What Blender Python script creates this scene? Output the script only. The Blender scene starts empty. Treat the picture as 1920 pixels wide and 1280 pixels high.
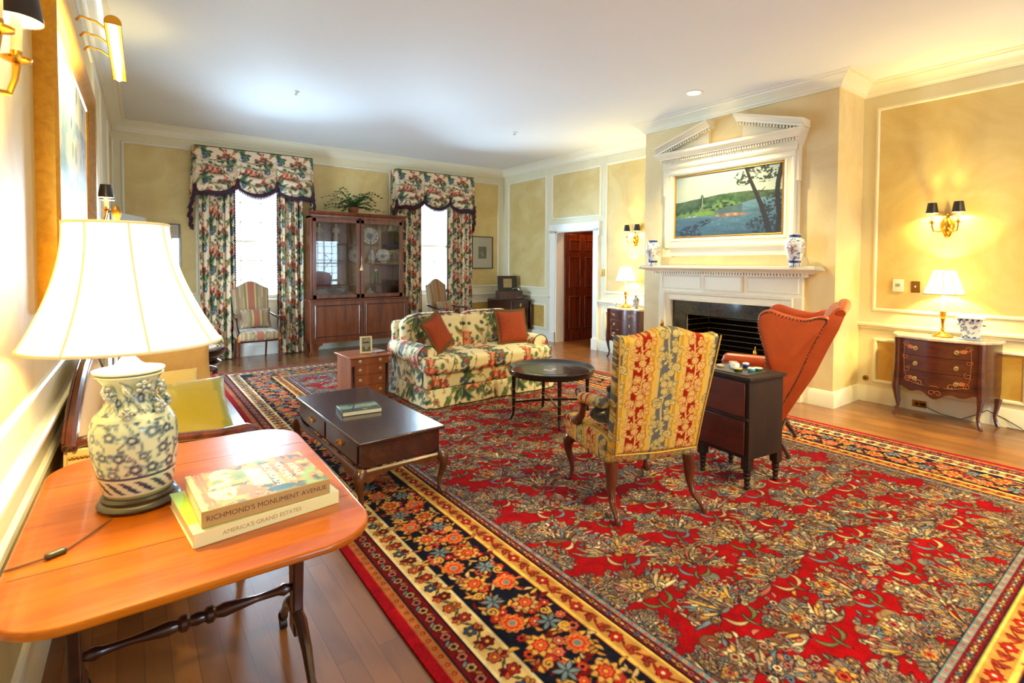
EXPO = 0.34
L_FAR, L_NEAR, L_GARD = 340., 120., 90.
LP_COM, LP_SC, LP_SCN, LP_PL, LP_JAR, LP_DL, LP_NE = 95., 34., 9., 14., 50., 330., 350.
SH_E, SH_B, SC_E = 2.2, .6, 3.0
# A furnished drawing room, built thing by thing. Units are metres, z up, y along the room.
import bpy, math, random
import numpy as np
from mathutils import Vector, Matrix
PI = math.pi
rnd = random.Random(7)
C = bpy.context.scene.collection

# ------------------------------------------------------------------ colour + materials
def lin(c):
    a = np.asarray(c, dtype=np.float64)
    return np.where(a <= .04045, a / 12.92, ((a + .055) / 1.055) ** 2.4)
def S(r, g, b):
    return tuple(float(x) for x in lin(np.array([r, g, b]) / 255.0))
_m = {}
def mat(name, col=(.8, .8, .8), rough=.5, metal=0., coat=0., coat_rough=.08, spec=.5, vary=None, bump=None,
        vcol=False, emit=None, sheen=0., wood=None, trans=0., sub=0.):
    """Principled material. vary=(scale, col2, amount, stretch) noise mix; wood=(col2, stretch, scale) grain; vcol reads the mesh's own woven or painted pattern."""
    if name in _m: return _m[name]
    m = bpy.data.materials.new(name); m.use_nodes = True
    nt = m.node_tree; N = nt.nodes; L = nt.links
    b = N['Principled BSDF']
    b.inputs['Base Color'].default_value = (*col, 1)
    b.inputs['Roughness'].default_value = rough
    b.inputs['Metallic'].default_value = metal
    b.inputs['Specular IOR Level'].default_value = spec
    b.inputs['Coat Weight'].default_value = coat
    b.inputs['Coat Roughness'].default_value = coat_rough
    b.inputs['Sheen Weight'].default_value = sheen
    b.inputs['Transmission Weight'].default_value = trans
    tc = N.new('ShaderNodeTexCoord')
    src = None
    if vcol:
        a = N.new('ShaderNodeAttribute'); a.attribute_name = 'Col'; src = a.outputs['Color']
    if wood:
        col2, stretch, scale = wood
        mp = N.new('ShaderNodeMapping'); mp.inputs['Scale'].default_value = stretch
        L.new(tc.outputs['Object'], mp.inputs['Vector'])
        n1 = N.new('ShaderNodeTexNoise'); n1.inputs['Scale'].default_value = scale; n1.inputs['Detail'].default_value = 6; n1.inputs['Distortion'].default_value = .8
        n2 = N.new('ShaderNodeTexNoise'); n2.inputs['Scale'].default_value = scale * 7; n2.inputs['Detail'].default_value = 3
        L.new(mp.outputs['Vector'], n1.inputs['Vector']); L.new(mp.outputs['Vector'], n2.inputs['Vector'])
        ad = N.new('ShaderNodeMath'); ad.operation = 'MULTIPLY_ADD'; ad.inputs[1].default_value = .35
        L.new(n2.outputs['Fac'], ad.inputs[0]); L.new(n1.outputs['Fac'], ad.inputs[2])
        r = N.new('ShaderNodeValToRGB'); r.color_ramp.elements[0].position = .48; r.color_ramp.elements[1].position = .86
        r.color_ramp.elements[0].color = (*col, 1); r.color_ramp.elements[1].color = (*col2, 1)
        L.new(ad.outputs[0], r.inputs['Fac']); src = r.outputs['Color']
    if vary:
        scale, col2, amt, stretch = vary
        mp = N.new('ShaderNodeMapping'); mp.inputs['Scale'].default_value = stretch
        L.new(tc.outputs['Object'], mp.inputs['Vector'])
        n1 = N.new('ShaderNodeTexNoise'); n1.inputs['Scale'].default_value = scale; n1.inputs['Detail'].default_value = 8; n1.inputs['Distortion'].default_value = 1.2; n1.inputs['Roughness'].default_value = .6
        L.new(mp.outputs['Vector'], n1.inputs['Vector'])
        r = N.new('ShaderNodeMapRange'); r.inputs[1].default_value = .35; r.inputs[2].default_value = .68; r.inputs[4].default_value = amt
        L.new(n1.outputs['Fac'], r.inputs[0])
        mx = N.new('ShaderNodeMix'); mx.data_type = 'RGBA'
        if src is not None: L.new(src, mx.inputs['A'])
        else: mx.inputs['A'].default_value = (*col, 1)
        mx.inputs['B'].default_value = (*col2, 1)
        L.new(r.outputs[0], mx.inputs['Factor']); src = mx.outputs['Result']
    if src is not None: L.new(src, b.inputs['Base Color'])
    if bump:
        scale, st, dist = bump
        n3 = N.new('ShaderNodeTexNoise'); n3.inputs['Scale'].default_value = scale; n3.inputs['Detail'].default_value = 3
        L.new(tc.outputs['Object'], n3.inputs['Vector'])
        bp = N.new('ShaderNodeBump'); bp.inputs['Strength'].default_value = st; bp.inputs['Distance'].default_value = dist
        L.new(n3.outputs['Fac'], bp.inputs['Height']); L.new(bp.outputs['Normal'], b.inputs['Normal'])
    if emit:
        b.inputs['Emission Color'].default_value = (*emit[0], 1); b.inputs['Emission Strength'].default_value = emit[1]
    _m[name] = m
    return m
def glass_mat(name, tint=(1, 1, 1), gloss=.06):
    """thin window glass: clear with a fresnel-like sheen"""
    if name in _m: return _m[name]
    m = bpy.data.materials.new(name); m.use_nodes = True
    nt = m.node_tree; N = nt.nodes; L = nt.links
    N.remove(N['Principled BSDF'])
    t = N.new('ShaderNodeBsdfTransparent'); t.inputs[0].default_value = (*tint, 1)
    g = N.new('ShaderNodeBsdfGlossy'); g.inputs['Roughness'].default_value = .01
    f = N.new('ShaderNodeFresnel'); f.inputs['IOR'].default_value = 1.5
    a = N.new('ShaderNodeMath'); a.operation = 'ADD'; a.inputs[1].default_value = gloss; L.new(f.outputs[0], a.inputs[0])
    mx = N.new('ShaderNodeMixShader'); L.new(a.outputs[0], mx.inputs[0]); L.new(t.outputs[0], mx.inputs[1]); L.new(g.outputs[0], mx.inputs[2])
    L.new(mx.outputs[0], N['Material Output'].inputs['Surface'])
    _m[name] = m
    return m
def shade_mat(name, col, emit, strength):
    """pleated silk lampshade: lets the bulb's light through, glows warm"""
    if name in _m: return _m[name]
    m = bpy.data.materials.new(name); m.use_nodes = True
    nt = m.node_tree; N = nt.nodes; L = nt.links
    N.remove(N['Principled BSDF'])
    d = N.new('ShaderNodeBsdfDiffuse'); d.inputs[0].default_value = (*col, 1)
    t = N.new('ShaderNodeBsdfTranslucent'); t.inputs[0].default_value = (*col, 1)
    mx = N.new('ShaderNodeMixShader'); mx.inputs[0].default_value = .5
    L.new(d.outputs[0], mx.inputs[1]); L.new(t.outputs[0], mx.inputs[2])
    e = N.new('ShaderNodeEmission'); e.inputs[0].default_value = (*emit, 1); e.inputs[1].default_value = strength
    ad = N.new('ShaderNodeAddShader'); L.new(mx.outputs[0], ad.inputs[0]); L.new(e.outputs[0], ad.inputs[1])
    L.new(ad.outputs[0], N['Material Output'].inputs['Surface'])
    _m[name] = m
    return m

# ------------------------------------------------------------------ scene graph helpers
def tag(o, label=None, cat=None, group=None, kind=None):
    if label: o['label'] = label
    if cat: o['category'] = cat
    if group: o['group'] = group
    if kind: o['kind'] = kind
    return o
def thing(name, label, cat, loc=(0, 0, 0), rz=0., group=None):
    o = bpy.data.objects.new(name, None); C.objects.link(o)
    o.location = loc; o.rotation_euler = (0, 0, rz); o.empty_display_size = .05
    return tag(o, label, cat, group)
def copy_tree(o, parent=None):
    c = o.copy(); C.objects.link(c)
    if parent is not None: c.parent = parent
    for ch in list(o.children): copy_tree(ch, c)
    return c

class MB:
    """collects shapes into one mesh"""
    def __init__(s): s.v = []; s.f = []; s.M = None
    def add(s, vs, fs):
        b = len(s.v)
        if s.M is not None: vs = [tuple(s.M @ Vector(p)) for p in vs]
        s.v.extend(tuple(p) for p in vs); s.f.extend(tuple(b + i for i in f) for f in fs)
        return s
    def box(s, x0, x1, y0, y1, z0, z1):
        return s.add([(x0, y0, z0), (x1, y0, z0), (x1, y1, z0), (x0, y1, z0), (x0, y0, z1), (x1, y0, z1), (x1, y1, z1), (x0, y1, z1)],
                     [(0, 3, 2, 1), (4, 5, 6, 7), (0, 1, 5, 4), (1, 2, 6, 5), (2, 3, 7, 6), (3, 0, 4, 7)])
    def lathe(s, prof, n=24, c=(0, 0, 0), cap=True, sx=1., sy=1.):
        vs = []; fs = []
        for r, z in prof:
            for k in range(n):
                a = 2 * PI * k / n; vs.append((c[0] + r * sx * math.cos(a), c[1] + r * sy * math.sin(a), c[2] + z))
        for i in range(len(prof) - 1):
            for k in range(n):
                k2 = (k + 1) % n; fs.append((i * n + k, i * n + k2, (i + 1) * n + k2, (i + 1) * n + k))
        if cap:
            if prof[0][0] > 1e-4: fs.append(tuple(reversed(range(n))))
            if prof[-1][0] > 1e-4: fs.append(tuple((len(prof) - 1) * n + k for k in range(n)))
        return s.add(vs, fs)
    def tube(s, pts, rad, n=8, closed=False, flat=1.):
        P = [Vector(p) for p in pts]; m = len(P)
        if not isinstance(rad, (list, tuple)): rad = [rad] * m
        vs = []; fs = []; ref = None
        for i, p in enumerate(P):
            if closed: t = P[(i + 1) % m] - P[i - 1]
            else: t = P[min(i + 1, m - 1)] - P[max(i - 1, 0)]
            if t.length < 1e-9: t = Vector((0, 0, 1))
            t.normalize()
            if ref is None:
                ref = Vector((0, 0, 1)) if abs(t.z) < .9 else Vector((1, 0, 0))
            u = ref - t * ref.dot(t)
            if u.length < 1e-6: u = Vector((1, 0, 0)) - t * t.x
            u.normalize(); w = t.cross(u); ref = u
            for k in range(n):
                a = 2 * PI * k / n + PI / n
                vs.append(tuple(p + u * (rad[i] * math.cos(a)) + w * (rad[i] * flat * math.sin(a))))
        for i in range(m if closed else m - 1):
            j = (i + 1) % m
            for k in range(n):
                k2 = (k + 1) % n; fs.append((i * n + k, i * n + k2, j * n + k2, j * n + k))
        if not closed: fs.append(tuple(reversed(range(n)))); fs.append(tuple((m - 1) * n + k for k in range(n)))
        return s.add(vs, fs)
    def prism(s, poly, a0, a1, axis='z'):
        """extrude a 2-D outline. axis z: (x,y); axis x: (y,z); axis y: (x,z)"""
        f = {'z': lambda p, a: (p[0], p[1], a), 'x': lambda p, a: (a, p[0], p[1]), 'y': lambda p, a: (p[0], a, p[1])}[axis]
        n = len(poly)
        vs = [f(p, a0) for p in poly] + [f(p, a1) for p in poly]
        fs = [tuple(reversed(range(n))), tuple(range(n, 2 * n))] + [(i, (i + 1) % n, n + (i + 1) % n, n + i) for i in range(n)]
        if axis == 'y': fs = [tuple(reversed(q)) for q in fs]
        return s.add(vs, fs)
    def loft(s, rings, closed=True, cap=True):
        n = len(rings[0]); vs = [p for r in rings for p in r]; fs = []
        for i in range(len(rings) - 1):
            for k in range(n if closed else n - 1):
                k2 = (k + 1) % n; fs.append((i * n + k, i * n + k2, (i + 1) * n + k2, (i + 1) * n + k))
        if cap and closed: fs.append(tuple(reversed(range(n)))); fs.append(tuple((len(rings) - 1) * n + k for k in range(n)))
        return s.add(vs, fs)
    def rectframe(s, u0, u1, v0, v1, prof, fn):
        """moulding round a rectangle; prof = [(outward, height)], fn(u,v,h) -> xyz"""
        rings = []
        for o, h in prof:
            rings.append([fn(u0 - o, v0 - o, h), fn(u1 + o, v0 - o, h), fn(u1 + o, v1 + o, h), fn(u0 - o, v1 + o, h)])
        n = len(rings); vs = [p for r in rings for p in r]
        fs = [(i * 4 + k, i * 4 + (k + 1) % 4, ((i + 1) % n) * 4 + (k + 1) % 4, ((i + 1) % n) * 4 + k) for i in range(n) for k in range(4)]
        return s.add(vs, fs)
    def run(s, path, prof, closed=False):
        """moulding along a plan path; prof = [(out to the path's left, z)]"""
        P = [Vector((p[0], p[1])) for p in path]; m = len(P); rings = []
        for i in range(m):
            d0 = (P[i] - P[i - 1]).normalized() if (closed or i > 0) else None
            d1 = (P[(i + 1) % m] - P[i]).normalized() if (closed or i < m - 1) else None
            if d0 is None: d0 = d1
            if d1 is None: d1 = d0
            n0 = Vector((-d0.y, d0.x)); n1 = Vector((-d1.y, d1.x)); nn = (n0 + n1)
            nn = nn / max(nn.dot(n0), 1e-3)
            rings.append([(P[i].x + nn.x * o, P[i].y + nn.y * o, z) for o, z in prof])
        k = len(prof); vs = [p for r in rings for p in r]; fs = []
        for i in range(m if closed else m - 1):
            j = (i + 1) % m
            for q in range(k):
                q2 = (q + 1) % k; fs.append((i * k + q, j * k + q, j * k + q2, i * k + q2))
        if not closed: fs.append(tuple(range(k))); fs.append(tuple(reversed([(m - 1) * k + q for q in range(k)])))
        return s.add(vs, fs)
    def ball(s, c, r, n=10, sz=1.):
        prof = [(r * math.sin(PI * i / n) + (1e-5 if i in (0, n) else 0), -r * sz * math.cos(PI * i / n)) for i in range(n + 1)]
        return s.lathe(prof, max(8, n + 4), c, cap=False)
    def build(s, name, m, parent=None, smooth=40, bevel=0., seg=2, sub=0, loc=None, rz=None):
        me = bpy.data.meshes.new(name); me.from_pydata(s.v, [], s.f); me.update()
        o = bpy.data.objects.new(name, me); C.objects.link(o)
        if m is not None: me.materials.append(m)
        if smooth:
            me.polygons.foreach_set('use_smooth', [True] * len(me.polygons))
            me.set_sharp_from_angle(angle=math.radians(smooth))
        if parent is not None: o.parent = parent
        if bevel:
            b = o.modifiers.new('edge', 'BEVEL'); b.width = bevel; b.segments = seg; b.limit_method = 'ANGLE'; b.angle_limit = math.radians(35)
        if sub:
            b = o.modifiers.new('smooth', 'SUBSURF'); b.levels = sub; b.render_levels = sub
        if loc is not None: o.location = loc
        if rz is not None: o.rotation_euler = (0, 0, rz)
        return o

def struct(o, label=None):
    o['kind'] = 'structure'
    if label: o['label'] = label
    return o
def setcol(o, cols):
    me = o.data
    at = me.color_attributes.new('Col', 'FLOAT_COLOR', 'POINT')
    a = np.ones((len(me.vertices), 4), np.float32); a[:, :3] = cols
    at.data.foreach_set('color', a.ravel())
def coords(o):
    a = np.empty(len(o.data.vertices) * 3, np.float32); o.data.vertices.foreach_get('co', a); return a.reshape(-1, 3)
def normals(o):
    a = np.empty(len(o.data.vertices) * 3, np.float32); o.data.vertex_normals.foreach_get('vector', a); return a.reshape(-1, 3)
def sheet(name, P, m, parent=None, wrap=False, cols=None, closed_ends=False, smooth=True):
    """P: (nu, nv, 3) array of points -> one quad grid mesh"""
    nu, nv, _ = P.shape
    idx = np.arange(nu * nv).reshape(nu, nv)
    if wrap: a, b = idx, np.roll(idx, -1, axis=0)
    else: a, b = idx[:-1], idx[1:]
    q = np.stack([a[:, :-1], b[:, :-1], b[:, 1:], a[:, 1:]], -1).reshape(-1, 4)
    me = bpy.data.meshes.new(name)
    nq = len(q)
    me.vertices.add(nu * nv); me.vertices.foreach_set('co', P.reshape(-1).astype(np.float32))
    me.loops.add(nq * 4); me.loops.foreach_set('vertex_index', q.reshape(-1).astype(np.int32))
    me.polygons.add(nq); me.polygons.foreach_set('loop_start', (np.arange(nq) * 4).astype(np.int32))
    me.update(calc_edges=True)
    if smooth: me.polygons.foreach_set('use_smooth', np.ones(nq, bool))
    o = bpy.data.objects.new(name, me); C.objects.link(o)
    if m is not None: me.materials.append(m)
    if parent is not None: o.parent = parent
    if cols is not None: setcol(o, np.asarray(cols).reshape(-1, 3))
    return o
def rbox(mb, w, d, h, r, step, c=(0, 0, 0), puff=(0, 0, 0), shape=None, M=None):
    """rounded, evenly gridded box, optionally puffed like a cushion; c = centre"""
    W = np.array([w, d, h]) / 2.; n = [max(2, int(round(2 * W[i] / step))) for i in range(3)]
    vid = {}; vs = []; fs = []
    def vert(i, j, k):
        key = (i, j, k)
        if key in vid: return vid[key]
        p = np.array([-1 + 2 * i / n[0], -1 + 2 * j / n[1], -1 + 2 * k / n[2]])
        q = p * W; inner = np.clip(q, -(W - r), W - r); dlt = q - inner; L = np.linalg.norm(dlt)
        if L > 1e-9: q = inner + dlt / L * r
        f = np.array([(1 - p[1] ** 2) * (1 - p[2] ** 2), (1 - p[0] ** 2) * (1 - p[2] ** 2), (1 - p[0] ** 2) * (1 - p[1] ** 2)])
        q = q + p * f * np.array(puff)
        if shape is not None: q = np.array(shape(*q))
        vid[key] = len(vs); vs.append(tuple(q + np.array(c))); return vid[key]
    for ax in range(3):
        a, b = [k for k in range(3) if k != ax]
        for side in (0, n[ax]):
            for i in range(n[a]):
                for j in range(n[b]):
                    def V(ii, jj):
                        t = [0, 0, 0]; t[ax] = side; t[a] = ii; t[b] = jj; return vert(*t)
                    q = (V(i, j), V(i + 1, j), V(i + 1, j + 1), V(i, j + 1))
                    flip = (side == 0) != (ax == 1)
                    fs.append(tuple(reversed(q)) if flip else q)
    old = mb.M
    if M is not None: mb.M = M
    mb.add(vs, fs); mb.M = old
    return mb
def pillow(mb, w, d, h, n=24, M=None, pinch=.09):
    """knife-edge scatter cushion lying in its own xy plane"""
    top = []; idx = {}
    vs = []; fs = []
    for i in range(n + 1):
        for j in range(n + 1):
            u = -1 + 2 * i / n; v = -1 + 2 * j / n
            x = u * w / 2 * (1 - pinch * (1 - v * v)); y = v * d / 2 * (1 - pinch * (1 - u * u))
            t = (max(0., (1 - u * u) * (1 - v * v)) ** .42) * (1 - .06 * (u * u + v * v))
            idx[i, j, 1] = len(vs); vs.append((x, y, h / 2 * t))
            if i in (0, n) or j in (0, n): idx[i, j, 0] = idx[i, j, 1]
            else: idx[i, j, 0] = len(vs); vs.append((x, y, -h / 2 * t))
    for i in range(n):
        for j in range(n):
            fs.append((idx[i, j, 1], idx[i + 1, j, 1], idx[i + 1, j + 1, 1], idx[i, j + 1, 1]))
            fs.append((idx[i, j, 0], idx[i, j + 1, 0], idx[i + 1, j + 1, 0], idx[i + 1, j, 0]))
    old = mb.M
    if M is not None: mb.M = M
    mb.add(vs, fs); mb.M = old
    return mb
def TR(loc, rx=0, ry=0, rz=0):
    return Matrix.Translation(loc) @ Matrix.Rotation(rz, 4, 'Z') @ Matrix.Rotation(ry, 4, 'Y') @ Matrix.Rotation(rx, 4, 'X')
def text_mesh(name, body, size, m, parent, M, extrude=.0008, align='CENTER'):
    cu = bpy.data.curves.new(name, 'FONT'); cu.body = body; cu.size = size; cu.extrude = extrude; cu.align_x = align; cu.align_y = 'CENTER'; cu.resolution_u = 3
    t = bpy.data.objects.new(name + '_curve', cu); C.objects.link(t)
    dg = bpy.context.evaluated_depsgraph_get(); me = bpy.data.meshes.new_from_object(t.evaluated_get(dg))
    bpy.data.objects.remove(t); me.transform(M); me.materials.clear(); me.materials.append(m)
    o = bpy.data.objects.new(name, me); C.objects.link(o); o.parent = parent
    return o

# ------------------------------------------------------------------ drawing woven / painted patterns into arrays
class Canvas:
    def __init__(s, w, h, res, bg, wrap=True):
        s.res = res; s.W = int(round(w / res)); s.H = int(round(h / res)); s.w = s.W * res; s.h = s.H * res; s.wrap = wrap
        s.a = np.empty((s.H, s.W, 3), np.float32); s.a[:] = np.array(bg) / 255.
    def stamp(s, cx, cy, R, f, col, op=1.):
        x0 = int(math.floor((cx - R) / s.res)); x1 = int(math.ceil((cx + R) / s.res)) + 1
        y0 = int(math.floor((cy - R) / s.res)); y1 = int(math.ceil((cy + R) / s.res)) + 1
        if not s.wrap:
            x0 = max(x0, 0); y0 = max(y0, 0); x1 = min(x1, s.W); y1 = min(y1, s.H)
            if x1 <= x0 or y1 <= y0: return
        xs = np.arange(x0, x1); ys = np.arange(y0, y1)
        X, Y = np.meshgrid((xs + .5) * s.res - cx, (ys + .5) * s.res - cy)
        m = np.clip(f(X, Y), 0, 1)[..., None] * op
        ix = np.ix_(ys % s.H, xs % s.W)
        s.a[ix] = s.a[ix] * (1 - m) + np.array(col, np.float32) / 255. * m
    def ell(s, cx, cy, a, b, ang, col, edge=None, ew=.25, op=1.):
        ca, sa = math.cos(ang), math.sin(ang); R = max(a, b)
        def f(k):
            def g(X, Y):
                u = (X * ca + Y * sa) / (a * k); v = (-X * sa + Y * ca) / (b * k)
                return (1 - np.sqrt(u * u + v * v)) * min(a, b) * k / s.res + .5
            return g
        if edge is not None: s.stamp(cx, cy, R * (1 + ew), f(1 + ew), edge, op)
        s.stamp(cx, cy, R, f(1), col, op)
    def flower(s, cx, cy, r, n, col, cen, edge=None, rot=0., cr=.33):
        def f(k):
            def g(X, Y):
                rho = np.hypot(X, Y); th = np.arctan2(Y, X) - rot
                rad = r * k * (.74 + .26 * np.abs(np.cos(n / 2. * th)))
                return (rad - rho) / s.res + .5
            return g
        if edge is not None: s.stamp(cx, cy, r * 1.25, f(1.22), edge)
        s.stamp(cx, cy, r, f(1), col)
        s.ell(cx, cy, r * cr, r * cr, 0, cen, edge, .35)
    def leaf(s, cx, cy, L, W, ang, col, edge=None, bend=0., vein=None):
        ca, sa = math.cos(ang), math.sin(ang); mx, my = cx + ca * L / 2, cy + sa * L / 2
        def f(dw):
            def g(X, Y):
                u = (X * ca + Y * sa) / L + .5; v = -X * sa + Y * ca - bend * L * (np.clip(u, 0, 1) * (1 - np.clip(u, 0, 1))) * 4
                hw = W * np.sin(PI * np.clip(u, 0, 1)) ** .8 + dw
                m = (hw - np.abs(v)) / s.res + .5
                return np.where((u > -.05) & (u < 1.05), m, 0)
            return g
        R = L * .62 + W
        if edge is not None: s.stamp(mx, my, R, f(max(W * .3, s.res * .8)), edge)
        s.stamp(mx, my, R, f(0), col)
        if vein is not None: s.line([(cx, cy), (mx, my), (cx + ca * L, cy + sa * L)], s.res * .8, vein)
    def line(s, pts, w, col, op=1.):
        for (xa, ya), (xb, yb) in zip(pts[:-1], pts[1:]):
            dx, dy = xb - xa, yb - ya; L = math.hypot(dx, dy)
            if L < 1e-9: continue
            cx, cy = (xa + xb) / 2, (ya + yb) / 2
            def g(X, Y, dx=dx, dy=dy, L=L):
                t = np.clip((X * dx + Y * dy) / (L * L), -.5, .5)
                return (w - np.hypot(X - t * dx, Y - t * dy)) / s.res + .5
            s.stamp(cx, cy, L / 2 + w + s.res, g, col, op)
    def curl(s, cx, cy, r, ang, turns, w, col, sgn=1):
        n = int(10 * turns) + 4
        s.line([(cx + r * (1 - .8 * i / n) * math.cos(ang + sgn * turns * 2 * PI * i / n), cy + r * (1 - .8 * i / n) * math.sin(ang + sgn * turns * 2 * PI * i / n)) for i in range(n + 1)], w, col)
    def samp(s, u, v):
        """bilinear lookup in metres -> linear rgb"""
        x = np.asarray(u) / s.res - .5; y = np.asarray(v) / s.res - .5
        x0 = np.floor(x).astype(int); y0 = np.floor(y).astype(int); fx = (x - x0)[..., None]; fy = (y - y0)[..., None]
        if s.wrap: X0, X1, Y0, Y1 = x0 % s.W, (x0 + 1) % s.W, y0 % s.H, (y0 + 1) % s.H
        else:
            X0, X1 = np.clip(x0, 0, s.W - 1), np.clip(x0 + 1, 0, s.W - 1); Y0, Y1 = np.clip(y0, 0, s.H - 1), np.clip(y0 + 1, 0, s.H - 1)
        a = s.a
        r = (a[Y0, X0] * (1 - fx) + a[Y0, X1] * fx) * (1 - fy) + (a[Y1, X0] * (1 - fx) + a[Y1, X1] * fx) * fy
        return lin(np.clip(r, 0, 1)).astype(np.float32)
def triplanar(o, cv, off=(0, 0, 0), k=1.):
    """lay a printed cloth over a mesh, choosing for each point the plane it faces"""
    p = coords(o) * k + np.array(off, np.float32); n = np.abs(normals(o)); ax = np.argmax(n * np.array([1., 1., .85]), axis=1)
    u = np.where(ax == 0, p[:, 1], p[:, 0]); v = np.where(ax == 2, p[:, 1], p[:, 2])
    setcol(o, cv.samp(u, v))
def vnoise(X, Y, seed=0, oct=4):
    """smooth value noise on arrays"""
    r = np.random.RandomState(seed); out = 0; amp = 1.; tot = 0
    for o in range(oct):
        G = r.rand(64, 64); x = X * 2 ** o; y = Y * 2 ** o
        x0 = np.floor(x).astype(int); y0 = np.floor(y).astype(int); fx = x - x0; fy = y - y0
        fx = fx * fx * (3 - 2 * fx); fy = fy * fy * (3 - 2 * fy)
        a = G[y0 % 64, x0 % 64]; b = G[y0 % 64, (x0 + 1) % 64]; c = G[(y0 + 1) % 64, x0 % 64]; d = G[(y0 + 1) % 64, (x0 + 1) % 64]
        out = out + amp * ((a * (1 - fx) + b * fx) * (1 - fy) + (c * (1 - fx) + d * fx) * fy); tot += amp; amp *= .5
    return out / tot
# ------------------------------------------------------------------ camera
CAMX, CAMH = .1308, 1.5
YAW, PIT, ROL, FPX = .6391, .0308, .0045, 972.91
cam_d = bpy.data.cameras.new('camera'); cam = bpy.data.objects.new('camera', cam_d); C.objects.link(cam)
cam_d.sensor_width = 36; cam_d.lens = FPX / 1920 * 36; cam_d.shift_y = -117.5 / 1920; cam_d.clip_start = .02
cam_d.dof.use_dof = True; cam_d.dof.focus_distance = 4.2; cam_d.dof.aperture_fstop = 5.6
_r = Vector((math.cos(YAW), -math.sin(YAW), 0)); _u = Vector((math.sin(YAW) * math.sin(PIT), math.cos(YAW) * math.sin(PIT), math.cos(PIT)))
_f = Vector((math.sin(YAW) * math.cos(PIT), math.cos(YAW) * math.cos(PIT), -math.sin(PIT)))
_x = _r * math.cos(ROL) + _u * math.sin(ROL); _y = _u * math.cos(ROL) - _r * math.sin(ROL); _z = -_f
cam.matrix_world = Matrix(((_x.x, _y.x, _z.x, CAMX), (_x.y, _y.y, _z.y, 0), (_x.z, _y.z, _z.z, CAMH), (0, 0, 0, 1)))
sc = bpy.context.scene; sc.camera = cam
sc.view_settings.view_transform = 'Standard'; sc.view_settings.look = 'None'; sc.view_settings.gamma = 1; sc.view_settings.exposure = EXPO
sc.view_settings.use_curve_mapping = False
sc.cycles.use_denoising = True; sc.cycles.max_bounces = 8; sc.cycles.diffuse_bounces = 4; sc.cycles.adaptive_threshold = .02; sc.cycles.glossy_bounces = 4; sc.cycles.transparent_max_bounces = 12
sc.cycles.sample_clamp_indirect = 6; sc.cycles.caustics_reflective = False; sc.cycles.caustics_refractive = False
sc.cycles.use_light_tree = True

# ------------------------------------------------------------------ room numbers
XR, YF, YN, ZC = 6.656, 9.10, -2.0, 3.445
XC, C1, C2, CM = 6.016, 2.313, 4.778, 3.545        # chimney breast
def xl(y): return -.01 - .022 * (9.1 - y)           # the west wall runs very slightly out of square
WROT = -.022
CREAM = S(236, 228, 196)
m_wall = mat('painted_cream_plaster', CREAM, .55, vary=(1.2, S(226, 212, 176), .6, (1, 1, 1)))
m_panel = mat('marbled_plaster', S(228, 206, 146), .5, vary=(1.6, S(210, 178, 106), .8, (1, 1, 1)), bump=(14, .12, .004))
m_gold_panel = mat('golden_marbled_plaster', S(214, 176, 92), .5, vary=(4., S(190, 136, 56), .8, (1, 1, 1)))
m_breast = mat('pale_marbled_plaster', S(234, 216, 170), .5, vary=(1.3, S(214, 184, 130), .7, (1, 1, 1)), bump=(12, .1, .004))
m_trim = mat('cream_gloss_paint', S(242, 236, 216), .32)
m_white = mat('white_gloss_paint', S(243, 241, 232), .3)
m_ceil = mat('ceiling_paint', S(240, 242, 246), .7, vary=(.5, S(234, 237, 242), .5, (1, 1, 1)))

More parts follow.
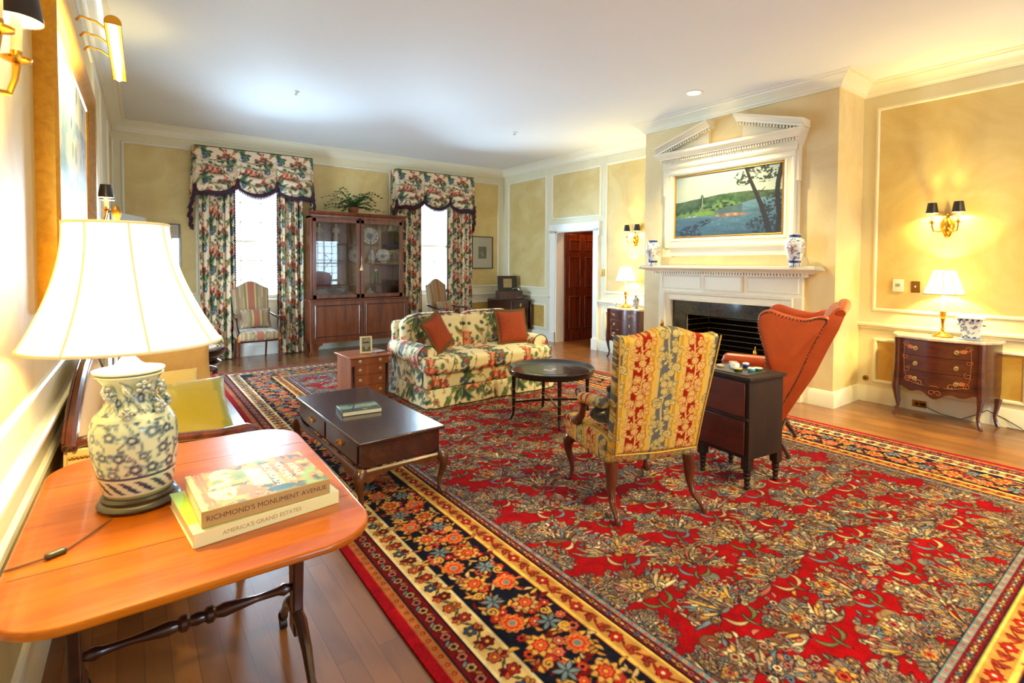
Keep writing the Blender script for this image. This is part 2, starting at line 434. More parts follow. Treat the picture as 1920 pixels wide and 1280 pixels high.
def floor_mat():
    m = bpy.data.materials.new('oak_strip_floor'); m.use_nodes = True
    nt = m.node_tree; N = nt.nodes; L = nt.links; b = N['Principled BSDF']
    tc = N.new('ShaderNodeTexCoord'); mp = N.new('ShaderNodeMapping'); mp.inputs['Rotation'].default_value = (0, 0, PI / 2)
    L.new(tc.outputs['Object'], mp.inputs['Vector'])
    br = N.new('ShaderNodeTexBrick'); br.offset = .37; br.inputs['Scale'].default_value = 1
    br.inputs['Brick Width'].default_value = 1.9; br.inputs['Row Height'].default_value = .082; br.inputs['Mortar Size'].default_value = .0012; br.inputs['Bias'].default_value = -.1
    br.inputs['Color1'].default_value = (*S(146, 94, 50), 1); br.inputs['Color2'].default_value = (*S(118, 74, 38), 1); br.inputs['Mortar'].default_value = (*S(86, 52, 26), 1)
    L.new(mp.outputs['Vector'], br.inputs['Vector'])
    m2 = N.new('ShaderNodeMapping'); m2.inputs['Scale'].default_value = (9, .8, 1); L.new(tc.outputs['Object'], m2.inputs['Vector'])
    n = N.new('ShaderNodeTexNoise'); n.inputs['Scale'].default_value = 2.2; n.inputs['Detail'].default_value = 7; n.inputs['Distortion'].default_value = 1.6
    L.new(m2.outputs['Vector'], n.inputs['Vector'])
    w = N.new('ShaderNodeTexWave'); w.wave_type = 'RINGS'; w.inputs['Scale'].default_value = .9; w.inputs['Distortion'].default_value = 5; w.inputs['Detail'].default_value = 3; w.inputs['Detail Scale'].default_value = 1.2
    L.new(m2.outputs['Vector'], w.inputs['Vector'])
    ad = N.new('ShaderNodeMath'); ad.operation = 'MULTIPLY'; L.new(n.outputs['Fac'], ad.inputs[0]); L.new(w.outputs['Fac'], ad.inputs[1])
    mr = N.new('ShaderNodeMapRange'); mr.inputs[1].default_value = .1; mr.inputs[2].default_value = .6; mr.inputs[4].default_value = .55; L.new(ad.outputs[0], mr.inputs[0])
    mx = N.new('ShaderNodeMix'); mx.data_type = 'RGBA'; mx.inputs['B'].default_value = (*S(104, 62, 30), 1)
    L.new(mr.outputs[0], mx.inputs['Factor']); L.new(br.outputs['Color'], mx.inputs['A']); L.new(mx.outputs['Result'], b.inputs['Base Color'])
    b.inputs['Roughness'].default_value = .34; b.inputs['Coat Weight'].default_value = .5; b.inputs['Coat Roughness'].default_value = .16
    return m

# ------------------------------------------------------------------ shell
def wallbox(name, parts, m=m_wall):
    mb = MB()
    for p in parts: mb.box(*p)
    return struct(mb.build(name, m, smooth=0))
struct(MB().box(-.6, 8.4, -2.3, 9.6, -.12, 0).build('floor', floor_mat(), smooth=0))
struct(MB().box(-.6, 8.4, -2.3, 9.6, ZC, ZC + .12).build('ceiling', m_ceil, smooth=0))
# far wall with two tall windows
W1 = (1.30, 2.20); W2 = (4.48, 5.38); WZ0, WZ1 = .90, 2.75
wallbox('wall_far', [(-.3, W1[0], YF, YF + .25, 0, ZC), (W1[1], W2[0], YF, YF + .25, 0, ZC), (W2[1], XR + .2, YF, YF + .25, 0, ZC),
                     (W1[0], W1[1], YF, YF + .25, 0, WZ0), (W1[0], W1[1], YF, YF + .25, WZ1, ZC), (W2[0], W2[1], YF, YF + .25, 0, WZ0), (W2[0], W2[1], YF, YF + .25, WZ1, ZC)])
# right wall with the doorway
D0, D1, DZ = 6.41, 7.40, 2.09
wallbox('wall_right', [(XR, XR + .2, -2.2, D0, 0, ZC), (XR, XR + .2, D1, YF + .25, 0, ZC), (XR, XR + .2, D0, D1, DZ, ZC)])
# near wall, behind the camera, with two windows
N1 = (1.3, 2.3); N2 = (5.40, 6.40)
wallbox('wall_near', [(-.3, N1[0], YN - .25, YN, 0, ZC), (N1[1], N2[0], YN - .25, YN, 0, ZC), (N2[1], XR + .2, YN - .25, YN, 0, ZC)] +
        [(a[0], a[1], YN - .25, YN, z0, z1) for a in (N1, N2) for z0, z1 in ((0, .62), (2.30, ZC))])
# left wall: slightly out of square, with a garden doorway towards the far end
G0, G1, GZ = 6.75, 7.72, 2.12
def lw(x0, x1, y0, y1, z0, z1, mb):
    vs = [(xl(y) + x, y, z) for z in (z0, z1) for y, x in ((y0, x0), (y0, x1), (y1, x1), (y1, x0))]
    mb.add(vs, [(0, 3, 2, 1), (4, 5, 6, 7), (0, 1, 5, 4), (1, 2, 6, 5), (2, 3, 7, 6), (3, 0, 4, 7)])
mb = MB(); lw(-.2, 0, -2.2, G0, 0, ZC, mb); lw(-.2, 0, G1, 9.3, 0, ZC, mb); lw(-.2, 0, G0, G1, GZ, ZC, mb)
struct(mb.build('wall_left', m_wall, smooth=0))
# chimney breast with a brick firebox cut into it
FB = .53; FZ = .84
wallbox('wall_chimney', [(XC, XR, C1, CM - FB, 0, ZC), (XC, XR, CM + FB, C2, 0, ZC), (XC, XR, CM - FB, CM + FB, FZ, ZC), (XC + .5, XR, CM - FB, CM + FB, 0, FZ)], m_breast)
m_soot = mat('sooty_brick', S(26, 20, 17), 1., spec=0., vary=(6, S(12, 10, 9), .8, (1, 1, 1)), bump=(60, .6, .01))
mb = MB()
for zc in range(12):                                       # individual brick courses of the fireback
    for k in range(6):
        y0 = CM - FB + .002 + k * .19 + (.095 if zc % 2 else 0) - .095
        y1 = min(y0 + .182, CM + FB - .002); y0 = max(y0, CM - FB + .002)
        if y1 - y0 > .02: mb.box(XC + .47, XC + .499, y0, y1, zc * .07 + .004, zc * .07 + .064)
struct(mb.build('trim_fireback', m_soot, bevel=.003, seg=1))
mb = MB()
for s in (-1, 1):
    for zc in range(12):
        for k in range(3):
            x0 = XC + .02 + k * .15; yy = CM + s * FB
            mb.box(x0, x0 + .143, min(yy, yy - s * .02), max(yy, yy - s * .02), zc * .07 + .004, zc * .07 + .064)
struct(mb.build('trim_firebox_cheeks', m_soot, bevel=.003, seg=1))

# crown moulding all the way round, baseboards and chair rail where the walls run free
room = [(xl(YN), YN), (XR, YN), (XR, C1), (XC, C1), (XC, C2), (XR, C2), (XR, YF), (xl(YF), YF)]
cd, cp = .137, .158
crown = [(0, ZC - cd), (.018, ZC - cd), (.022, ZC - cd + .018), (.036, ZC - cd + .024), (.042, ZC - cd + .045), (.075, ZC - .055), (.112, ZC - .032), (.118, ZC - .018), (.15, ZC - .012), (cp, ZC), (0, ZC)]
struct(MB().run(room, crown, closed=True).build('trim_crown', m_trim, smooth=30))
base = [(0, 0), (.022, 0), (.022, .13), (.014, .15), (.010, .168), (0, .172)]
rail = [(0, .80), (.012, .80), (.016, .822), (.034, .836), (.036, .856), (.030, .862), (0, .864)]
def run(name, path, prof, m=m_trim): return struct(MB().run(path, prof).build(name, m, smooth=30))
segs = {'right': [[(XR, YN), (XR, C1), (XC, C1), (XC, CM - .935)]], 'right_2': [[(XC, CM + .935), (XC, C2), (XR, C2), (XR, 6.27)]], 'far': [[(XR, 7.56), (XR, YF), (xl(YF), YF), (xl(G1 + .1), G1 + .1)]],
        'left': [[(xl(G0 - .1), G0 - .1), (xl(YN), YN), (XR, YN)]]}
for k, v in segs.items(): run('baseboard_' + k, v[0], base)
run('trim_chair_rail', [(XR, YN), (XR, C1)], rail)
run('trim_chair_rail', [(XR, C2), (XR, 6.27)], rail)
run('trim_chair_rail', [(XR, 7.56), (XR, YF), (5.46, YF)], rail)
run('trim_chair_rail', [(4.40, YF), (2.28, YF)], rail)
run('trim_chair_rail', [(1.22, YF), (xl(YF), YF), (xl(G1 + .1), G1 + .1)], rail)
run('trim_chair_rail', [(xl(G0 - .1), G0 - .1), (xl(YN), YN), (XR, YN)], rail)

# wall panels: a marbled field inside a raised frame
mprof = [(0, .002), (.004, .014), (.014, .02), (.03, .016), (.036, .006), (.038, 0), (0, 0)]
pn = [0]
def panel(fn, u0, u1, v0, v1, m=m_panel, prof=mprof):
    pn[0] += 1
    o = struct(MB().rectframe(u0, u1, v0, v1, prof, fn).build('trim_%d' % pn[0], m_trim, smooth=30))
    vs = [fn(u, v, h) for h in (0, .003) for u, v in ((u0, v0), (u1, v0), (u1, v1), (u0, v1))]
    MB().add(vs, [(0, 3, 2, 1), (4, 5, 6, 7), (0, 1, 5, 4), (1, 2, 6, 5), (2, 3, 7, 6), (3, 0, 4, 7)]).build('panel_field', m, o, smooth=0)
fR = lambda u, v, h: (XR - h, u, v)
fF = lambda u, v, h: (u, YF - h, v)
fL = lambda u, v, h: (xl(u) + h, u, v)
fN = lambda u, v, h: (u, YN + h, v)
ZT, ZB, LT, LB = 3.145, 1.03, .665, .255
for a, b in ((7.70, 8.87), (4.95, 6.086), (.99, 2.155), (-.5, .72), (-1.8, -.7)): panel(fR, a, b, ZB, ZT)
panel(fR, 6.27, 7.48, 2.345, ZT)
for a, b in ((7.72, 8.87), (4.95, 6.086), (.99, 2.13), (-.5, .72), (-1.8, -.7)): panel(fR, a, b, LB, LT, m_gold_panel)
panel(fF, .127, .97, ZB, ZT); panel(fF, 2.50, 4.05, ZB, ZT); panel(fF, 5.75, 6.50, ZB, ZT)
panel(fF, .127, .97, LB, LT, m_gold_panel); panel(fF, 2.50, 4.05, LB, LT, m_gold_panel); panel(fF, 5.55, 6.50, LB, LT, m_gold_panel)
for a, b in ((-1.7, 1.55), (1.75, 5.6), (5.75, 6.55), (7.95, 8.95)): panel(fL, a, b, ZB, ZT)
for a, b in ((-1.7, -.2), (.0, 1.5), (1.75, 3.5), (3.7, 5.6), (5.75, 6.55), (7.95, 8.95)): panel(fL, a, b, LB, LT)
for a, b in ((.0, 1.1), (2.5, 3.7), (3.9, 5.2)): panel(fN, a, b, ZB, ZT)

# door casings
def casing(name, fn, a, b, z, w=.13, ear=.03):
    mb = MB()
    P = [(0, 0), (0, .016), (.02, .022), (.05, .02), (.09, .026), (w - .012, .034), (w, .034), (w, 0)]
    for s, y in ((-1, a), (1, b)):
        mb.loft([[fn(y + s * o, 0, h) for o, h in P], [fn(y + s * o, z + .02, h) for o, h in P]])
        mb.loft([[fn(y + s * (o + .0), z - .03, h + (.0 if 0 < i < len(P) - 1 else 0)) for i, (o, h) in enumerate(P)], [fn(y + s * o, z + w, h) for o, h in P]])
        ys = sorted((y + s * .0, y + s * (w + .012)))
        lo = fn(ys[0], 0, .045); hi = fn(ys[1], .2, 0)
        mb.box(min(lo[0], hi[0]), max(lo[0], hi[0]), ys[0], ys[1], 0, .19)
        ys = sorted((y + s * w, y + s * (w + ear)))
        lo = fn(ys[0], 0, .034); hi = fn(ys[1], 0, 0)
        mb.box(min(lo[0], hi[0]), max(lo[0], hi[0]), ys[0], ys[1], z - .12, z + w)
    mb.loft([[fn(a - w * .9, z + o, h) for o, h in P], [fn(b + w * .9, z + o, h) for o, h in P]])
    return struct(mb.build(name, m_white, smooth=30))
casing('trim_doorcase', fR, D0, D1, DZ)
casing('trim_garden_doorcase', fL, G0, G1, GZ)
mb = MB(); mb.box(XR + .002, XR + .21, D1, D1 - .018, 0, DZ); mb.box(XR + .002, XR + .21, D0, D0 + .018, 0, DZ); mb.box(XR + .002, XR + .21, D0, D1, DZ - .018, DZ)
struct(mb.build('trim_doorway_lining', m_white, smooth=0))

# the mahogany door, swung open into the hall, and the hall behind it
m_door = mat('door_mahogany', S(136, 62, 30), .32, coat=.3, wood=(S(74, 24, 12), (9, 9, .7), 3.))
door = MB().box(0, .91, -.02, .02, 0, 2.05).build('door_1', m_door, bevel=.003); struct(door)
def door_panels(par, w, m, rows, sgn=(-1, 1)):
    for (z0, z1) in rows:
        for (x0, x1) in ((.10, w / 2 - .05), (w / 2 + .05, w - .10)):
            for s in sgn:
                fn = lambda u, v, h, s=s: (u, s * (.02 + h), v)
                MB().rectframe(x0 + .03, x1 - .03, z0 + .03, z1 - .03, [(0, .004), (.006, .012), (.02, .008), (.026, 0), (0, 0)], fn).build('door_panel', m, par, smooth=30)
door_panels(door, .91, m_door, ((.22, .86), (1.02, 1.62), (1.72, 1.95)), (-1,))
MB().lathe([(.0001, 0), (.012, .0), (.012, .03), (.026, .04), (.03, .055), (.024, .07), (.0001, .074)], 14).build('door_knob', mat('brass', S(214, 160, 60), .25, 1), door, loc=(.85, -.02, .98)).rotation_euler = (PI / 2, 0, 0)
door.location = (XR + .2, D1 - .03, .005); door.rotation_euler = (0, 0, -.03)
m_hall = mat('hall_redwood_wall', S(120, 46, 20), .45, wood=(S(84, 28, 12), (6, 6, .6), 2.))
mb = MB(); mb.box(8.2, 8.3, 5.6, 8.2, 0, ZC); mb.box(XR + .2, 8.3, 5.5, 5.6, 0, ZC); mb.box(XR + .2, 8.3, 8.2, 8.3, 0, ZC)
struct(mb.build('wall_hall', m_hall, smooth=0))
m_dw = mat('garden_door_paint', S(232, 236, 240), .35)
gd = MB().box(0, .93, -.02, .02, .0, 2.08).build('door_2', m_dw, bevel=.003); struct(gd)
door_panels(gd, .93, m_dw, ((.22, .86), (1.02, 1.62), (1.72, 1.95)))
gd.location = (xl(7.77) + .05, 7.77, .006); gd.rotation_euler = (0, 0, math.atan2(8.62 - 7.77, .314 - xl(7.77) - .03))

# windows
m_pane = glass_mat('window_glass')
def window(name, a, b, yw, s, z0=WZ0, z1=WZ1, nx=3, nz=6):
    """s = +1: opening cut through the far wall (outside is +y)"""
    f = MB(); yo = yw + s * .17
    B = lambda x0, x1, z0_, z1_, d=.03: f.box(x0, x1, min(yo - d, yo + d), max(yo - d, yo + d), z0_, z1_)
    B(a, a + .05, z0, z1); B(b - .05, b, z0, z1); B(a, b, z0, z0 + .06); B(a, b, z1 - .05, z1); B(a, b, (z0 + z1) / 2 - .02, (z0 + z1) / 2 + .02)
    for i in range(1, nx): B(a + (b - a) * i / nx - .008, a + (b - a) * i / nx + .008, z0, z1, .012)
    for i in range(1, nz):
        z = z0 + (z1 - z0) * i / nz; B(a, b, z - .008, z + .008, .012)
    o = struct(f.build(name, m_white, smooth=0))
    yi = yw - s * .0
    MB().box(a - .04, b + .04, min(yi - s * .05, yi + s * .14), max(yi - s * .05, yi + s * .14), z0 - .03, z0).build('window_sill', m_white, o, bevel=.004)
    MB().box(a, b, yo - .002, yo + .002, z0, z1).build('window_pane', m_pane, o, smooth=0)
    # architrave round the opening and a panelled apron under the sill
    t = MB()
    for x0, x1, q0, q1 in ((a - .08, a, z0, z1 + .08), (b, b + .08, z0, z1 + .08), (a - .08, b + .08, z1, z1 + .08)):
        t.box(x0, x1, min(yi - s * .025, yi), max(yi - s * .025, yi), q0, q1)
    t.box(a - .08, b + .08, min(yi - s * .012, yi), max(yi - s * .012, yi), 0, z0 - .03)
    t.box(a - .08, b + .08, min(yi - s * .03, yi), max(yi - s * .03, yi), 0, .17)
    t.build('window_architrave', m_white, o, bevel=.004)
    return o
window('window_1', W1[0], W1[1], YF, 1)
window('window_2', W2[0], W2[1], YF, 1)
window('window_3', N1[0], N1[1], YN, -1, .62, 2.30, 4, 7)
window('window_4', N2[0], N2[1], YN, -1, .62, 2.30, 4, 7)

# ------------------------------------------------------------------ light
def area(name, loc, rot, sx, sy, power, col, spread=PI):
    l = bpy.data.lights.new(name, 'AREA'); l.shape = 'RECTANGLE'; l.size = sx; l.size_y = sy; l.energy = power; l.color = col; l.spread = spread
    o = bpy.data.objects.new(name, l); C.objects.link(o); o.location = loc; o.rotation_euler = rot; return o
def point(name, loc, power, col, r=.03):
    l = bpy.data.lights.new(name, 'POINT'); l.energy = power; l.color = col; l.shadow_soft_size = r
    o = bpy.data.objects.new(name, l); C.objects.link(o); o.location = loc; return o
def spot(name, loc, power, col, ang, tgt, r=.04, blend=.5):
    l = bpy.data.lights.new(name, 'SPOT'); l.energy = power; l.color = col; l.spot_size = ang; l.spot_blend = blend; l.shadow_soft_size = r
    o = bpy.data.objects.new(name, l); C.objects.link(o); o.location = loc
    o.rotation_euler = (Vector(tgt) - Vector(loc)).to_track_quat('-Z', 'Y').to_euler(); return o
DAY = (.52, .78, 1.0); WARM = (1.0, .77, .24); WARM2 = (1.0, .85, .38)
w = bpy.data.worlds.new('daylight'); sc.world = w; w.use_nodes = True
w.node_tree.nodes['Background'].inputs[0].default_value = (.75, .87, 1, 1); w.node_tree.nodes['Background'].inputs[1].default_value = 3.0
for nm, (a, b) in (('daylight_far_window', W1), ('daylight_far_window', W2)):
    area(nm, ((a + b) / 2, YF + .30, (WZ0 + WZ1) / 2), (-PI / 2, 0, 0), b - a + .3, WZ1 - WZ0 + .3, L_FAR, DAY, 2.3)
for nm, (a, b) in (('daylight_near_window', N1), ('daylight_near_window', N2)):
    area(nm, ((a + b) / 2, YN - .30, 1.46), (PI / 2, 0, 0), b - a + .3, 1.9, L_NEAR, DAY)
area('daylight_garden_door', (xl(7.2) - .3, 7.2, 1.0), (0, -PI / 2, 0), 1.7, 1.0, L_GARD, DAY, 2.2)
point('hall_lamp', (7.5, 6.7, 2.9), 40, (1., .55, .2), .08)
# ------------------------------------------------------------------ printed and woven cloths
def make_chintz(bg, seed, res=.005, w=.60, h=.66):
    cv = Canvas(w, h, res, bg); r = random.Random(seed)
    G1_, G2_, G3_ = (52, 92, 58), (96, 130, 74), (38, 70, 66); DK = (46, 50, 40)
    RED, ROSE, OR = (176, 48, 38), (214, 96, 74), (228, 132, 90); BL, BL2 = (84, 112, 140), (132, 156, 176); YE = (228, 176, 70)
    for i in range(9):                                    # wandering stems
        x, y, a = r.random() * w, r.random() * h, r.random() * 6.28; pts = [(x, y)]
        for k in range(9): a += r.uniform(-.6, .6); x += .028 * math.cos(a); y += .028 * math.sin(a); pts.append((x, y))
        cv.line(pts, .0028, r.choice([G1_, DK, (120, 96, 66)]))
        for p in pts[::2]:
            cv.leaf(p[0], p[1], r.uniform(.025, .045), .008, r.random() * 6.28, r.choice([G1_, G2_, (150, 168, 120)]), None)
    def tulips(cx, cy, s, lean):
        for k in range(10): cv.leaf(cx, cy, s * r.uniform(.7, 1.15), s * .13, lean - PI / 2 + r.uniform(-1.7, 1.7), r.choice([G1_, G2_, G3_]), DK, r.uniform(-.15, .15), (150, 170, 110))
        for k, (dx, dy, q) in enumerate(((.0, .50, 1.), (-.50, .22, .9), (.46, .20, .9), (-.16, 1.12, .66))):
            x, y = cx + (dx * math.cos(lean) - dy * math.sin(lean)) * s, cy + (dx * math.sin(lean) + dy * math.cos(lean)) * s
            q *= s * .92; a = lean + PI / 2 - dx * .9
            x -= math.cos(a) * q * .5; y -= math.sin(a) * q * .5
            for t, c in ((-.62, RED), (.62, RED), (-.34, ROSE), (.34, (196, 66, 50)), (0, OR)):
                cv.leaf(x, y, q * (1 - .12 * abs(t)), q * .17, a + t * .8, c, (122, 30, 28) if abs(t) > .5 else None, -t * .28)
            cv.leaf(x, y, q * .8, q * .05, a + .1, (240, 190, 150), None); cv.leaf(x, y, q * .7, q * .04, a - .3, (240, 180, 140), None)
    def grapes(cx, cy, s):
        for k in range(26):
            a = r.random() * 6.28; q = s * .5 * math.sqrt(r.random())
            cv.ell(cx + q * math.cos(a) * .8, cy - q * math.sin(a), s * .085, s * .085, 0, r.choice([BL, BL2, (66, 90, 118)]), (44, 58, 84), .3)
        for k in range(5): cv.leaf(cx, cy + s * .4, s * r.uniform(.5, .8), s * .13, r.uniform(-.4, PI + .4), r.choice([G1_, G2_]), DK)
    def bird(cx, cy, s, a):
        cv.ell(cx, cy, s * .5, s * .2, a, G2_, DK, .2); cv.ell(cx + math.cos(a) * s * .5, cy + math.sin(a) * s * .5, s * .15, s * .14, 0, (150, 170, 90), DK)
        cv.leaf(cx, cy, s, s * .08, a + PI, YE, DK); cv.leaf(cx, cy, s * .9, s * .07, a + PI + .25, (210, 90, 50), None)
    tulips(w * .24, h * .18, .125, .1); tulips(w * .74, h * .64, .135, -.25); tulips(w * .05, h * .62, .080, .4)
    grapes(w * .70, h * .26, .125); grapes(w * .28, h * .80, .115)
    for k in range(5):
        x, y = w * r.random(), h * r.random(); cv.flower(x, y, .022, 5, r.choice([YE, ROSE, OR]), RED, DK, r.random())
    bird(w * .48, h * .46, .10, .9); bird(w * .95, h * .95, .075, 2.2)
    for k in range(22): cv.leaf(r.random() * w, r.random() * h, r.uniform(.03, .06), .012, r.random() * 6.28, r.choice([G1_, G2_, G3_]), DK)
    return cv
cz_sofa = make_chintz((240, 224, 178), 3)
cz_curt = make_chintz((238, 212, 178), 11, .006, .54, .60)

def make_damask():
    w, h, res = .30, .42, .0022
    # one repeat: red stripe, gold, grey stripe, gold, each overgrown with flowers
    GO, RD, GY, TAN = (208, 150, 48), (146, 26, 14), (98, 96, 100), (220, 176, 108)
    cv = Canvas(w, h, res, GO)
    def band(x0, x1, c): cv.a[:, int(x0 / res):int(x1 / res)] = np.array(c) / 255.
    band(.0, .028, (206, 168, 92)); band(.028, .112, RD); band(.112, .150, (222, 164, 48)); band(.150, .178, (204, 166, 92)); band(.178, .262, GY); band(.262, .30, (222, 164, 48))
    band(.124, .128, (140, 120, 80)); band(.134, .138, (140, 120, 80)); band(.276, .280, (140, 120, 80)); band(.286, .290, (140, 120, 80))
    r = random.Random(5); T2, LN = (228, 190, 126), (150, 100, 50)
    def tree(cx, ln, tc, sd):
        r.seed(sd)
        pts = [(cx + .014 * math.sin(k / 10. * 2 * PI), h * k / 10.) for k in range(11)]
        cv.line(pts, .0048, tc)
        for k in range(6):
            y = h * (k + .4) / 6; s = 1 if k % 2 else -1; x = cx + .014 * math.sin(y / h * 2 * PI)
            cv.line([(x, y), (x + s * .018, y + .012), (x + s * .028, y + .032)], .0032, tc)
            ex, ey = x + s * .030, y + .040
            if k % 3 == 0:
                cv.ell(ex, ey, .021, .017, PI / 2, tc, ln, .12)
                for t in (-.008, 0, .008): cv.line([(ex + t, ey - .014), (ex + t * .6, ey + .014)], .0010, ln)
                for a in (-.5, 0, .5): cv.leaf(ex, ey + .018, .016, .004, PI / 2 + a, tc, ln)
            elif k % 3 == 1: cv.flower(ex, ey, .026, 8, tc, T2, ln, r.random(), .3)
            else:
                for a in range(7): cv.leaf(ex, ey - .02, .05, .008, PI / 2 + (a - 3) * .42, tc, ln)
                cv.curl(ex, ey, .013, 0, 1.2, .0012, ln)
        for k in range(26):
            y = r.random() * h; x = cx + r.uniform(-.055, .055); cv.leaf(x, y, .026, .007, r.random() * 6.28, tc, ln)
        for k in range(9): cv.flower(cx + r.uniform(-.04, .04), r.random() * h, .021, 7, tc, T2, ln, r.random())
        for k in range(11): cv.flower(cx + r.choice([-.052, .052]) + r.uniform(-.004, .004), r.random() * h, .014, 6, tc, T2, ln, r.random())
    tree(.070, (150, 84, 40), (218, 168, 100), 5); tree(.220, (110, 96, 70), (204, 178, 112), 9)
    return cv
damask = make_damask()

def make_rug():
    W, H, res = 4.35, 8.10, .004
    RED = (160, 6, 16); NAVY = (22, 24, 46); TAN = (206, 176, 132); GB = (120, 136, 150); ROSE = (198, 108, 92); GOLD = (214, 166, 84); OL = (120, 116, 74); CRM = (228, 208, 168); DR = (122, 18, 24); OR = (208, 84, 48); BLU = (62, 84, 120); BRN = (128, 88, 62)
    cv = Canvas(W, H, res, RED, wrap=False); r = random.Random(21)
    cols = [TAN, GB, ROSE, GOLD, CRM, BRN, (172, 150, 128), (160, 136, 118), TAN, (196, 160, 124), (186, 150, 128)]
    def bouquet(cx, cy, s, a, big=1.):
        def P(u, v): return cx + (u * math.cos(a) - v * math.sin(a)) * s, cy + (u * math.sin(a) + v * math.cos(a)) * s
        shade_ = r.choice([BRN, (150, 122, 104), (128, 124, 122), (160, 128, 96)])
        for k in range(12):
            u = r.uniform(-.55, .55); v = r.uniform(-.30, .40); x, y = P(u, v); cv.ell(x, y, s * .17, s * .13, a + r.uniform(-.4, .4), shade_, (96, 40, 40), .08)
        for k in range(21):
            t = -1.5 + 3.0 * k / 20
            x, y = P(.30 * math.sin(t), -.30 + .1 * math.cos(t)); cv.leaf(x, y, s * r.uniform(.42, .72), s * .040, a + PI / 2 - t, r.choice(cols), NAVY, r.uniform(-.15, .15))
        for q, bd in ((.75, .3), (-.75, -.3)): cv.leaf(*P(0, -.62), s * .42, s * .040, a + PI / 2 + q, r.choice([GB, TAN, OL]), NAVY, bd)
        x, y = P(.02, -.80); cv.leaf(x, y, s * .36, s * .026, a + PI / 2 - .1, OL, NAVY, .15)
        for k in range(84):
            u = r.uniform(-.80, .80); v = -.36 + r.random() * 1.0 * math.sqrt(max(0, 1 - (u / .84) ** 2)); x, y = P(u, v)
            q = s * r.uniform(.040, .075)
            if r.random() < .5: cv.flower(x, y, q, r.choice([5, 6, 8]), r.choice(cols), r.choice([RED, NAVY, GOLD, GB]), NAVY, r.random())
            else: cv.leaf(x, y, q * 2.6, q * .5, a + r.uniform(-.6, 3.7), r.choice(cols), NAVY, r.uniform(-.3, .3))
        x, y = P(r.uniform(-.3, .3), r.uniform(-.1, .25)); q = s * r.uniform(.14, .20); c = r.choice([GOLD, CRM, TAN, GOLD])
        for k in range(7): cv.leaf(x, y, q, q * .26, a + k * .9 + r.random(), c, BRN)
        cv.flower(x, y, q * .5, 6, r.choice([ROSE, OR, TAN]), RED, NAVY, r.random())
    B = .80
    ny = 23
    for j in range(ny):
        y = B + (H - 2 * B) * (j + .5) / ny; n = 7 if j % 2 else 6
        for i in range(n):
            x = B + (W - 2 * B) * ((i + .5) / 7 + (.0 if j % 2 else 1 / 14.))
            if B + .06 < x < W - B - .06: bouquet(x + r.uniform(-.015, .015), y + r.uniform(-.015, .015), .252 * r.uniform(.92, 1.06), r.uniform(-.35, .35) - .35)
    for s in range(4):                                       # scalloped sprays along the field edge
        n = 9 if s < 2 else 21
        for i in range(n):
            t = (i + .5) / n
            x, y, a = ((B + (W - 2 * B) * t, B + .05, 0), (B + (W - 2 * B) * t, H - B - .05, PI), (B + .05, B + (H - 2 * B) * t, -PI / 2), (W - B - .05, B + (H - 2 * B) * t, PI / 2))[s]
            bouquet(x, y, .15, a)
    # borders: bands measured in from the edge
    XX, YY = np.meshgrid((np.arange(cv.W) + .5) * res, (np.arange(cv.H) + .5) * res)
    D = np.minimum(np.minimum(XX, W - XX), np.minimum(YY, H - YY))
    def band(d0, d1, c): cv.a[(D >= d0) & (D < d1)] = np.array(c) / 255.
    bands = [(0, .045, (158, 14, 34)), (.045, .085, (178, 112, 66)), (.085, .092, NAVY), (.092, .165, DR), (.165, .172, NAVY), (.172, .188, CRM), (.188, .285, (216, 184, 128)), (.285, .298, CRM), (.298, .306, NAVY),
             (.306, .615, NAVY), (.615, .622, DR), (.622, .640, (226, 190, 104)), (.640, .715, (192, 142, 78)), (.715, .730, (226, 190, 104)), (.730, .736, NAVY), (.736, .775, DR), (.775, .80, GB), (.800, .806, NAVY)]
    for b0, b1, c in bands: band(b0, b1, c)
    def along(d, step, fn):
        per = [((d, d), (W - d, d)), ((W - d, d), (W - d, H - d)), ((W - d, H - d), (d, H - d)), ((d, H - d), (d, d))]
        k = 0
        for (xa, ya), (xb, yb) in per:
            L = math.hypot(xb - xa, yb - ya); n = max(1, int(L / step)); a = math.atan2(yb - ya, xb - xa)
            for i in range(n):
                t = (i + .5) / n; fn(xa + (xb - xa) * t, ya + (yb - ya) * t, a, k); k += 1
    along(.065, .05, lambda x, y, a, k: cv.flower(x, y, .011, 5, (150, 40, 34), GOLD, None))
    def guard(x, y, a, k):
        cv.flower(x, y, .022, 6, [ROSE, (196, 150, 100)][k % 2], NAVY, NAVY, k); cv.leaf(x + math.cos(a) * .026, y + math.sin(a) * .026, .034, .009, a + (.7 if k % 2 else -.7), [GB, (186, 130, 76)][k % 2], NAVY)
    along(.128, .064, guard)
    def cream(x, y, a, k):
        s = 1 if k % 2 else -1; nx, ny_ = -math.sin(a) * s, math.cos(a) * s
        c = [DR, OR, (176, 36, 40), BLU][k % 4]
        cv.line([(x - math.cos(a) * .05, y - math.sin(a) * .05), (x + nx * .03, y + ny_ * .03), (x + math.cos(a) * .05, y + math.sin(a) * .05)], .003, (40, 48, 44))
        cv.flower(x - nx * .012, y - ny_ * .012, .026, 6, c, GOLD, NAVY, k)
        for t in (-.9, 0, .9): cv.leaf(x + nx * .012, y + ny_ * .012, .034, .009, math.atan2(ny_, nx) + t, r.choice([OR, (190, 130, 70), DR]), NAVY)
    along(.237, .085, cream)
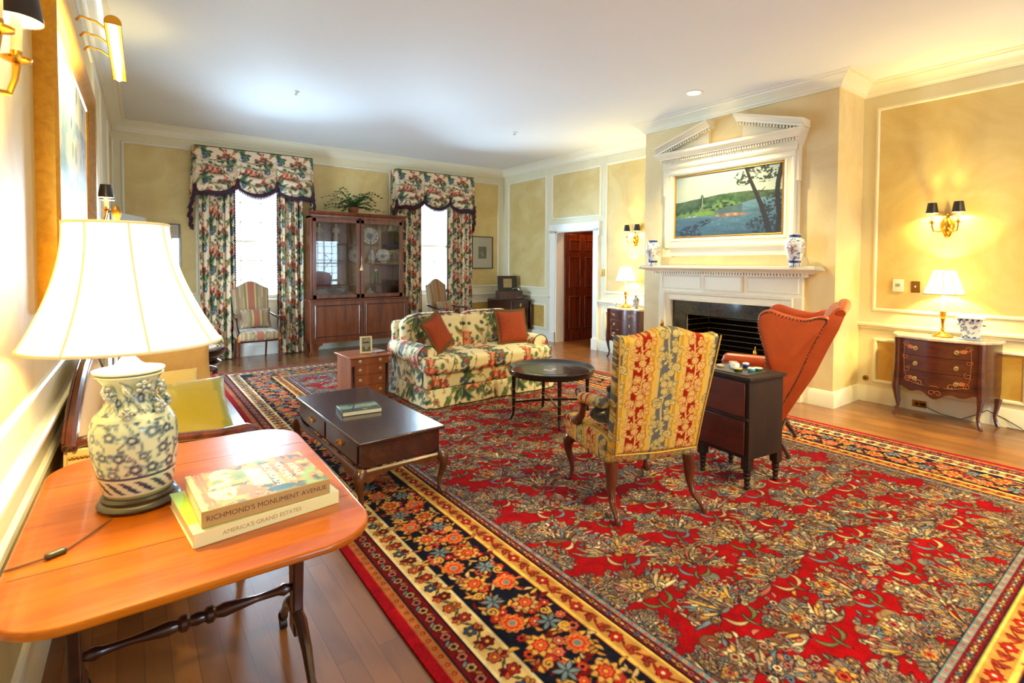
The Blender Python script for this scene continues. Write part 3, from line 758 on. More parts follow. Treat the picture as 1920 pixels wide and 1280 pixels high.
    def main(x, y, a, k):
        nx, ny_ = -math.sin(a), math.cos(a); ca, sa = math.cos(a), math.sin(a)
        def Q(u, v): return x + ca * u + nx * v, y + sa * u + ny_ * v
        s = 1 if k % 2 else -1
        for i in range(54):
            px, py = Q(r.uniform(-.125, .125), r.uniform(-.14, .14)); cv.leaf(px, py, r.uniform(.03, .06), r.uniform(.006, .011), r.random() * 6.28, r.choice([GOLD, (196, 138, 70), TAN, DR, (190, 110, 70)]), (60, 34, 30), r.uniform(-.2, .2))
        for i in range(9):
            px, py = Q(r.uniform(-.11, .11), r.uniform(-.13, .13)); cv.flower(px, py, r.uniform(.018, .026), 7, r.choice([(190, 52, 44), OR, ROSE]), r.choice([GOLD, NAVY, CRM]), DR, r.random())
        px, py = Q(.01, s * .055)
        for i in range(9): cv.leaf(px, py, .060, .014, a + i * .698 + .2, GOLD if k % 3 else (206, 170, 110), BRN)
        cv.flower(px, py, .030, 8, (214, 92, 58), GOLD, DR, 0)
        px, py = Q(-.075, -s * .06)
        for i in range(6): cv.leaf(px, py, .055, .010, a + i * 1.05, GB, NAVY)
        px, py = Q(.085, -s * .07); cv.flower(px, py, .040, 8, (202, 60, 40), GB, (228, 150, 80), 0, .4)
        for i in range(10): cv.ell(px + .046 * math.cos(i * .628), py + .046 * math.sin(i * .628), .008, .008, 0, OR, GOLD, .4)
        px, py = Q(-.02, -s * .10); cv.curl(px, py, .028, a, 1.3, .0055, GOLD, s); px, py = Q(.10, s * .09); cv.curl(px, py, .024, a + 2, 1.3, .005, GOLD, -s)
    along(.46, .235, main)
    def gold(x, y, a, k):
        s = 1 if k % 2 else -1; nx, ny_ = -math.sin(a) * s, math.cos(a) * s
        cv.line([(x - math.cos(a) * .045, y - math.sin(a) * .045), (x + nx * .022, y + ny_ * .022), (x + math.cos(a) * .045, y + math.sin(a) * .045)], .003, DR)
        if k % 3 == 0: cv.flower(x, y, .026, 7, (170, 40, 34), CRM, DR, k)
        else:
            cv.flower(x, y, .016, 5, [OR, DR][k % 2], CRM, DR, k)
            for t in (-.8, .8): cv.leaf(x, y, .035, .009, a + t * s, (150, 60, 40), (90, 30, 24))
    along(.677, .075, gold)
    along(.756, .05, lambda x, y, a, k: (cv.flower(x, y, .012, 5, [GB, GOLD, ROSE][k % 3], NAVY, NAVY, k), cv.leaf(x + math.cos(a) * .012, y + math.sin(a) * .012, .026, .006, a, TAN, NAVY)))
    along(.788, .036, lambda x, y, a, k: cv.flower(x, y, .009, 4, [ROSE, TAN][k % 2], RED, None))
    n = vnoise(XX * 24, YY * 24, 5, 2)[..., None]; cv.a *= (.86 + .26 * n).astype(np.float32)
    cv.a = cv.a ** 1.12 * .93
    cv.a += (np.random.RandomState(1).rand(cv.H, cv.W, 1).astype(np.float32) - .5) * .07
    band_ab = 1 + .06 * np.sin(YY * 3.1 + .6 * np.sin(YY * 9))[..., None]; cv.a *= band_ab.astype(np.float32)
    np.clip(cv.a, 0, 1, out=cv.a)
    return cv
rug_cv = make_rug()
RX0, RY0, RZ = 1.0, -.25, .012
m_rug = mat('knotted_wool_pile', (.5, .1, .1), .95, vcol=True, spec=.0, sheen=.04, bump=(260, .25, .003))
xs = np.concatenate([[0, 0], np.linspace(0, 4.35, 871), [4.35, 4.35]]); ys = np.concatenate([[0, 0], np.linspace(0, 3.0, 640), np.linspace(3.0, 8.10, 720)[1:], [8.10, 8.10]])
Xg, Yg = np.meshgrid(xs, ys, indexing='ij')
Zg = np.full_like(Xg, RZ); Zg[0, :] = Zg[-1, :] = 0.001; Zg[:, 0] = Zg[:, -1] = 0.001
wob = .006 * np.sin(Yg * 2.3) * np.exp(-np.minimum(Xg, 4.35 - Xg) / .05)
rug = sheet('oriental_rug', np.stack([Xg + RX0 + wob, Yg + RY0, Zg], -1), m_rug, cols=rug_cv.samp(Xg, Yg))
tag(rug, 'room-sized red oriental rug with navy floral border on the oak floor', 'rug')
del Xg, Yg, Zg, rug_cv
# ------------------------------------------------------------------ shared materials
m_cloth_c = mat('printed_linen_curtain', (.8, .7, .5), .85, vcol=True, sheen=.15, bump=(300, .15, .002))
m_fringe = mat('plum_bullion_fringe', S(74, 34, 44), .85, bump=(220, .8, .006), vary=(60, S(40, 24, 52), .8, (1, 1, 1)))
m_mahog = mat('mahogany', S(112, 54, 30), .3, coat=.45, coat_rough=.12, wood=(S(66, 28, 16), (1, 1, 9), 1.6))
m_mahog_h = mat('mahogany_long_grain', S(120, 58, 32), .3, coat=.45, coat_rough=.12, wood=(S(70, 30, 16), (9, 9, 1), 1.6))
m_dark = mat('dark_mahogany', S(72, 32, 22), .28, coat=.5, coat_rough=.1, wood=(S(40, 16, 12), (8, 1.2, 8), 1.6))
m_black = mat('black_lacquer', S(16, 15, 15), .22, coat=.6, coat_rough=.08)
m_brass = mat('polished_brass', S(226, 170, 66), .22, 1)
m_brass_dk = mat('aged_brass', S(168, 122, 52), .38, 1)
m_porc = mat('white_porcelain', S(232, 232, 226), .2, coat=.6)
m_paper = mat('book_pages', S(238, 232, 214), .8, wood=(S(220, 210, 184), (1, 1, 60), 6))

def chips(mb, pts, w, h, d):
    for x, y, z in pts: mb.box(x - w / 2, x + w / 2, y - d / 2, y + d / 2, z - h / 2, z + h / 2)

# ------------------------------------------------------------------ curtains and swagged valances
def curtain(a, b, label, inner, phase, group):
    nfold = max(4, int((b - a) / .085)); nu, nv = 110, 230
    u = np.linspace(0, 1, nu)[:, None]; v = np.linspace(0, 1, nv)[None, :]
    z = .015 + v * 3.02 + 0 * u
    amp = .034 * (1 - .35 * v)
    ph = u * nfold * 2 * PI + phase + .5 * np.sin(v * 3 + u * 5)
    y = 8.955 - amp * np.sin(ph) - .012 * np.sin(ph * 2.3 + v * 2) + 0 * v
    x = a + (b - a) * (u + .012 * np.sin(ph * 1.0 + 1) + .012 * np.sin(v * 7 + u * 4) * (1 - v)) + 0 * v
    cols = cz_curt.samp((u * (b - a) * 2.1 + phase * .3 + 0 * v), z + phase * .11)
    t = thing('floral_curtain', label, 'curtain', ((a + b) / 2, 8.955, 0), 0, group)
    P = np.stack([x - (a + b) / 2, y - 8.955, z], -1)
    o = sheet('curtain_panel', P, m_cloth_c, t, cols=cols)
    md = o.modifiers.new('thick', 'SOLIDIFY'); md.thickness = .005; md.offset = 0
    e = P[-1] if inner > 0 else P[0]
    mb = MB(); mb.tube([tuple(p + np.array([inner * .008, -.004, 0])) for p in e[::3]], .008, 6)
    for k in range(150):
        p = e[int(k / 150 * (nv - 1))]; mb.ball((p[0] + inner * .018, p[1] - .004, p[2]), .008, 4)
    mb.build('bobble_fringe', m_fringe, t)
    return t
def valance(cx, label, sd):
    hw = .83; dep = .21; nf = 230; nr = 40; zt = 3.20
    path = []
    for k in range(nr): path.append((-hw - .03 * math.sin(k / nr * 3), dep * (1 - k / nr), -1 + k / nr))
    for k in range(nf + 1): path.append((-hw + 2 * hw * k / nf, 0, k / nf))
    for k in range(1, nr + 1): path.append((hw + .03 * math.sin(k / nr * 3), dep * k / nr, 1 + k / nr))
    nv = 84; P = np.zeros((len(path), nv, 3)); U = np.zeros((len(path), nv)); V = np.zeros((len(path), nv)); arc = 0
    for i, (x, y, s) in enumerate(path):
        c = .5
        if i: arc += math.hypot(x - path[i - 1][0], y - path[i - 1][1])
        if 0 <= s <= 1:
            c = (s * 3) % 1.; q = math.sin(PI * c); edge = min(s, 1 - s)
            L = .54 + .14 * q ** .8 + (.12 * max(0, 1 - edge / .10)); am = .10 * q ** .45; g = 0
        else:
            k = (-s if s < 0 else s - 1); g = abs(((k * 3.4) % 1) - .5) * 2
            L = .74 + .42 * k + .05 * g; am = .0; q = 0
        for j in range(nv):
            t = j / (nv - 1); f = max(0, t - .22) / .78
            fold = am * (abs(math.sin(PI * (1.5 + 4.6 * f ** .8 + .25 * (c - .5)))) ** .7) * min(1, f * 3) if 0 <= s <= 1 else 0
            out = .03 * math.sin(PI * t) * (1 if 0 <= s <= 1 else 0) + fold
            sidew = .04 * (g - .5) * t if not 0 <= s <= 1 else 0
            xx = x + (sidew * (1 if x > 0 else -1)) + (.03 * t * (1 if x > 0 else -1) if not 0 <= s <= 1 else 0)
            P[i, j] = (xx, y - out, zt - L * t); U[i, j] = arc * 1.05 + .05 * sd; V[i, j] = 0 if j == 0 else V[i, j - 1] - 1.05 * math.hypot(P[i, j, 1] - P[i, j - 1, 1], P[i, j, 2] - P[i, j - 1, 2])
    o_t = thing('swag_valance', label, 'valance', (cx, 8.88, 0), 0, 'swagged floral valances')
    o = sheet('swagged_cloth', P, m_cloth_c, o_t, cols=cz_curt.samp(U, V + .3)); md = o.modifiers.new('thick', 'SOLIDIFY'); md.thickness = .006; md.offset = 0
    mb = MB(); e = P[:, -1]; mb.tube([tuple(p) for p in e[::2]], .026, 6)
    for k in range(0, len(path), 3):
        p = e[k]; mb.lathe([(.006, 0), (.012, -.02), (.008, -.055), (.0005, -.068)], 5, (p[0], p[1] - .002, p[2]), cap=False)
    for i0 in (nr, nr + nf // 3, nr + 2 * nf // 3, nr + nf):   # gathered cords where swags meet
        p = P[i0, -1]; mb.lathe([(.01, .11), (.035, .08), (.030, .03), (.045, -.03), (.01, -.06)], 10, (p[0], p[1] - .02, p[2]))
    mb.build('bullion_fringe', m_fringe, o_t)
    MB().box(-hw + .006, hw - .006, .006, .212, zt - .02, zt).build('pelmet_board', m_white, o_t)
    mb = MB(); mb.tube([(-hw, -.004, zt), (hw, -.004, zt)], .006, 6); mb.build('top_piping', m_fringe, o_t)
G = 'floral curtain panels at the far windows'
curtain(1.00, 1.46, 'floral curtain panel nearest the west wall, beside the striped armchair', 1, .0, G)
curtain(2.09, 2.47, 'floral curtain panel hanging against the bookcase side, behind the first armchair', -1, 1.7, G)
curtain(4.12, 4.62, 'floral curtain panel between the glazed bookcase and the second window', 1, 2.9, G)
curtain(5.24, 5.78, 'floral curtain panel beside the small black-framed picture', -1, 4.1, G)
valance(1.785, 'swagged floral valance over the window nearer the west wall', 0)
valance(4.93, 'swagged floral valance over the window between bookcase and small picture', 1)

# ------------------------------------------------------------------ glazed bookcase
bc = thing('glazed_bookcase', 'tall mahogany bookcase with glazed upper doors and panelled cupboard below', 'bookcase', (3.27, 8.75, 0))
def bcb(name, m, boxes, bev=.003, par=None):
    mb = MB()
    for b in boxes: mb.box(*b)
    return mb.build(name, m, par or bc, bevel=bev)
m_bc = mat('bookcase_mahogany', S(126, 64, 34), .3, coat=.4, coat_rough=.14, wood=(S(78, 34, 18), (7, 7, .8), 2.))
X0, X1, YB, YU, YL = -.80, .78, .01, -.26, -.33
bcb('upper_case', m_bc, [(X0, X0 + .03, YU, YB, .90, 2.24), (X1 - .03, X1, YU, YB, .90, 2.24), (X0, X1, YU, YB, 2.20, 2.24), (X0, X1, YB - .015, YB, .90, 2.24), (-.022, .022, YU, YU + .03, .9, 2.24)])
mb = MB(); mb.run([(X1, YB), (X1, YU), (X0, YU), (X0, YB)], [(-o, z) for o, z in ((0, 2.23), (0, 2.232), (-.012, 2.232), (-.014, 2.25), (-.03, 2.262), (-.045, 2.285), (-.05, 2.31), (0, 2.31))][::-1])
mb.v = [(x, y, z) for x, y, z in mb.v]; mb.box(X0, X1, YU, YB, 2.24, 2.309)
mb.build('cornice', m_bc, bc)
m_shelf_b = mat('bookcase_shelf', S(92, 50, 30), .5)
for z in (1.12, 1.48, 1.80): bcb('shelf', m_shelf_b, [(X0 + .03, X1 - .03, YU + .06, YB - .015, z - .018, z)])
bcb('lower_case', m_bc, [(X0 - .03, X1 + .07, YL, YB, .20, .875)])
bcb('waist_moulding', m_mahog_h, [(X0 - .045, X1 + .085, YL - .018, YB, .875, .90)], .008)
for x in (X0 + .0, X1 + .03):
    mb = MB()
    mb.prism([(-.03 + 0, .2), (.16, .2), (.15, .17), (.10, .15), (.085, .10), (.095, .05), (.08, .02), (.09, 0), (-.03, 0), (-.04, .04), (-.022, .10)], YL - .012, YL + .05, 'y')
    if x > 0: mb.v = [(-p[0], p[1], p[2]) for p in mb.v]; mb.f = [tuple(reversed(f)) for f in mb.f]
    mb.v = [(p[0] + x, p[1], p[2]) for p in mb.v]
    mb.build('bracket_foot', m_bc, bc, bevel=.003)
for x in (X0, X1): bcb('rear_foot', m_bc, [(x - .03, x + .05, YB - .08, YB - .02, 0, .2)])
m_leadp = glass_mat('bookcase_glass', (.97, .98, 1.), .0)
for nm, a, b in (('a', X0 + .03, -.012), ('b', .012, X1 - .03)):
    d = MB()
    for q in ((a, a + .055, .91, 2.20), (b - .055, b, .91, 2.20), (a, b, .91, .97), (a, b, 2.14, 2.20)): d.box(q[0], q[1], YU - .022, YU - .002, q[2], q[3])
    do = d.build('glazed_door', m_bc, bc, bevel=.003)
    A, B_, z0, z1 = a + .055, b - .055, .97, 2.14; w = B_ - A; h = z1 - z0; mb = MB()
    def P(u, v): return (A + u * w, YU - .014, z0 + v * h)
    cx, q = .5, .30
    o1 = [(.36, .93), (.64, .93), (.82, .82), (.82, .58), (.64, .47), (.36, .47), (.18, .58), (.18, .82)]
    o2 = [(u, .94 - v) for u, v in o1]
    for oc in (o1, o2): mb.tube([P(*p) for p in oc], .0045, 4, closed=True)
    for (p, r_) in (((.36, .93), (.36, 1)), ((.64, .93), (.64, 1)), ((.18, .7), (0, .7)), ((.82, .7), (1, .7)), ((.18, .24), (0, .24)), ((.82, .24), (1, .24)), ((.36, .01), (.36, 0)), ((.64, .01), (.64, 0)), ((.18, .47), (.36, .47)), ((.64, .47), (.82, .47)), ((0, .47), (.18, .47)), ((.82, .47), (1, .47)), ((.18, .36), (.18, .58)), ((.82, .36), (.82, .58))):
        mb.tube([P(*p), P(*r_)], .0045, 4)
    mb.build('glazing_bars', m_dark, do)
    MB().box(A - .01, B_ + .01, YU - .010, YU - .007, z0 - .01, z1 + .01).build('door_pane', m_leadp, do, smooth=0)
for a, b in ((X0 + .0, .012), (.03, X1 + .04)):
    fn = lambda u, v, h: (u, YL - h, v)
    d = MB().box(a, b, YL - .012, YL, .25, .85).build('cupboard_door', m_bc, bc, bevel=.002)
    MB().rectframe(a + .06, b - .06, .31, .79, [(0, .012), (.004, .016), (.012, .017), (.018, .012), (.02, .010), (0, .010)], fn).build('door_moulding', m_dark, d, smooth=30)
tas = thing('tassel', 'cream silk tassel hanging from the key of the glazed bookcase', 'tassel', (3.273, 8.425, 1.42))
m_silk = mat('cream_silk_thread', S(214, 190, 128), .6, bump=(200, .6, .004))
MB().lathe([(.002, .12), (.003, .03), (.011, .026), (.013, .015), (.009, .006), (.018, -.01), (.034, -.055), (.033, -.058), (.0005, -.05)], 14).build('tassel_skirt', m_silk, tas)
mb = MB(); mb.tube([(-.004, 0, .10), (-.006, -.004, .15), (0, -.002, .18), (.006, -.004, .15), (.004, 0, .10)], .0025, 5); mb.build('tassel_cord', m_silk, tas)

def plate(label, x, y, z, r, group=None):
    cv = Canvas(.26, .26, .004, (226, 226, 218), False); rr = random.Random(int(x * 100))
    for k in range(12): cv.flower(.13 + .10 * math.cos(k * .524), .13 + .10 * math.sin(k * .524), .016, 6, (96, 116, 146), (220, 220, 214), None, k)
    for k in range(9): cv.leaf(.13, .13, .05, .012, k * .7, (90, 110, 140), None)
    cv.curl(.13, .13, .07, 0, 1, .002, (100, 120, 150))
    t = thing('display_plate', label, 'plate', (x, y, z + r), 0, group)
    nr = 12; na = 48; P = np.zeros((na, nr, 3)); U = np.zeros((na, nr)); V = np.zeros((na, nr))
    prof = [(.02, .010), (.3, .008), (.55, .008), (.62, .0), (.75, -.006), (.9, -.010), (1, -.012), (1, -.006), (.9, .0), (.62, .012), (.4, .016), (.02, .016)]
    for i in range(na):
        a = 2 * PI * i / na
        for j, (q, d) in enumerate(prof):
            P[i, j] = (r * q * math.cos(a), d * r / .12, r * q * math.sin(a)); U[i, j] = .13 + .125 * q * math.cos(a); V[i, j] = .13 + .125 * q * math.sin(a)
    o = sheet('plate_dish', P, mat('painted_porcelain', (.8, .8, .8), .25, vcol=True, coat=.4), t, wrap=True, cols=cv.samp(U, V))
    t.rotation_euler = (-.18, 0, 0)
    mb = MB(); mb.tube([(-.02, .03, -r), (-.02, .018, -r * .5)], .003, 5); mb.tube([(.02, .03, -r), (.02, .018, -r * .5)], .003, 5); mb.tube([(-.02, .026, -r * .8), (.02, .026, -r * .8)], .003, 5); mb.build('plate_stand', m_brass_dk, t)
plate('largest blue and white plate, on the top shelf of the bookcase', 3.52, 8.69, 1.805, .15)
plate('blue and white plate beside the jug on the middle bookcase shelf', 3.76, 8.69, 1.485, .125)
plate('blue and white plate half behind the centre stile of the bookcase', 3.27, 8.69, 1.485, .125)
def figurine(name, label, cat, x, y, z, s, col, robe):
    t = thing(name, label, cat, (x, y, z))
    m1 = mat('fig_' + robe, col, .35, coat=.3, vary=(30, tuple(c * .6 for c in col), .6, (1, 1, 1)))
    MB().lathe([(.05 * s, 0), (.052 * s, .02 * s), (.04 * s, .03 * s), (.045 * s, .09 * s), (.032 * s, .16 * s), (.04 * s, .22 * s), (.036 * s, .26 * s), (.014 * s, .28 * s), (.0005, .285 * s)], 14, sy=.8).build('robed_body', m1, t)
    MB().ball((0, 0, .305 * s), .022 * s, 8, 1.2).build('head', m_porc, t)
    mb = MB()
    for q in (-1, 1): mb.tube([(q * .036 * s, 0, .245 * s), (q * .05 * s, -.01, .19 * s), (q * .02 * s, -.035 * s, .17 * s)], [.014 * s, .012 * s, .009 * s], 6)
    mb.build('arm', m1, t)
figurine('porcelain_statuette', 'slim white porcelain statuette on the top bookcase shelf, nearer the window curtain', 'figurine', 2.66, 8.67, 1.8005, 1.0, S(206, 200, 190), 'white')
figurine('porcelain_statuette', 'broader white porcelain statuette on the top bookcase shelf, nearer the centre stile', 'figurine', 2.93, 8.67, 1.8005, 1.02, S(206, 200, 190), 'white')
figurine('porcelain_figurine', 'small yellow-robed figurine on the lower bookcase shelf', 'figurine', 3.36, 8.65, 1.1205, .72, S(190, 160, 60), 'yellow')
figurine('porcelain_figurine', 'small green-robed figurine on the lower bookcase shelf', 'figurine', 3.62, 8.65, 1.1205, .80, S(60, 120, 84), 'green')
jug = thing('porcelain_jug', 'white porcelain jug between two plates on the middle bookcase shelf', 'jug', (3.53, 8.64, 1.4805))
MB().lathe([(.045, 0), (.05, .01), (.04, .03), (.062, .08), (.058, .12), (.034, .17), (.03, .20), (.04, .225), (.036, .225), (.026, .2), (.0005, .19)], 18).build('jug_body', m_porc, jug)
mb = MB(); mb.tube([(.034, 0, .2), (.08, 0, .19), (.085, 0, .12), (.055, 0, .08)], .006, 6); mb.build('handle', m_porc, jug)
tur = thing('covered_tureen', 'small white covered tureen on the bookcase floor behind the glass', 'tureen', (3.50, 8.64, .9015))
MB().lathe([(.05, 0), (.04, .02), (.085, .06), (.09, .09), (.088, .092), (.06, .11), (.02, .13), (.016, .14), (.02, .15), (.0005, .16)], 20).build('tureen_bowl', m_porc, tur)
for q in (-1, 1):
    mb = MB(); mb.tube([(q * .085, 0, .085), (q * .12, 0, .09), (q * .12, 0, .06), (q * .085, 0, .055)], .006, 6); mb.build('handle', m_porc, tur)

# trailing plant on top of the bookcase
pl = thing('trailing_houseplant', 'leafy green plant spilling over the top of the glazed bookcase', 'plant', (3.22, 8.66, 2.316))
MB().lathe([(.07, 0), (.09, .10), (.094, .105), (.086, .105), (.08, .09), (.0005, .085)], 18).build('flower_pot', mat('terracotta', S(150, 84, 56), .8), pl)
m_leaf = mat('plant_leaf', S(58, 96, 44), .45, vary=(9, S(30, 60, 28), .7, (1, 1, 1)), spec=.4)
st, lf = MB(), MB(); r = random.Random(4)
for k in range(46):
    a = r.uniform(0, 2 * PI); L = r.uniform(.22, .52); up = r.uniform(.02, .34); fx = math.cos(a) * L; fy = math.sin(a) * L * .55
    if fy > .16: fy = .16
    droop = r.uniform(0, .20) if fy < -.12 else 0
    pts = []
    for i in range(9):
        t = i / 8; pts.append((fx * t, fy * t, .09 + up * math.sin(t * PI * .6) - (droop * t * t if fy < -.12 else .05 * t * t)))
    pts = [(p[0], p[1], max(p[2], .02 if p[1] > -.24 else -.4)) for p in pts]
    st.tube(pts, [.0035 * (1 - .6 * i / 8) for i in range(9)], 4)
    for i in range(1, 9):
        for s in (-1, 1, 0):
            if s == 0 and i < 8: continue
            p = Vector(pts[i]); d = (Vector(pts[i]) - Vector(pts[i - 1])).normalized(); side = d.cross(Vector((0, 0, 1))).normalized()
            dr = (d * .7 + side * s * .9 + Vector((0, 0, r.uniform(-.2, .4)))).normalized(); w = dr.cross(Vector((r.uniform(-.3, .3), r.uniform(-.5, .5), 1))).normalized()
            l = r.uniform(.045, .07); q = l * .22; n = dr.cross(w) * .006
            lf.add([p, p + dr * l * .35 + w * q, p + dr * l * .35 - w * q, p + dr * l * .7 + w * q * .75, p + dr * l * .7 - w * q * .75, p + dr * l, p + dr * l * .4 + n], [(0, 1, 6), (0, 6, 2), (1, 3, 6), (6, 4, 2), (3, 5, 6), (6, 5, 4)])
st.build('plant_stems', mat('plant_stem', S(86, 92, 50), .6), pl); lf.build('foliage', m_leaf, pl)

# ------------------------------------------------------------------ striped armchairs
m_stripe = mat('striped_moire_silk', (.4, .3, .2), .5, vcol=True, sheen=.4, spec=.3)
def stripes(x):
    x = np.abs(x); c = np.zeros(x.shape + (3,)); c[:] = (146, 122, 86)
    for a, b, q in ((0, .050, (158, 92, 70)), (.050, .060, (204, 166, 100)), (.066, .10, (128, 112, 76)), (.10, .106, (180, 150, 104)), (.106, .155, (154, 130, 92)), (.155, .163, (186, 156, 112)), (.163, .215, (142, 112, 84)), (.215, .225, (188, 152, 100)), (.228, .30, (146, 122, 90))):
        c[(x >= a) & (x < b)] = q
    return lin(c / 255.)
def armchair(label, x, y, rz, group):
    t = thing('striped_armchair', label, 'armchair', (x, y, 0), rz, group)
    mb = MB(); rbox(mb, .56, .52, .12, .035, .02, (0, 0, .415), (0, 0, .022), lambda x, y, z: (x * (1 - .08 * (y + .26) / .52), y - .025 * (1 - (x / .28) ** 2) * (1 if y < 0 else 0), z)); o = mb.build('seat', m_stripe, t); setcol(o, stripes(coords(o)[:, 0]))
    mb = MB(); rbox(mb, .50, .085, .70, .03, .016, (0, 0, 0), (0, .012, 0), lambda x, y, z: (x * (.94 + .10 * (z + .35) / .7), y, z + (.055 * math.cos(x / .25 * PI * .5 * 1.9) if z > .1 else 0) * max(0, (z - .1) / .25)))
    M_ = Matrix.Translation((0, .27, .80)) @ Matrix.Rotation(-.16, 4, 'X'); mb.v = [tuple(M_ @ Vector(p)) for p in mb.v]
    o = mb.build('backrest', m_stripe, t); setcol(o, stripes(coords(o)[:, 0]))
    for s in (-1, 1):
        mb = MB(); mb.tube([(s * .27, -.215, 0), (s * .272, -.215, .04), (s * .275, -.22, .30), (s * .275, -.22, .455)], [.015, .018, .026, .027], 4); mb.build('leg', m_mahog, t)
        mb = MB(); mb.box(s * .275 - .014, s * .275 + .014, -.2445, -.236, .345, .435); mb.build('inlay_panel', mat('satinwood', S(206, 122, 52), .35), t)
        mb = MB(); mb.tube([(s * .225, .36, 0), (s * .22, .30, .2), (s * .215, .25, .40), (s * .225, .29, .60)], [.016, .018, .02, .016], 4); mb.build('leg', m_mahog, t)
        mb = MB(); mb.tube([(s * .275, -.215, .455), (s * .288, -.19, .52), (s * .295, -.175, .60), (s * .295, -.185, .66)], [.025, .022, .016, .017], 8)
        mb.tube([(s * .296, -.20, .672), (s * .298, -.14, .678), (s * .292, 0, .668), (s * .275, .15, .69), (s * .25, .305, .725)], [.017, .021, .017, .015, .014], 8); mb.build('armrest', m_dark, t)
    mb = MB(); mb.box(-.25, .25, -.225, -.20, .325, .36); mb.box(-.245, -.225, -.2, .25, .325, .36); mb.box(.225, .245, -.2, .25, .325, .36); mb.box(-.23, .23, .24, .26, .325, .36); mb.build('seat_rail', m_dark, t)
    # lumbar cushion, a thing of its own
    p = MB(); pillow(p, .43, .30, .14, 22, Matrix.Rotation(PI / 2 - .22, 4, 'X'))
    o = p.build('striped_cushion', m_stripe, None); setcol(o, stripes(coords(o)[:, 0] * 1.05))
    c, s_ = math.cos(rz), math.sin(rz); lx, ly = .035, .12
    o.location = (x + lx * c - ly * s_, y + lx * s_ + ly * c, .645); o.rotation_euler = (0, 0, rz)
    return t, o
a1, c1 = armchair('striped silk armchair with wooden arms in front of the first window', 1.67, 8.50, .05, 'striped armchairs by the windows')
tag(c1, 'small striped cushion on the armchair at the first window', 'cushion', 'striped cushions')
a2, c2 = armchair('striped silk armchair half hidden behind the floral sofa', 4.86, 8.30, .38, 'striped armchairs by the windows')
tag(c2, 'small striped cushion on the armchair behind the sofa', 'cushion', 'striped cushions')

# ------------------------------------------------------------------ framed pictures on the far wall
def framed(name, label, cat, x0, x1, z0, z1, fcol, mount, art, w=.018):
    t = thing(name, label, cat, ((x0 + x1) / 2, YF - .004, (z0 + z1) / 2)); a, b = (x1 - x0) / 2, (z1 - z0) / 2
    fn = lambda u, v, h: (u, -h, v)
    MB().rectframe(-a + w, a - w, -b + w, b - w, [(0, 0), (0, .018), (.004, .022), (w, .022), (w, 0)], fn).build('picture_frame', fcol, t, smooth=30)
    MB().box(-a + w, a - w, -.008, -.002, -b + w, b - w).build('mount_board', mount, t)
    art(t, a, b)
    return t
def etching(t, a, b):
    n = 50; u, v = np.meshgrid(np.linspace(0, 1, n), np.linspace(0, 1, n), indexing='ij')
    g = .16 + .25 * vnoise(u * 6, v * 6, 3, 4); g = g + .45 * np.exp(-(((u - .45) / .12) ** 2 + ((v - .45) / .2) ** 2)); g = g + .3 * np.exp(-(((u - .62) / .1) ** 2 + ((v - .3) / .12) ** 2))
    P = np.stack([(u - .5) * .20, np.full_like(u, -.0085), (v - .5) * .25 + .0], -1)
    sheet('etching_print', P, mat('etching_paper', (.5, .5, .5), .8, vcol=True), t, cols=np.repeat(lin(np.clip(g, 0, 1))[..., None], 3, -1))
    MB().box(-a + .018, a - .018, -.0115, -.0105, -b + .018, b - .018).build('picture_glass', m_pane, t, smooth=0)
framed('framed_etching', 'black-framed etching with a wide white mount beside the far curtain', 'picture', 5.85, 6.37, 1.375, 2.045, m_black, mat('mount_card', S(236, 232, 220), .8), etching)
def glasspic(t, a, b):
    n = 40; u, v = np.meshgrid(np.linspace(0, 1, n), np.linspace(0, 1, n), indexing='ij')
    g = .35 + .3 * vnoise(u * 5, v * 5, 8, 4)
    P = np.stack([(u - .5) * .22, np.full_like(u, -.0085), (v - .5) * .3], -1)
    c = np.stack([lin(g), lin(g * .98), lin(g * .9)], -1)
    sheet('landscape_print', P, mat('etching_paper'), t, cols=c)
    MB().box(-a + .018, a - .018, -.0115, -.0105, -b + .018, b - .018).build('picture_glass', glass_mat('picture_glass', (1, 1, 1), .25), t, smooth=0)
framed('framed_print', 'black-framed print reflecting the garden door, partly behind the big lampshade', 'picture', .27, .775, 1.375, 2.05, m_black, mat('mount_card'), glasspic)

# ------------------------------------------------------------------ gramophone on its cabinet by the far corner
gl = thing('drop_leaf_table', 'dark mahogany drop-leaf table in the corner beneath the gramophone', 'table', (6.26, 8.42, 0), 0)
MB().box(-.16, .30, -.42, .44, .745, .77).build('table_top', m_dark, gl, bevel=.006)
MB().box(-.185, -.162, -.40, .42, .10, .765).build('drop_leaf', m_dark, gl, bevel=.01)
MB().box(.302, .322, -.40, .42, .18, .765).build('drop_leaf', m_dark, gl, bevel=.01)
MB().box(-.13, .28, -.36, .40, .60, .745).build('frieze', m_dark, gl)
for x in (-.10, .25):
    for y in (-.33, .37): mb = MB(); mb.tube([(x, y, 0), (x, y, .6)], [.02, .034], 4); mb.build('leg', m_dark, gl)
mb = MB(); mb.lathe([(.0005, 0), (.022, 0), (.026, .004), (.0005, .008)], 14, (0, 0, 0), sy=1.5); o = mb.build('escutcheon', m_brass, gl); o.rotation_euler = (PI / 2, 0, 0); o.location = (.07, -.362, .67)
m_gr = mat('gramophone_case', S(74, 42, 32), .5, vary=(6, S(50, 28, 24), .6, (1, 1, 1)), coat=.2)
gp = thing('portable_gramophone', 'old brown portable gramophone with raised lid on the corner table', 'gramophone', (6.27, 8.36, .771), -.35)
MB().box(-.23, .23, -.19, .19, 0, .17).build('gramophone_case', m_gr, gp, bevel=.008)
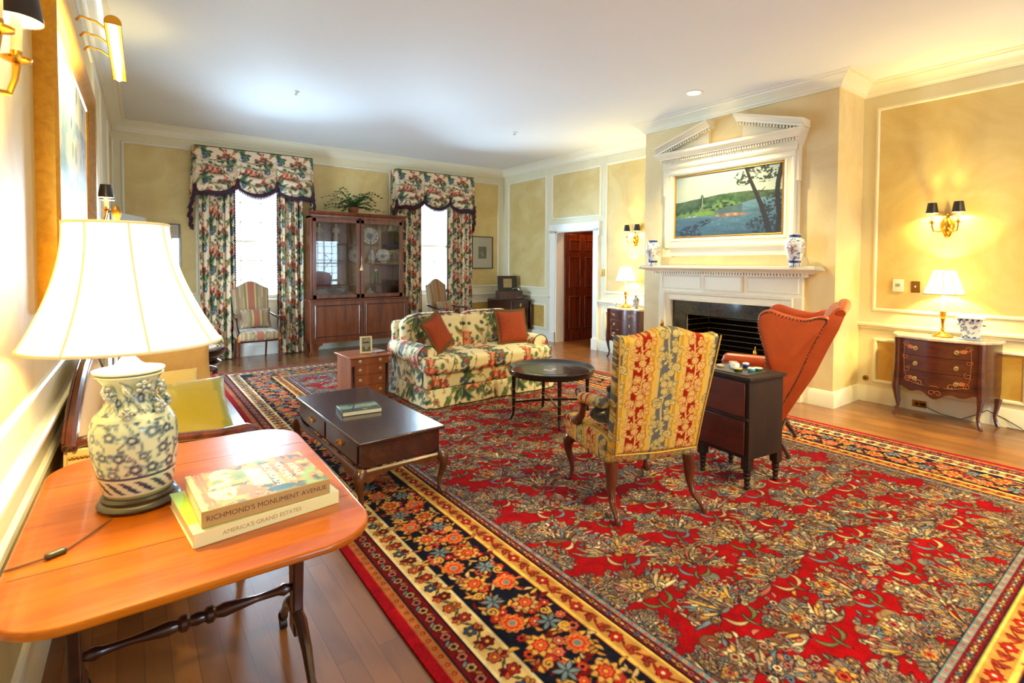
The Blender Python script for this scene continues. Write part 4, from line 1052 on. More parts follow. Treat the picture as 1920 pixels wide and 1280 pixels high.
mb = MB(); mb.box(-.20, .20, -.01, .035, 0, .30); o = mb.build('lid', mat('gramophone_lid', S(44, 34, 30), .6), gp, bevel=.006); o.location = (.02, .17, .165); o.rotation_euler = (-.12, 0, 0)
MB().box(-.09, .09, -.016, -.011, .06, .24).build('record_pouch', mat('old_gold_cloth', S(176, 148, 92), .7, vary=(12, S(120, 92, 50), .7, (1, 1, 1))), o)
MB().lathe([(.0005, .17), (.13, .17), (.13, .182), (.0005, .184)], 30, (0, 0, 0)).build('turntable', mat('green_baize', S(48, 60, 44), .9), gp)
mb = MB(); mb.tube([(.19, -.06, .18), (.19, -.06, .21), (.14, -.02, .225), (.06, .0, .20)], .008, 8); mb.build('tone_arm', mat('nickel', S(200, 200, 196), .25, 1), gp)
mb = MB(); mb.tube([(.10, -.192, .09), (.10, -.215, .085), (.10, -.225, .05), (.20, -.225, .05), (.20, -.215, .085), (.20, -.192, .09)], .006, 6); mb.build('carry_handle', mat('nickel'), gp)
# ------------------------------------------------------------------ the floral sofa
m_sofa = mat('floral_chintz', (.8, .7, .5), .72, vcol=True, sheen=.1, bump=(420, .12, .002))
m_pipe = mat('dark_green_piping', S(46, 58, 40), .7)
sofa = thing('floral_sofa', 'two-seat rolled-arm sofa in cream floral chintz with green piping', 'sofa', (3.38, 5.14, RZ + .003), .0)
HW, FY = .84, -.46
def sf(mb, name, off, par=None, sm=60):
    o = mb.build(name, m_sofa, par or sofa, smooth=sm); triplanar(o, cz_sofa, off, .8); return o
mb = MB(); rbox(mb, 1.62, .84, .20, .03, .012, (0, .0, .27)); sf(mb, 'sofa_base', (.1, 0, 0))
# skirt with kick pleats
def skirt():
    pts = []
    hw, y0, y1 = HW - .015, FY, .44
    def seg(xa, ya, xb, yb, n):
        for i in range(n): t = i / n; pts.append((xa + (xb - xa) * t, ya + (yb - ya) * t))
    seg(-hw, y1, -hw, y0, 70); seg(-hw, y0, -.03, y0, 70); seg(-.03, y0, 0, y0 + .03, 4); seg(0, y0 + .03, .03, y0, 4); seg(.03, y0, hw, y0, 70); seg(hw, y0, hw, y1, 70); pts.append((hw, y1))
    nv = 18; P = np.zeros((len(pts), nv, 3)); U = np.zeros((len(pts), nv)); V = np.zeros((len(pts), nv)); arc = 0
    for i, (x, y) in enumerate(pts):
        if i: arc += math.hypot(x - pts[i - 1][0], y - pts[i - 1][1])
        for j in range(nv):
            t = j / (nv - 1); fl = .028 * (1 - t) * (1 + .25 * math.sin(arc * 14))
            nx = (-1 if x < -hw + .01 else 1 if x > hw - .01 else 0); ny = -1 if y < y0 + .035 else 0
            P[i, j] = (x + nx * fl, y + ny * fl, .006 + .185 * t); U[i, j] = arc; V[i, j] = .185 * t + .35
    o = sheet('pleated_skirt', P, m_sofa, sofa, cols=cz_sofa.samp(U * .8, V * .8)); md = o.modifiers.new('thick', 'SOLIDIFY'); md.thickness = .008; md.offset = 0
    mb = MB(); mb.tube([tuple(P[i, -1]) for i in range(0, len(pts), 2)], .0045, 6); mb.build('skirt_piping', m_pipe, sofa)
skirt()
for s in (-1, 1):
    # arm: upright panel with a roll on top; front face set back behind the cushion front
    prof = []
    for k in range(28):
        a = -PI * .62 + PI * 1.62 * k / 27 if s > 0 else 0
    rr = .115; cz_, cxr = .505, .755
    outl = [(.66, .17)] + [(cxr + rr * math.cos(t), cz_ + rr * math.sin(t)) for t in np.linspace(PI * .88, -PI * .30, 30)] + [(.815, .36), (.825, .17)]
    outl = [(s * x, z) for x, z in outl]
    if s < 0: outl = outl[::-1]
    # densify outline then loft in y
    den = []
    for i in range(len(outl)):
        x0, z0 = outl[i]; x1, z1 = outl[(i + 1) % len(outl)]; L = math.hypot(x1 - x0, z1 - z0); n = max(1, int(L / .014))
        for k in range(n): den.append((x0 + (x1 - x0) * k / n, z0 + (z1 - z0) * k / n))
    cxm = sum(p[0] for p in den) / len(den); czm = sum(p[1] for p in den) / len(den)
    rings = []
    def ring(y, k): return [(cxm + (p[0] - cxm) * k, y, czm + (p[1] - czm) * k) for p in den]
    for k in (.0001, .2, .4, .6, .8, .9): rings.append(ring(-.335, k))
    rings.append(ring(-.333, .96)); rings.append(ring(-.325, .985))
    for i in range(64): rings.append(ring(-.315 + .012 * i, 1.))
    rings = [[(x, y, z + (.03 * max(0, (y - .1)) if z > .4 else 0)) for x, y, z in r_] for r_ in rings]
    mb = MB(); mb.loft(rings, cap=True); mb.f = [tuple(reversed(f)) for f in mb.f]
    sf(mb, 'rolled_arm', (.22 if s < 0 else .35, .1, .1))
    mb = MB(); mb.tube([(x, -.330, z) for x, z in outl], .005, 6); mb.build('arm_piping', m_pipe, sofa)
# back frame
mb = MB(); rbox(mb, 1.64, .15, .60, .06, .013, (0, .40, .52), (0, 0, 0), lambda x, y, z: (x, y + .12 * max(0, z) , z)); sf(mb, 'back_frame', (.3, .2, 0))
for s in (-1, 1):
    def sh(x, y, z, s=s):
        xo = x * s                                        # + towards the outer arm
        drop = -.075 * max(0, (xo - .18) / .20) ** 2 if z > 0 else 0
        dip = -.025 * max(0, (-xo - .28) / .12) if z > 0 else 0
        return (x, y + .10 * z, z + (drop + dip) * max(0, z) / .24)
    mb = MB(); rbox(mb, .79, .17, .50, .07, .0115, (s * .395, .265, .645), (.0, .035, .01), sh); sf(mb, 'back_cushion', (.05 if s < 0 else .43, .3, .08))
    mb = MB(); w = .715; x0 = s * .425
    def sh2(x, y, z, s=s):
        return (x, y - .02 * (1 - (x / .42) ** 2) * (1 if y < 0 else 0), z)
    # T-shaped seat cushion: body plus the ear that wraps in front of the arm
    def tee(x, y, z, s=s):
        xo = x * s
        if y > -.20 and xo > .27: x = s * (.27 + (xo - .27) * .25)
        return (x, y - .03 * (1 - min(1, abs(x) / .42) ** 2) * (1 if y < 0 else 0), z)
    rbox(mb, .845, .74, .155, .045, .0115, (s * .4225, -.11, .425), (0, 0, .022), tee); sf(mb, 'seat_cushion', (.5 if s < 0 else .12, .25, .2))
    for zz in (.487, .366):
        pts = []
        for i in range(41):
            x = -.40 + .80 * i / 40; q = tee(x, -.352, 0)
            pts.append((q[0] + s * .4225, q[1] - .11 + .004, zz + .006 * (1 - (x / .42) ** 2) * (1 if zz > .4 else -1)))
        mb = MB(); mb.tube(pts, .0048, 6); mb.build('cushion_piping', m_pipe, sofa)
    mb = MB(); pts = []
    for i in range(30):
        x = -.385 + .77 * i / 29; q = sh(x, -.075, .235, s); pts.append((q[0] + s * .395, q[1] + .265, q[2] + .645 + .012))
    mb.tube(pts, .0045, 6); mb.build('cushion_piping', m_pipe, sofa)
m_rust = mat('rust_linen', S(160, 62, 20), .85, bump=(30, .25, .02), vary=(5, S(134, 46, 14), .6, (1, 1, 1)))
m_brush = mat('brown_brush_fringe', S(128, 98, 56), .9, bump=(260, 1., .006))
def rust(label, loc, rot, w=.40):
    t = thing('throw_pillow', label, 'pillow', loc, 0, 'rust pillows on the floral sofa'); t.rotation_euler = rot
    mb = MB(); pillow(mb, w, w, .15, 26); mb.build('pillow_cover', m_rust, t)
    mb = MB(); r = random.Random(2); pts = []
    for k in range(160):
        q = k / 40.; e = int(q); f = q - e; a = (w / 2) * (1 - .09 * (1 - (2 * f - 1) ** 2)) + .004; b = -w / 2 + w * f
        p = [(b, -a), (a, b), (-b, a), (-a, -b)][e]; pts.append((p[0], p[1], 0))
    mb.tube(pts, .010, 6, closed=True)
    for p in pts[::1]:
        L = math.hypot(p[0], p[1]); d = (p[0] / L, p[1] / L); ln = r.uniform(.022, .032)
        for dz in (-.006, .006): mb.tube([(p[0], p[1], dz), (p[0] + d[0] * ln, p[1] + d[1] * ln, dz * 2.2)], [.005, .0025], 4)
    mb.build('brush_fringe', m_brush, t)
rust('rust linen pillow with brown fringe, tipped on one corner against the nearer sofa arm', (2.83, 4.98, .735), (1.15, -.28, .62), .37)
rust('rust linen pillow with brown fringe, upright against the far sofa arm', (3.86, 5.02, .730), (1.24, .02, -.10), .40)

# ------------------------------------------------------------------ turned / cabriole helpers
def cabriole(x, y, h, dx, dy, s=1., n=10, pad=True):
    L = math.hypot(dx, dy); dx, dy = dx / L, dy / L
    T = [(1.0, .0, .036), (.94, .006, .040), (.86, .018, .039), (.74, .022, .031), (.60, .016, .024), (.44, .006, .019), (.28, -.002, .0155), (.16, .0, .015), (.09, .008, .018), (.055, .016, .026), (.03, .018, .030), (.012, .018, .029), (0, .018, .022)]
    mb = MB(); mb.tube([(x + dx * o * s * 1.5, y + dy * o * s * 1.5, h * t) for t, o, r_ in T], [r_ * s for t, o, r_ in T], n); return mb
# coffee table
ct = thing('coffee_table', 'low dark mahogany coffee table with two drawers and cabriole legs on the rug', 'table', (1.475, 3.585, RZ + .003), .015)
m_ct = mat('coffee_table_mahogany', S(70, 34, 26), .26, coat=.7, coat_rough=.1, wood=(S(44, 18, 15), (9, 1.2, 9), 1.5))
m_ct2 = mat('coffee_table_base_wood', S(104, 60, 30), .3, coat=.5, coat_rough=.12, wood=(S(70, 36, 20), (9, 1.2, 9), 1.5))
MB().box(-.29, .29, -.66, .66, .408, .432).build('table_top', m_ct, ct, bevel=.008, seg=3)
MB().box(-.262, .262, -.63, .63, .262, .408).build('drawer_case', m_ct, ct, bevel=.003)
for y in (-.30, .30):
    d = MB().box(-.270, -.262, y - .285, y + .285, .278, .395).build('drawer', m_ct, ct, bevel=.002)
    mb = MB(); mb.lathe([(.0005, -.004), (.010, -.004), (.012, .0), (.0005, .003)], 10, (0, 0, 0))
    mb = MB(); mb.prism([(y - .045, .335), (y - .03, .352), (y - .012, .350), (y, .358), (y + .012, .350), (y + .03, .352), (y + .045, .335), (y + .03, .318), (y, .31), (y - .03, .318)], -.274, -.270, 'x')
    mb.tube([(-.276, y - .03, .345), (-.286, y - .03, .338), (-.290, y - .015, .322), (-.290, y + .015, .322), (-.286, y + .03, .338), (-.276, y + .03, .345)], .0035, 6)
    mb.build('drawer_handle', m_brass, d)
mb = MB(); mb.run([(-.275, -.645), (.275, -.645), (.275, .645), (-.275, .645)], [(0, .262), (0, .235), (-.012, .235), (-.012, .25), (-.004, .262)], closed=True)
def apron(mb, a, b, fn, z1=.24, dep=.05):
    n = 24
    for i in range(n):
        t0, t1 = i / n, (i + 1) / n
        def zz(t): return z1 - dep * (.55 + .45 * math.cos(t * 2 * PI)) * (1 + .25 * math.sin(t * 6 * PI))
        p = [(t0, z1), (t1, z1), (t1, zz(t1)), (t0, zz(t0))]
        mb.add([fn(a + (b - a) * t, z, 0) for t, z in p] + [fn(a + (b - a) * t, z, 1) for t, z in p], [(0, 1, 2, 3), (7, 6, 5, 4), (3, 2, 6, 7), (0, 4, 5, 1)])
apron(mb, -.62, .62, lambda u, z, k: (-.278 + .02 * k, u, z)); apron(mb, -.62, .62, lambda u, z, k: (.278 - .02 * k, u, z))
apron(mb, -.25, .25, lambda u, z, k: (u, -.648 + .02 * k, z)); apron(mb, -.25, .25, lambda u, z, k: (u, .648 - .02 * k, z))
mb.build('apron_frame', m_ct2, ct, smooth=30)
for x in (-1, 1):
    for y in (-1, 1): cabriole(x * .262, y * .632, .262, x, y, .95).build('leg', m_ct2, ct)
bk = thing('landscape_book', 'thin hardback book with green landscape cover on the coffee table', 'book', (1.44, 3.57, RZ + .4362), -.12)
def cover_paint(n, m, fnc, w, d, z, par, name, mm):
    u, v = np.meshgrid(np.linspace(0, 1, n), np.linspace(0, 1, m), indexing='ij')
    P = np.stack([(u - .5) * w, (v - .5) * d, np.full_like(u, z)], -1)
    return sheet(name, P, mm, par, cols=fnc(u, v))
def river_cover(u, v):
    n = vnoise(u * 7, v * 7, 2, 4); c = np.zeros(u.shape + (3,)); c[:] = (62, 84, 80)
    c[(v > .35) & (v < .8)] = (146, 172, 160); m = n > .55; c[m & (v < .45)] = (40, 56, 46); c[m & (v > .6)] = (70, 98, 84); c[(np.abs(u - .25 - v * .2) < .02)] = (30, 36, 34); c[(v < .3) & (n > .6)] = (150, 140, 90)
    return lin(c / 255. * (.85 + .3 * n[..., None]))
MB().box(-.132, .132, -.098, .098, .003, .028).build('page_block', m_paper, bk, bevel=.001)
mb = MB(); mb.box(-.136, .134, -.102, .102, 0, .003); mb.box(-.136, .134, -.102, .102, .028, .0305); mb.box(-.138, -.135, -.102, .102, 0, .0305); mb.build('hard_cover', mat('green_book_cloth', S(70, 92, 84), .4, coat=.3), bk, bevel=.001)
cover_paint(70, 54, river_cover, .268, .202, .0308, bk, 'cover_picture', mat('printed_cover', (.5, .5, .5), .3, vcol=True, coat=.5))

# small four-drawer chest beside the sofa
m_cherry = mat('cherry_wood', S(164, 88, 42), .4, coat=.2, wood=(S(130, 62, 28), (5, 5, .8), 2.))
sk = thing('side_chest', 'small cherry side chest of four drawers beside the floral sofa', 'chest', (2.225, 5.58, RZ + .003), .03)
MB().box(-.215, .215, -.19, .21, .03, .465).build('chest_case', m_cherry, sk, bevel=.002)
MB().box(-.245, .245, -.225, .225, .465, .483).build('top', mat('pink_cherry_top', S(196, 124, 84), .3, coat=.4, wood=(S(170, 92, 58), (1, 6, 6), 2.)), sk, bevel=.003)
MB().box(-.23, .23, -.21, .215, 0, .03).build('plinth', m_cherry, sk, bevel=.003)
for z0, z1, w in ((.385, .455, .208), (.28, .375, .165), (.165, .27, .165), (.04, .155, .165)):
    d = MB().box(-w, w, -.20, -.19, z0, z1).build('drawer', m_cherry, sk, bevel=.002)
    for x in (-.115, .115):
        mb = MB(); mb.lathe([(.0005, .014), (.008, .013), (.010, .006), (.020, .004), (.021, .0), (.0005, 0)], 14); o = mb.build('knob', mat('pale_brass', S(200, 176, 124), .35, .8), d); o.rotation_euler = (PI / 2, 0, 0); o.location = (x, -.20, (z0 + z1) / 2)
for x in (-.19, .19):
    mb = MB(); mb.lathe([(.014, .03), (.014, .045), (.011, .05), (.012, .35), (.014, .36), (.014, .378)], 12, (x, -.198, 0)); mb.build('ebonised_column', m_black, sk)
pf = thing('photo_frame', 'cream photo frame leaning on its strut on the cherry side chest', 'picture frame', (2.22, 5.47, RZ + .4868), -.28)
M_ = Matrix.Rotation(-.30, 4, 'X')
fn = lambda u, v, h: tuple(M_ @ Vector((u, -h, v + .1)))
MB().rectframe(-.045, .045, -.075, .075, [(0, 0), (0, .010), (.004, .013), (.018, .012), (.020, 0)], fn).build('frame_border', mat('cream_frame', S(226, 212, 168), .45), pf, smooth=30)
n = 30; u, v = np.meshgrid(np.linspace(-.045, .045, n), np.linspace(-.075, .075, n), indexing='ij'); P = np.zeros((n, n, 3))
for i in range(n):
    for j in range(n): P[i, j] = fn(u[i, j], v[i, j], .003)
g = .42 - .2 * (v < -.02) + .25 * vnoise(u * 90, v * 90, 6, 3) + .35 * np.exp(-((u / .012) ** 2 + ((v + .035) / .014) ** 2))
sheet('photograph', P, mat('sepia_photo', (.5, .5, .4), .4, vcol=True), pf, cols=lin(np.clip(np.stack([g, g * .96, g * .8], -1), 0, 1)))
mb = MB(); mb.add([(-.035, .025, .125), (.035, .025, .125), (.05, .13, .0), (-.05, .13, .0), (-.035, .030, .125), (.035, .030, .125), (.05, .135, .0), (-.05, .135, .0)], [(0, 1, 2, 3), (7, 6, 5, 4), (0, 4, 5, 1), (2, 6, 7, 3), (1, 5, 6, 2), (0, 3, 7, 4)]); mb.build('easel_strut', mat('black_velvet', S(34, 26, 30), .9), pf)
sb = thing('trinket_box', 'flat grey trinket box beside the photo frame on the cherry chest', 'box', (2.37, 5.50, RZ + .4868), .2)
MB().box(-.065, .065, -.05, .05, 0, .010).build('box_base', mat('box_brown', S(110, 70, 52), .5), sb, bevel=.002)
MB().box(-.062, .062, -.047, .047, .010, .018).build('lid', mat('box_grey', S(176, 170, 176), .4), sb, bevel=.002)

# black lacquer tray table
tt = thing('tray_table', 'round black lacquer tray table with bamboo-turned legs in front of the sofa', 'table', (3.38, 3.74, RZ + .003), .08)
mb = MB(); mb.lathe([(.0005, .462), (.355, .462), (.385, .468), (.405, .490), (.412, .492), (.416, .486), (.410, .455), (.400, .435), (.0005, .435)], 64, cap=False); o = mb.build('tray_top', m_black, tt)
cvt = Canvas(.5, .5, .004, (30, 29, 28), False); r = random.Random(8)
for k in range(24): cvt.leaf(.25 + r.uniform(-.05, .05), .25 + r.uniform(-.04, .04), r.uniform(.03, .07), .010, r.random() * 6.28, r.choice([(96, 96, 62), (120, 110, 76)]), None)
for k in range(6): cvt.flower(.25 + r.uniform(-.055, .055), .25 + r.uniform(-.035, .035), .026, 7, r.choice([(196, 116, 92), (206, 186, 150), (150, 140, 120)]), (170, 140, 80), None, r.random())
na, nr = 60, 36; P = np.zeros((na, nr, 3)); U = np.zeros((na, nr)); V = U.copy()
for i in range(na):
    for j in range(nr):
        a = 2 * PI * i / na; q = .22 * (j + .001) / (nr - 1); P[i, j] = (q * math.cos(a), q * math.sin(a), .4632); U[i, j] = .25 + q * math.cos(a); V[i, j] = .25 + q * math.sin(a)
sheet('painted_flowers', P, mat('painted_lacquer', (.05, .05, .05), .25, vcol=True, coat=.6), tt, wrap=True, cols=cvt.samp(U, V))
m_bam = mat('gilt_ring', S(190, 150, 80), .4, .8)
for k in range(4):
    a = -2.15 + k * PI / 2; x, y = .36 * math.cos(a), .36 * math.sin(a)
    T = [(.44, 0, .021), (.40, 0, .021), (.30, 0, .0175), (.2, .0, .0165), (.1, .0, .015), (.04, .012, .014), (.012, .030, .013), (.0, .030, .013)]
    mb = MB(); mb.tube([(x + o_ * math.cos(a), y + o_ * math.sin(a), z) for z, o_, r_ in T], [q[2] for q in T], 10); lg = mb.build('leg', m_black, tt)
    mb = MB()
    for z in (.37, .29, .21, .13): mb.lathe([(.0155, -.003), (.0195, -.001), (.0195, .001), (.0155, .003)], 12, (x, y, z), cap=False)
    mb.build('gilt_ring', m_bam, lg)
for k in range(2):
    a = -2.15 + k * PI / 2; x, y = .35 * math.cos(a), .35 * math.sin(a); mb = MB(); mb.tube([(x, y, .165), (x * .4, y * .4, .175), (-x * .4, -y * .4, .175), (-x, -y, .165)], [.009, .011, .011, .009], 8); mb.build('cross_stretcher', m_black, tt)

# ------------------------------------------------------------------ yellow damask open armchair
m_dam = mat('woven_damask', (.7, .5, .2), .8, vcol=True, spec=.1, bump=(500, .2, .002))
yc = thing('damask_armchair', 'open armchair in gold, red and grey flowered damask seen from behind', 'armchair', (2.735, 2.19, RZ + .003), 2.784)
m_leg = mat('walnut_red', S(104, 46, 26), .25, coat=.6, coat_rough=.08, wood=(S(70, 26, 16), (5, 5, 1), 2.))
BM = Matrix.Translation((0, .235, .375)) @ Matrix.Rotation(-.20, 4, 'X')
def backsh(x, y, z):
    zz = z + .37; k = zz / .74
    x = x * (.90 + .13 * k)
    if zz > .5:
        c = abs(x) / .33; z = z + ((.026 * math.cos(min(1, c / .78) * PI) + .0 + (.012 * max(0, (c - .78) / .22))) * (zz - .5) / .24)
    return (x, y, z)
mb = MB(); rbox(mb, .64, .085, .74, .028, .0045, (0, 0, 0), (0, .01, 0), backsh); mb.v = [tuple(BM @ Vector((p[0], p[1], p[2] + .37))) for p in mb.v]
o = mb.build('backrest', m_dam, yc); p = coords(o); q = (np.array([list(BM.inverted() @ Vector(tuple(k))) for k in p])); setcol(o, damask.samp(-q[:, 0] * .88 + .220, q[:, 2] + .02))
mb = MB(); mb.tube([tuple(BM @ Vector((a_ * 1.0, .047, b_))) for a_, b_ in [(x_ * (.90 + .13 * z_ / .74), z_) for x_, z_ in [(-.315, .72), (-.31, .5), (-.30, .25), (-.30, .01), (0, .0), (.30, .01), (.30, .25), (.31, .5), (.315, .72)]]], .005, 6); mb.build('gimp_braid', mat('gold_gimp', S(206, 156, 60), .7, bump=(300, 1, .004)), yc)
mb = MB(); rbox(mb, .66, .58, .16, .035, .0065, (0, -.07, .375), (0, 0, .02), lambda x, y, z: (x * (1 - .09 * (y + .29) / .58), y, z)); o = mb.build('seat', m_dam, yc); p = coords(o)
n_ = np.abs(normals(o)); sd = n_[:, 0] > .6; fr = (n_[:, 1] > .6); setcol(o, damask.samp(np.where(sd, p[:, 1] + .05, p[:, 0] + .165), np.where(sd | fr, p[:, 2], p[:, 1]) + .1))
for s in (-1, 1):
    cabriole(s * .285, -.325, .30, s, -1, 1.0).build('leg', m_leg, yc)
    mb = MB(); mb.tube([(s * .262, .215, .31), (s * .264, .225, .24), (s * .266, .225, .16), (s * .272, .255, .08), (s * .28, .325, .05), (s * .285, .345, .022), (s * .285, .345, .0)], [.040, .036, .026, .020, .021, .019, .017], 10); mb.build('leg', m_leg, yc)
    mb = MB(); mb.tube([(s * .315, -.22, .44), (s * .318, -.16, .455), (s * .322, -.075, .52), (s * .328, -.045, .58), (s * .33, -.08, .635), (s * .33, -.115, .655)], [.030, .033, .028, .025, .026, .024], 8, flat=.8)
    mb.build('arm_support', m_leg, yc)
    mb = MB(); mb.tube([(s * .33, -.125, .650), (s * .34, -.125, .650)], [.03, .028], 14); mb.build('scroll', m_leg, yc)
    mb = MB(); rbox(mb, .078, .36, .062, .03, .008, (s * .322, .085, .652), (0, 0, .006), lambda x, y, z: (x, y, z + .05 * (y / .36))); o = mb.build('arm_pad', m_dam, yc); p = coords(o); setcol(o, damask.samp(p[:, 1] * .8 + .05, p[:, 0] * s + p[:, 2]))
# knitted toy sitting on the damask chair
m_nvy = mat('navy_bobble_wool', S(34, 44, 62), .95, bump=(140, 1, .01), sheen=.4)
sx_, cx_ = math.sin(2.784), math.cos(2.784)
def at_yc(lx, ly): return (2.735 + lx * cx_ - ly * sx_, 2.19 + lx * sx_ + ly * cx_)
x_, y_ = at_yc(.17, .10)
ty = thing('stuffed_toy', 'navy knitted stuffed toy propped on the damask armchair seat', 'toy', (x_, y_, RZ + .482), 2.784)
mb = MB(); mb.ball((0, 0, .075), .075, 12, 1.1); mb.ball((0, -.01, .185), .058, 12, 1.); mb.build('toy_body', m_nvy, ty)
for q in (-1, 1):
    mb = MB(); mb.tube([(q * .045, -.02, .05), (q * .07, -.09, .035), (q * .08, -.14, .04)], [.032, .028, .03], 10); mb.ball((q * .08, -.145, .045), .033, 8); mb.build('toy_leg', m_nvy, ty)
    mb = MB(); mb.tube([(q * .06, -.01, .13), (q * .10, -.05, .10), (q * .11, -.08, .08)], [.024, .022, .024], 10); mb.build('toy_arm', m_nvy, ty)
    mb = MB(); mb.ball((q * .045, -.01, .235), .022, 8); mb.build('toy_ear', m_nvy, ty)
mb = MB(); mb.lathe([(.05, .128), (.062, .135), (.062, .15), (.05, .158)], 16, (0, -.005, 0), cap=False); mb.build('scarf', mat('rose_wool', S(198, 104, 100), .9, bump=(200, .8, .005)), ty)

# ------------------------------------------------------------------ dark chest with pill pots
m_ch = mat('chest_dark_wood', S(48, 24, 12), .55, coat=.0, spec=.3, wood=(S(30, 14, 8), (4, 4, 1), 2.))
m_chf = mat('chest_red_front', S(92, 26, 14), .4, coat=.2, wood=(S(62, 16, 10), (1, 1, 7), 2.))
ch = thing('low_chest', 'low dark wooden chest with two deep red drawers behind the damask chair', 'chest', (3.575, 1.945, RZ + .003), -1.69)
MB().box(-.205, .205, -.185, .175, .20, .722).build('chest_case', m_ch, ch, bevel=.003)
MB().box(-.225, .225, -.205, .185, .722, .745).build('top', m_ch, ch, bevel=.004)
for z0, z1 in ((.475, .705), (.225, .455)): MB().box(-.178, .178, -.196, -.185, z0, z1).build('drawer', m_chf, ch, bevel=.006)
MB().box(-.205, .205, -.20, -.185, .455, .475).build('drawer_rail', m_ch, ch, bevel=.004)
for x in (-.178, .178):
    for y in (-.158, .148):
        mb = MB(); mb.box(x - .027, x + .027, y - .027, y + .027, .13, .2); mb.lathe([(.0005, 0), (.014, 0), (.020, .01), (.014, .025), (.020, .04), (.016, .055), (.024, .075), (.018, .085), (.025, .10), (.022, .115), (.028, .13)], 14, (x, y, 0)); mb.build('turned_leg', m_ch, ch, smooth=30)
def at_ch(lx, ly): c, s_ = math.cos(-1.69), math.sin(-1.69); return 3.575 + lx * c - ly * s_, 1.945 + lx * s_ + ly * c
x_, y_ = at_ch(-.005, -.03)
dm = tag(MB().box(-.155, .155, -.13, .13, 0, .004).build('desk_mat', mat('dark_leather_mat', S(60, 42, 40), .3, coat=.3), None, bevel=.0015, loc=(x_, y_, RZ + .7485), rz=-1.62), 'dark square leather mat under the little pots on the low chest', 'mat')
pots = [('round cream enamel pot with a gold band, tallest beside the white jar', -.10, .055, .030, .032, (226, 216, 190), (200, 160, 80)), ('faceted white cut-glass jar in the middle of the mat', -.03, -.02, .030, .040, (236, 236, 240), (220, 220, 226)), ('small cobalt blue pot with white lid on the chest', -.02, .085, .022, .034, (30, 36, 120), (224, 224, 230)),
        ('flat tan pill box nearest the damask chair back', -.125, -.055, .026, .016, (196, 170, 132), (220, 200, 160)), ('low dark green pot with yellow lid at the mat edge', .035, -.075, .029, .022, (34, 46, 34), (196, 176, 70)), ('turquoise enamel pot with cream lid on the chest', .085, .0, .025, .026, (70, 170, 190), (222, 214, 190)), ('flat green pot with pale lid nearest the leather chair', .085, .07, .030, .020, (30, 92, 76), (214, 208, 186))]
for lb, lx, ly, r_, h_, c1_, c2_ in pots:
    x_, y_ = at_ch(lx, ly); t = thing('enamel_pot', lb, 'pot', (x_, y_, RZ + .7530), 0, 'little pots on the low chest')
    MB().lathe([(r_ * .9, 0), (r_, .003), (r_, h_ * .62), (r_ * .96, h_ * .66)], 20).build('pot_body', mat('enamel_%d_%d_%d' % c1_, S(*c1_), .2, coat=.6), t)
    MB().lathe([(r_ * 1.02, h_ * .66), (r_ * 1.02, h_ * .8), (r_ * .9, h_ * .95), (r_ * .4, h_), (.0005, h_)], 20).build('lid', mat('enamel_%d_%d_%d' % c2_, S(*c2_), .2, coat=.6), t)

# ------------------------------------------------------------------ rust leather wing chair
m_lea = mat('rust_leather', S(182, 76, 34), .34, coat=.25, coat_rough=.25, vary=(4, S(156, 50, 20), .7, (1, 1, 1)), bump=(90, .12, .003))
m_nail = mat('antique_nailheads', S(96, 66, 40), .4, .8)
wc = thing('wing_chair', 'high wing-back armchair in rust red leather with nailhead trim by the fireplace', 'armchair', (4.36, 2.215, RZ + .003), 3.5)
def outline(poly, n=14):
    """Catmull-Rom through a closed outline"""
    out = []; m = len(poly)
    for i in range(m):
        p0, p1, p2, p3 = poly[i - 1], poly[i], poly[(i + 1) % m], poly[(i + 2) % m]
        if p1[-1] == 'c' or p2[-1] == 'c' : tens = .0
        for k in range(n):
            t = k / n; a = [.5 * (2 * p1[j] + (p2[j] - p0[j]) * t + (2 * p0[j] - 5 * p1[j] + 4 * p2[j] - p3[j]) * t * t + (-p0[j] + 3 * p1[j] - 3 * p2[j] + p3[j]) * t ** 3) for j in (0, 1)]
            out.append(tuple(a))
    return out
# side silhouette in (y, z): y is towards the back of the chair
side = [(.49, 1.095), (.43, 1.105), (.34, 1.08), (.22, 1.10), (.10, 1.135), (.03, 1.10), (.02, 1.0), (.05, .88), (.075, .76), (.06, .675), (-.03, .655), (-.2, .645), (-.33, .63), (-.36, .60), (-.345, .53), (-.335, .27), (-.15, .255), (.05, .25), (.15, .25), (.19, .38), (.30, .62), (.39, .86), (.46, 1.02)]
sl = outline(side, 5)
for s in (-1, 1):
    mb = MB(); rings = []
    cy_, cz2 = .14, .62
    for x, k in ((.262, .0), (.262, .90), (.266, .97), (.278, 1.), (.325, 1.), (.337, .97), (.341, .90), (.341, .0)):
        def fx(y, z, x=x): return s * (x + .05 * max(0, (z - .7)) * 1.0 + (.02 if z > .7 else 0) * 0)
        rings.append([(fx(y, z), cy_ + (y - cy_) * max(k, .001), cz2 + (z - cz2) * max(k, .001)) for y, z in sl])
    mb.loft(rings, cap=False)
    if s > 0: mb.f = [tuple(reversed(f)) for f in mb.f]
    mb.build('wing_side', m_lea, wc, smooth=50)
    # rolled arm top
    mb = MB(); rbox(mb, .125, .44, .11, .05, .02, (s * .315, -.135, .615), (0, 0, 0)); mb.build('armrest', m_lea, wc)
    mb = MB(); pts = [(s * (.343 + .05 * max(0, z - .7)), cy_ + (y - cy_) * .965, cz2 + (z - cz2) * .97) for y, z in sl]
    L = 0; last = Vector(pts[0])
    for a_, b_ in zip(pts, pts[1:] + pts[:1]):
        A_, B_ = Vector(a_), Vector(b_); d = (B_ - A_).length; nn = max(1, int(d / .017))
        for k in range(nn):
            p = A_ + (B_ - A_) * (k / nn)
            mb.ball(tuple(p), .0065, 4, 1.)
    mb.build('nailhead_trim', m_nail, wc)
mb = MB()   # back shell
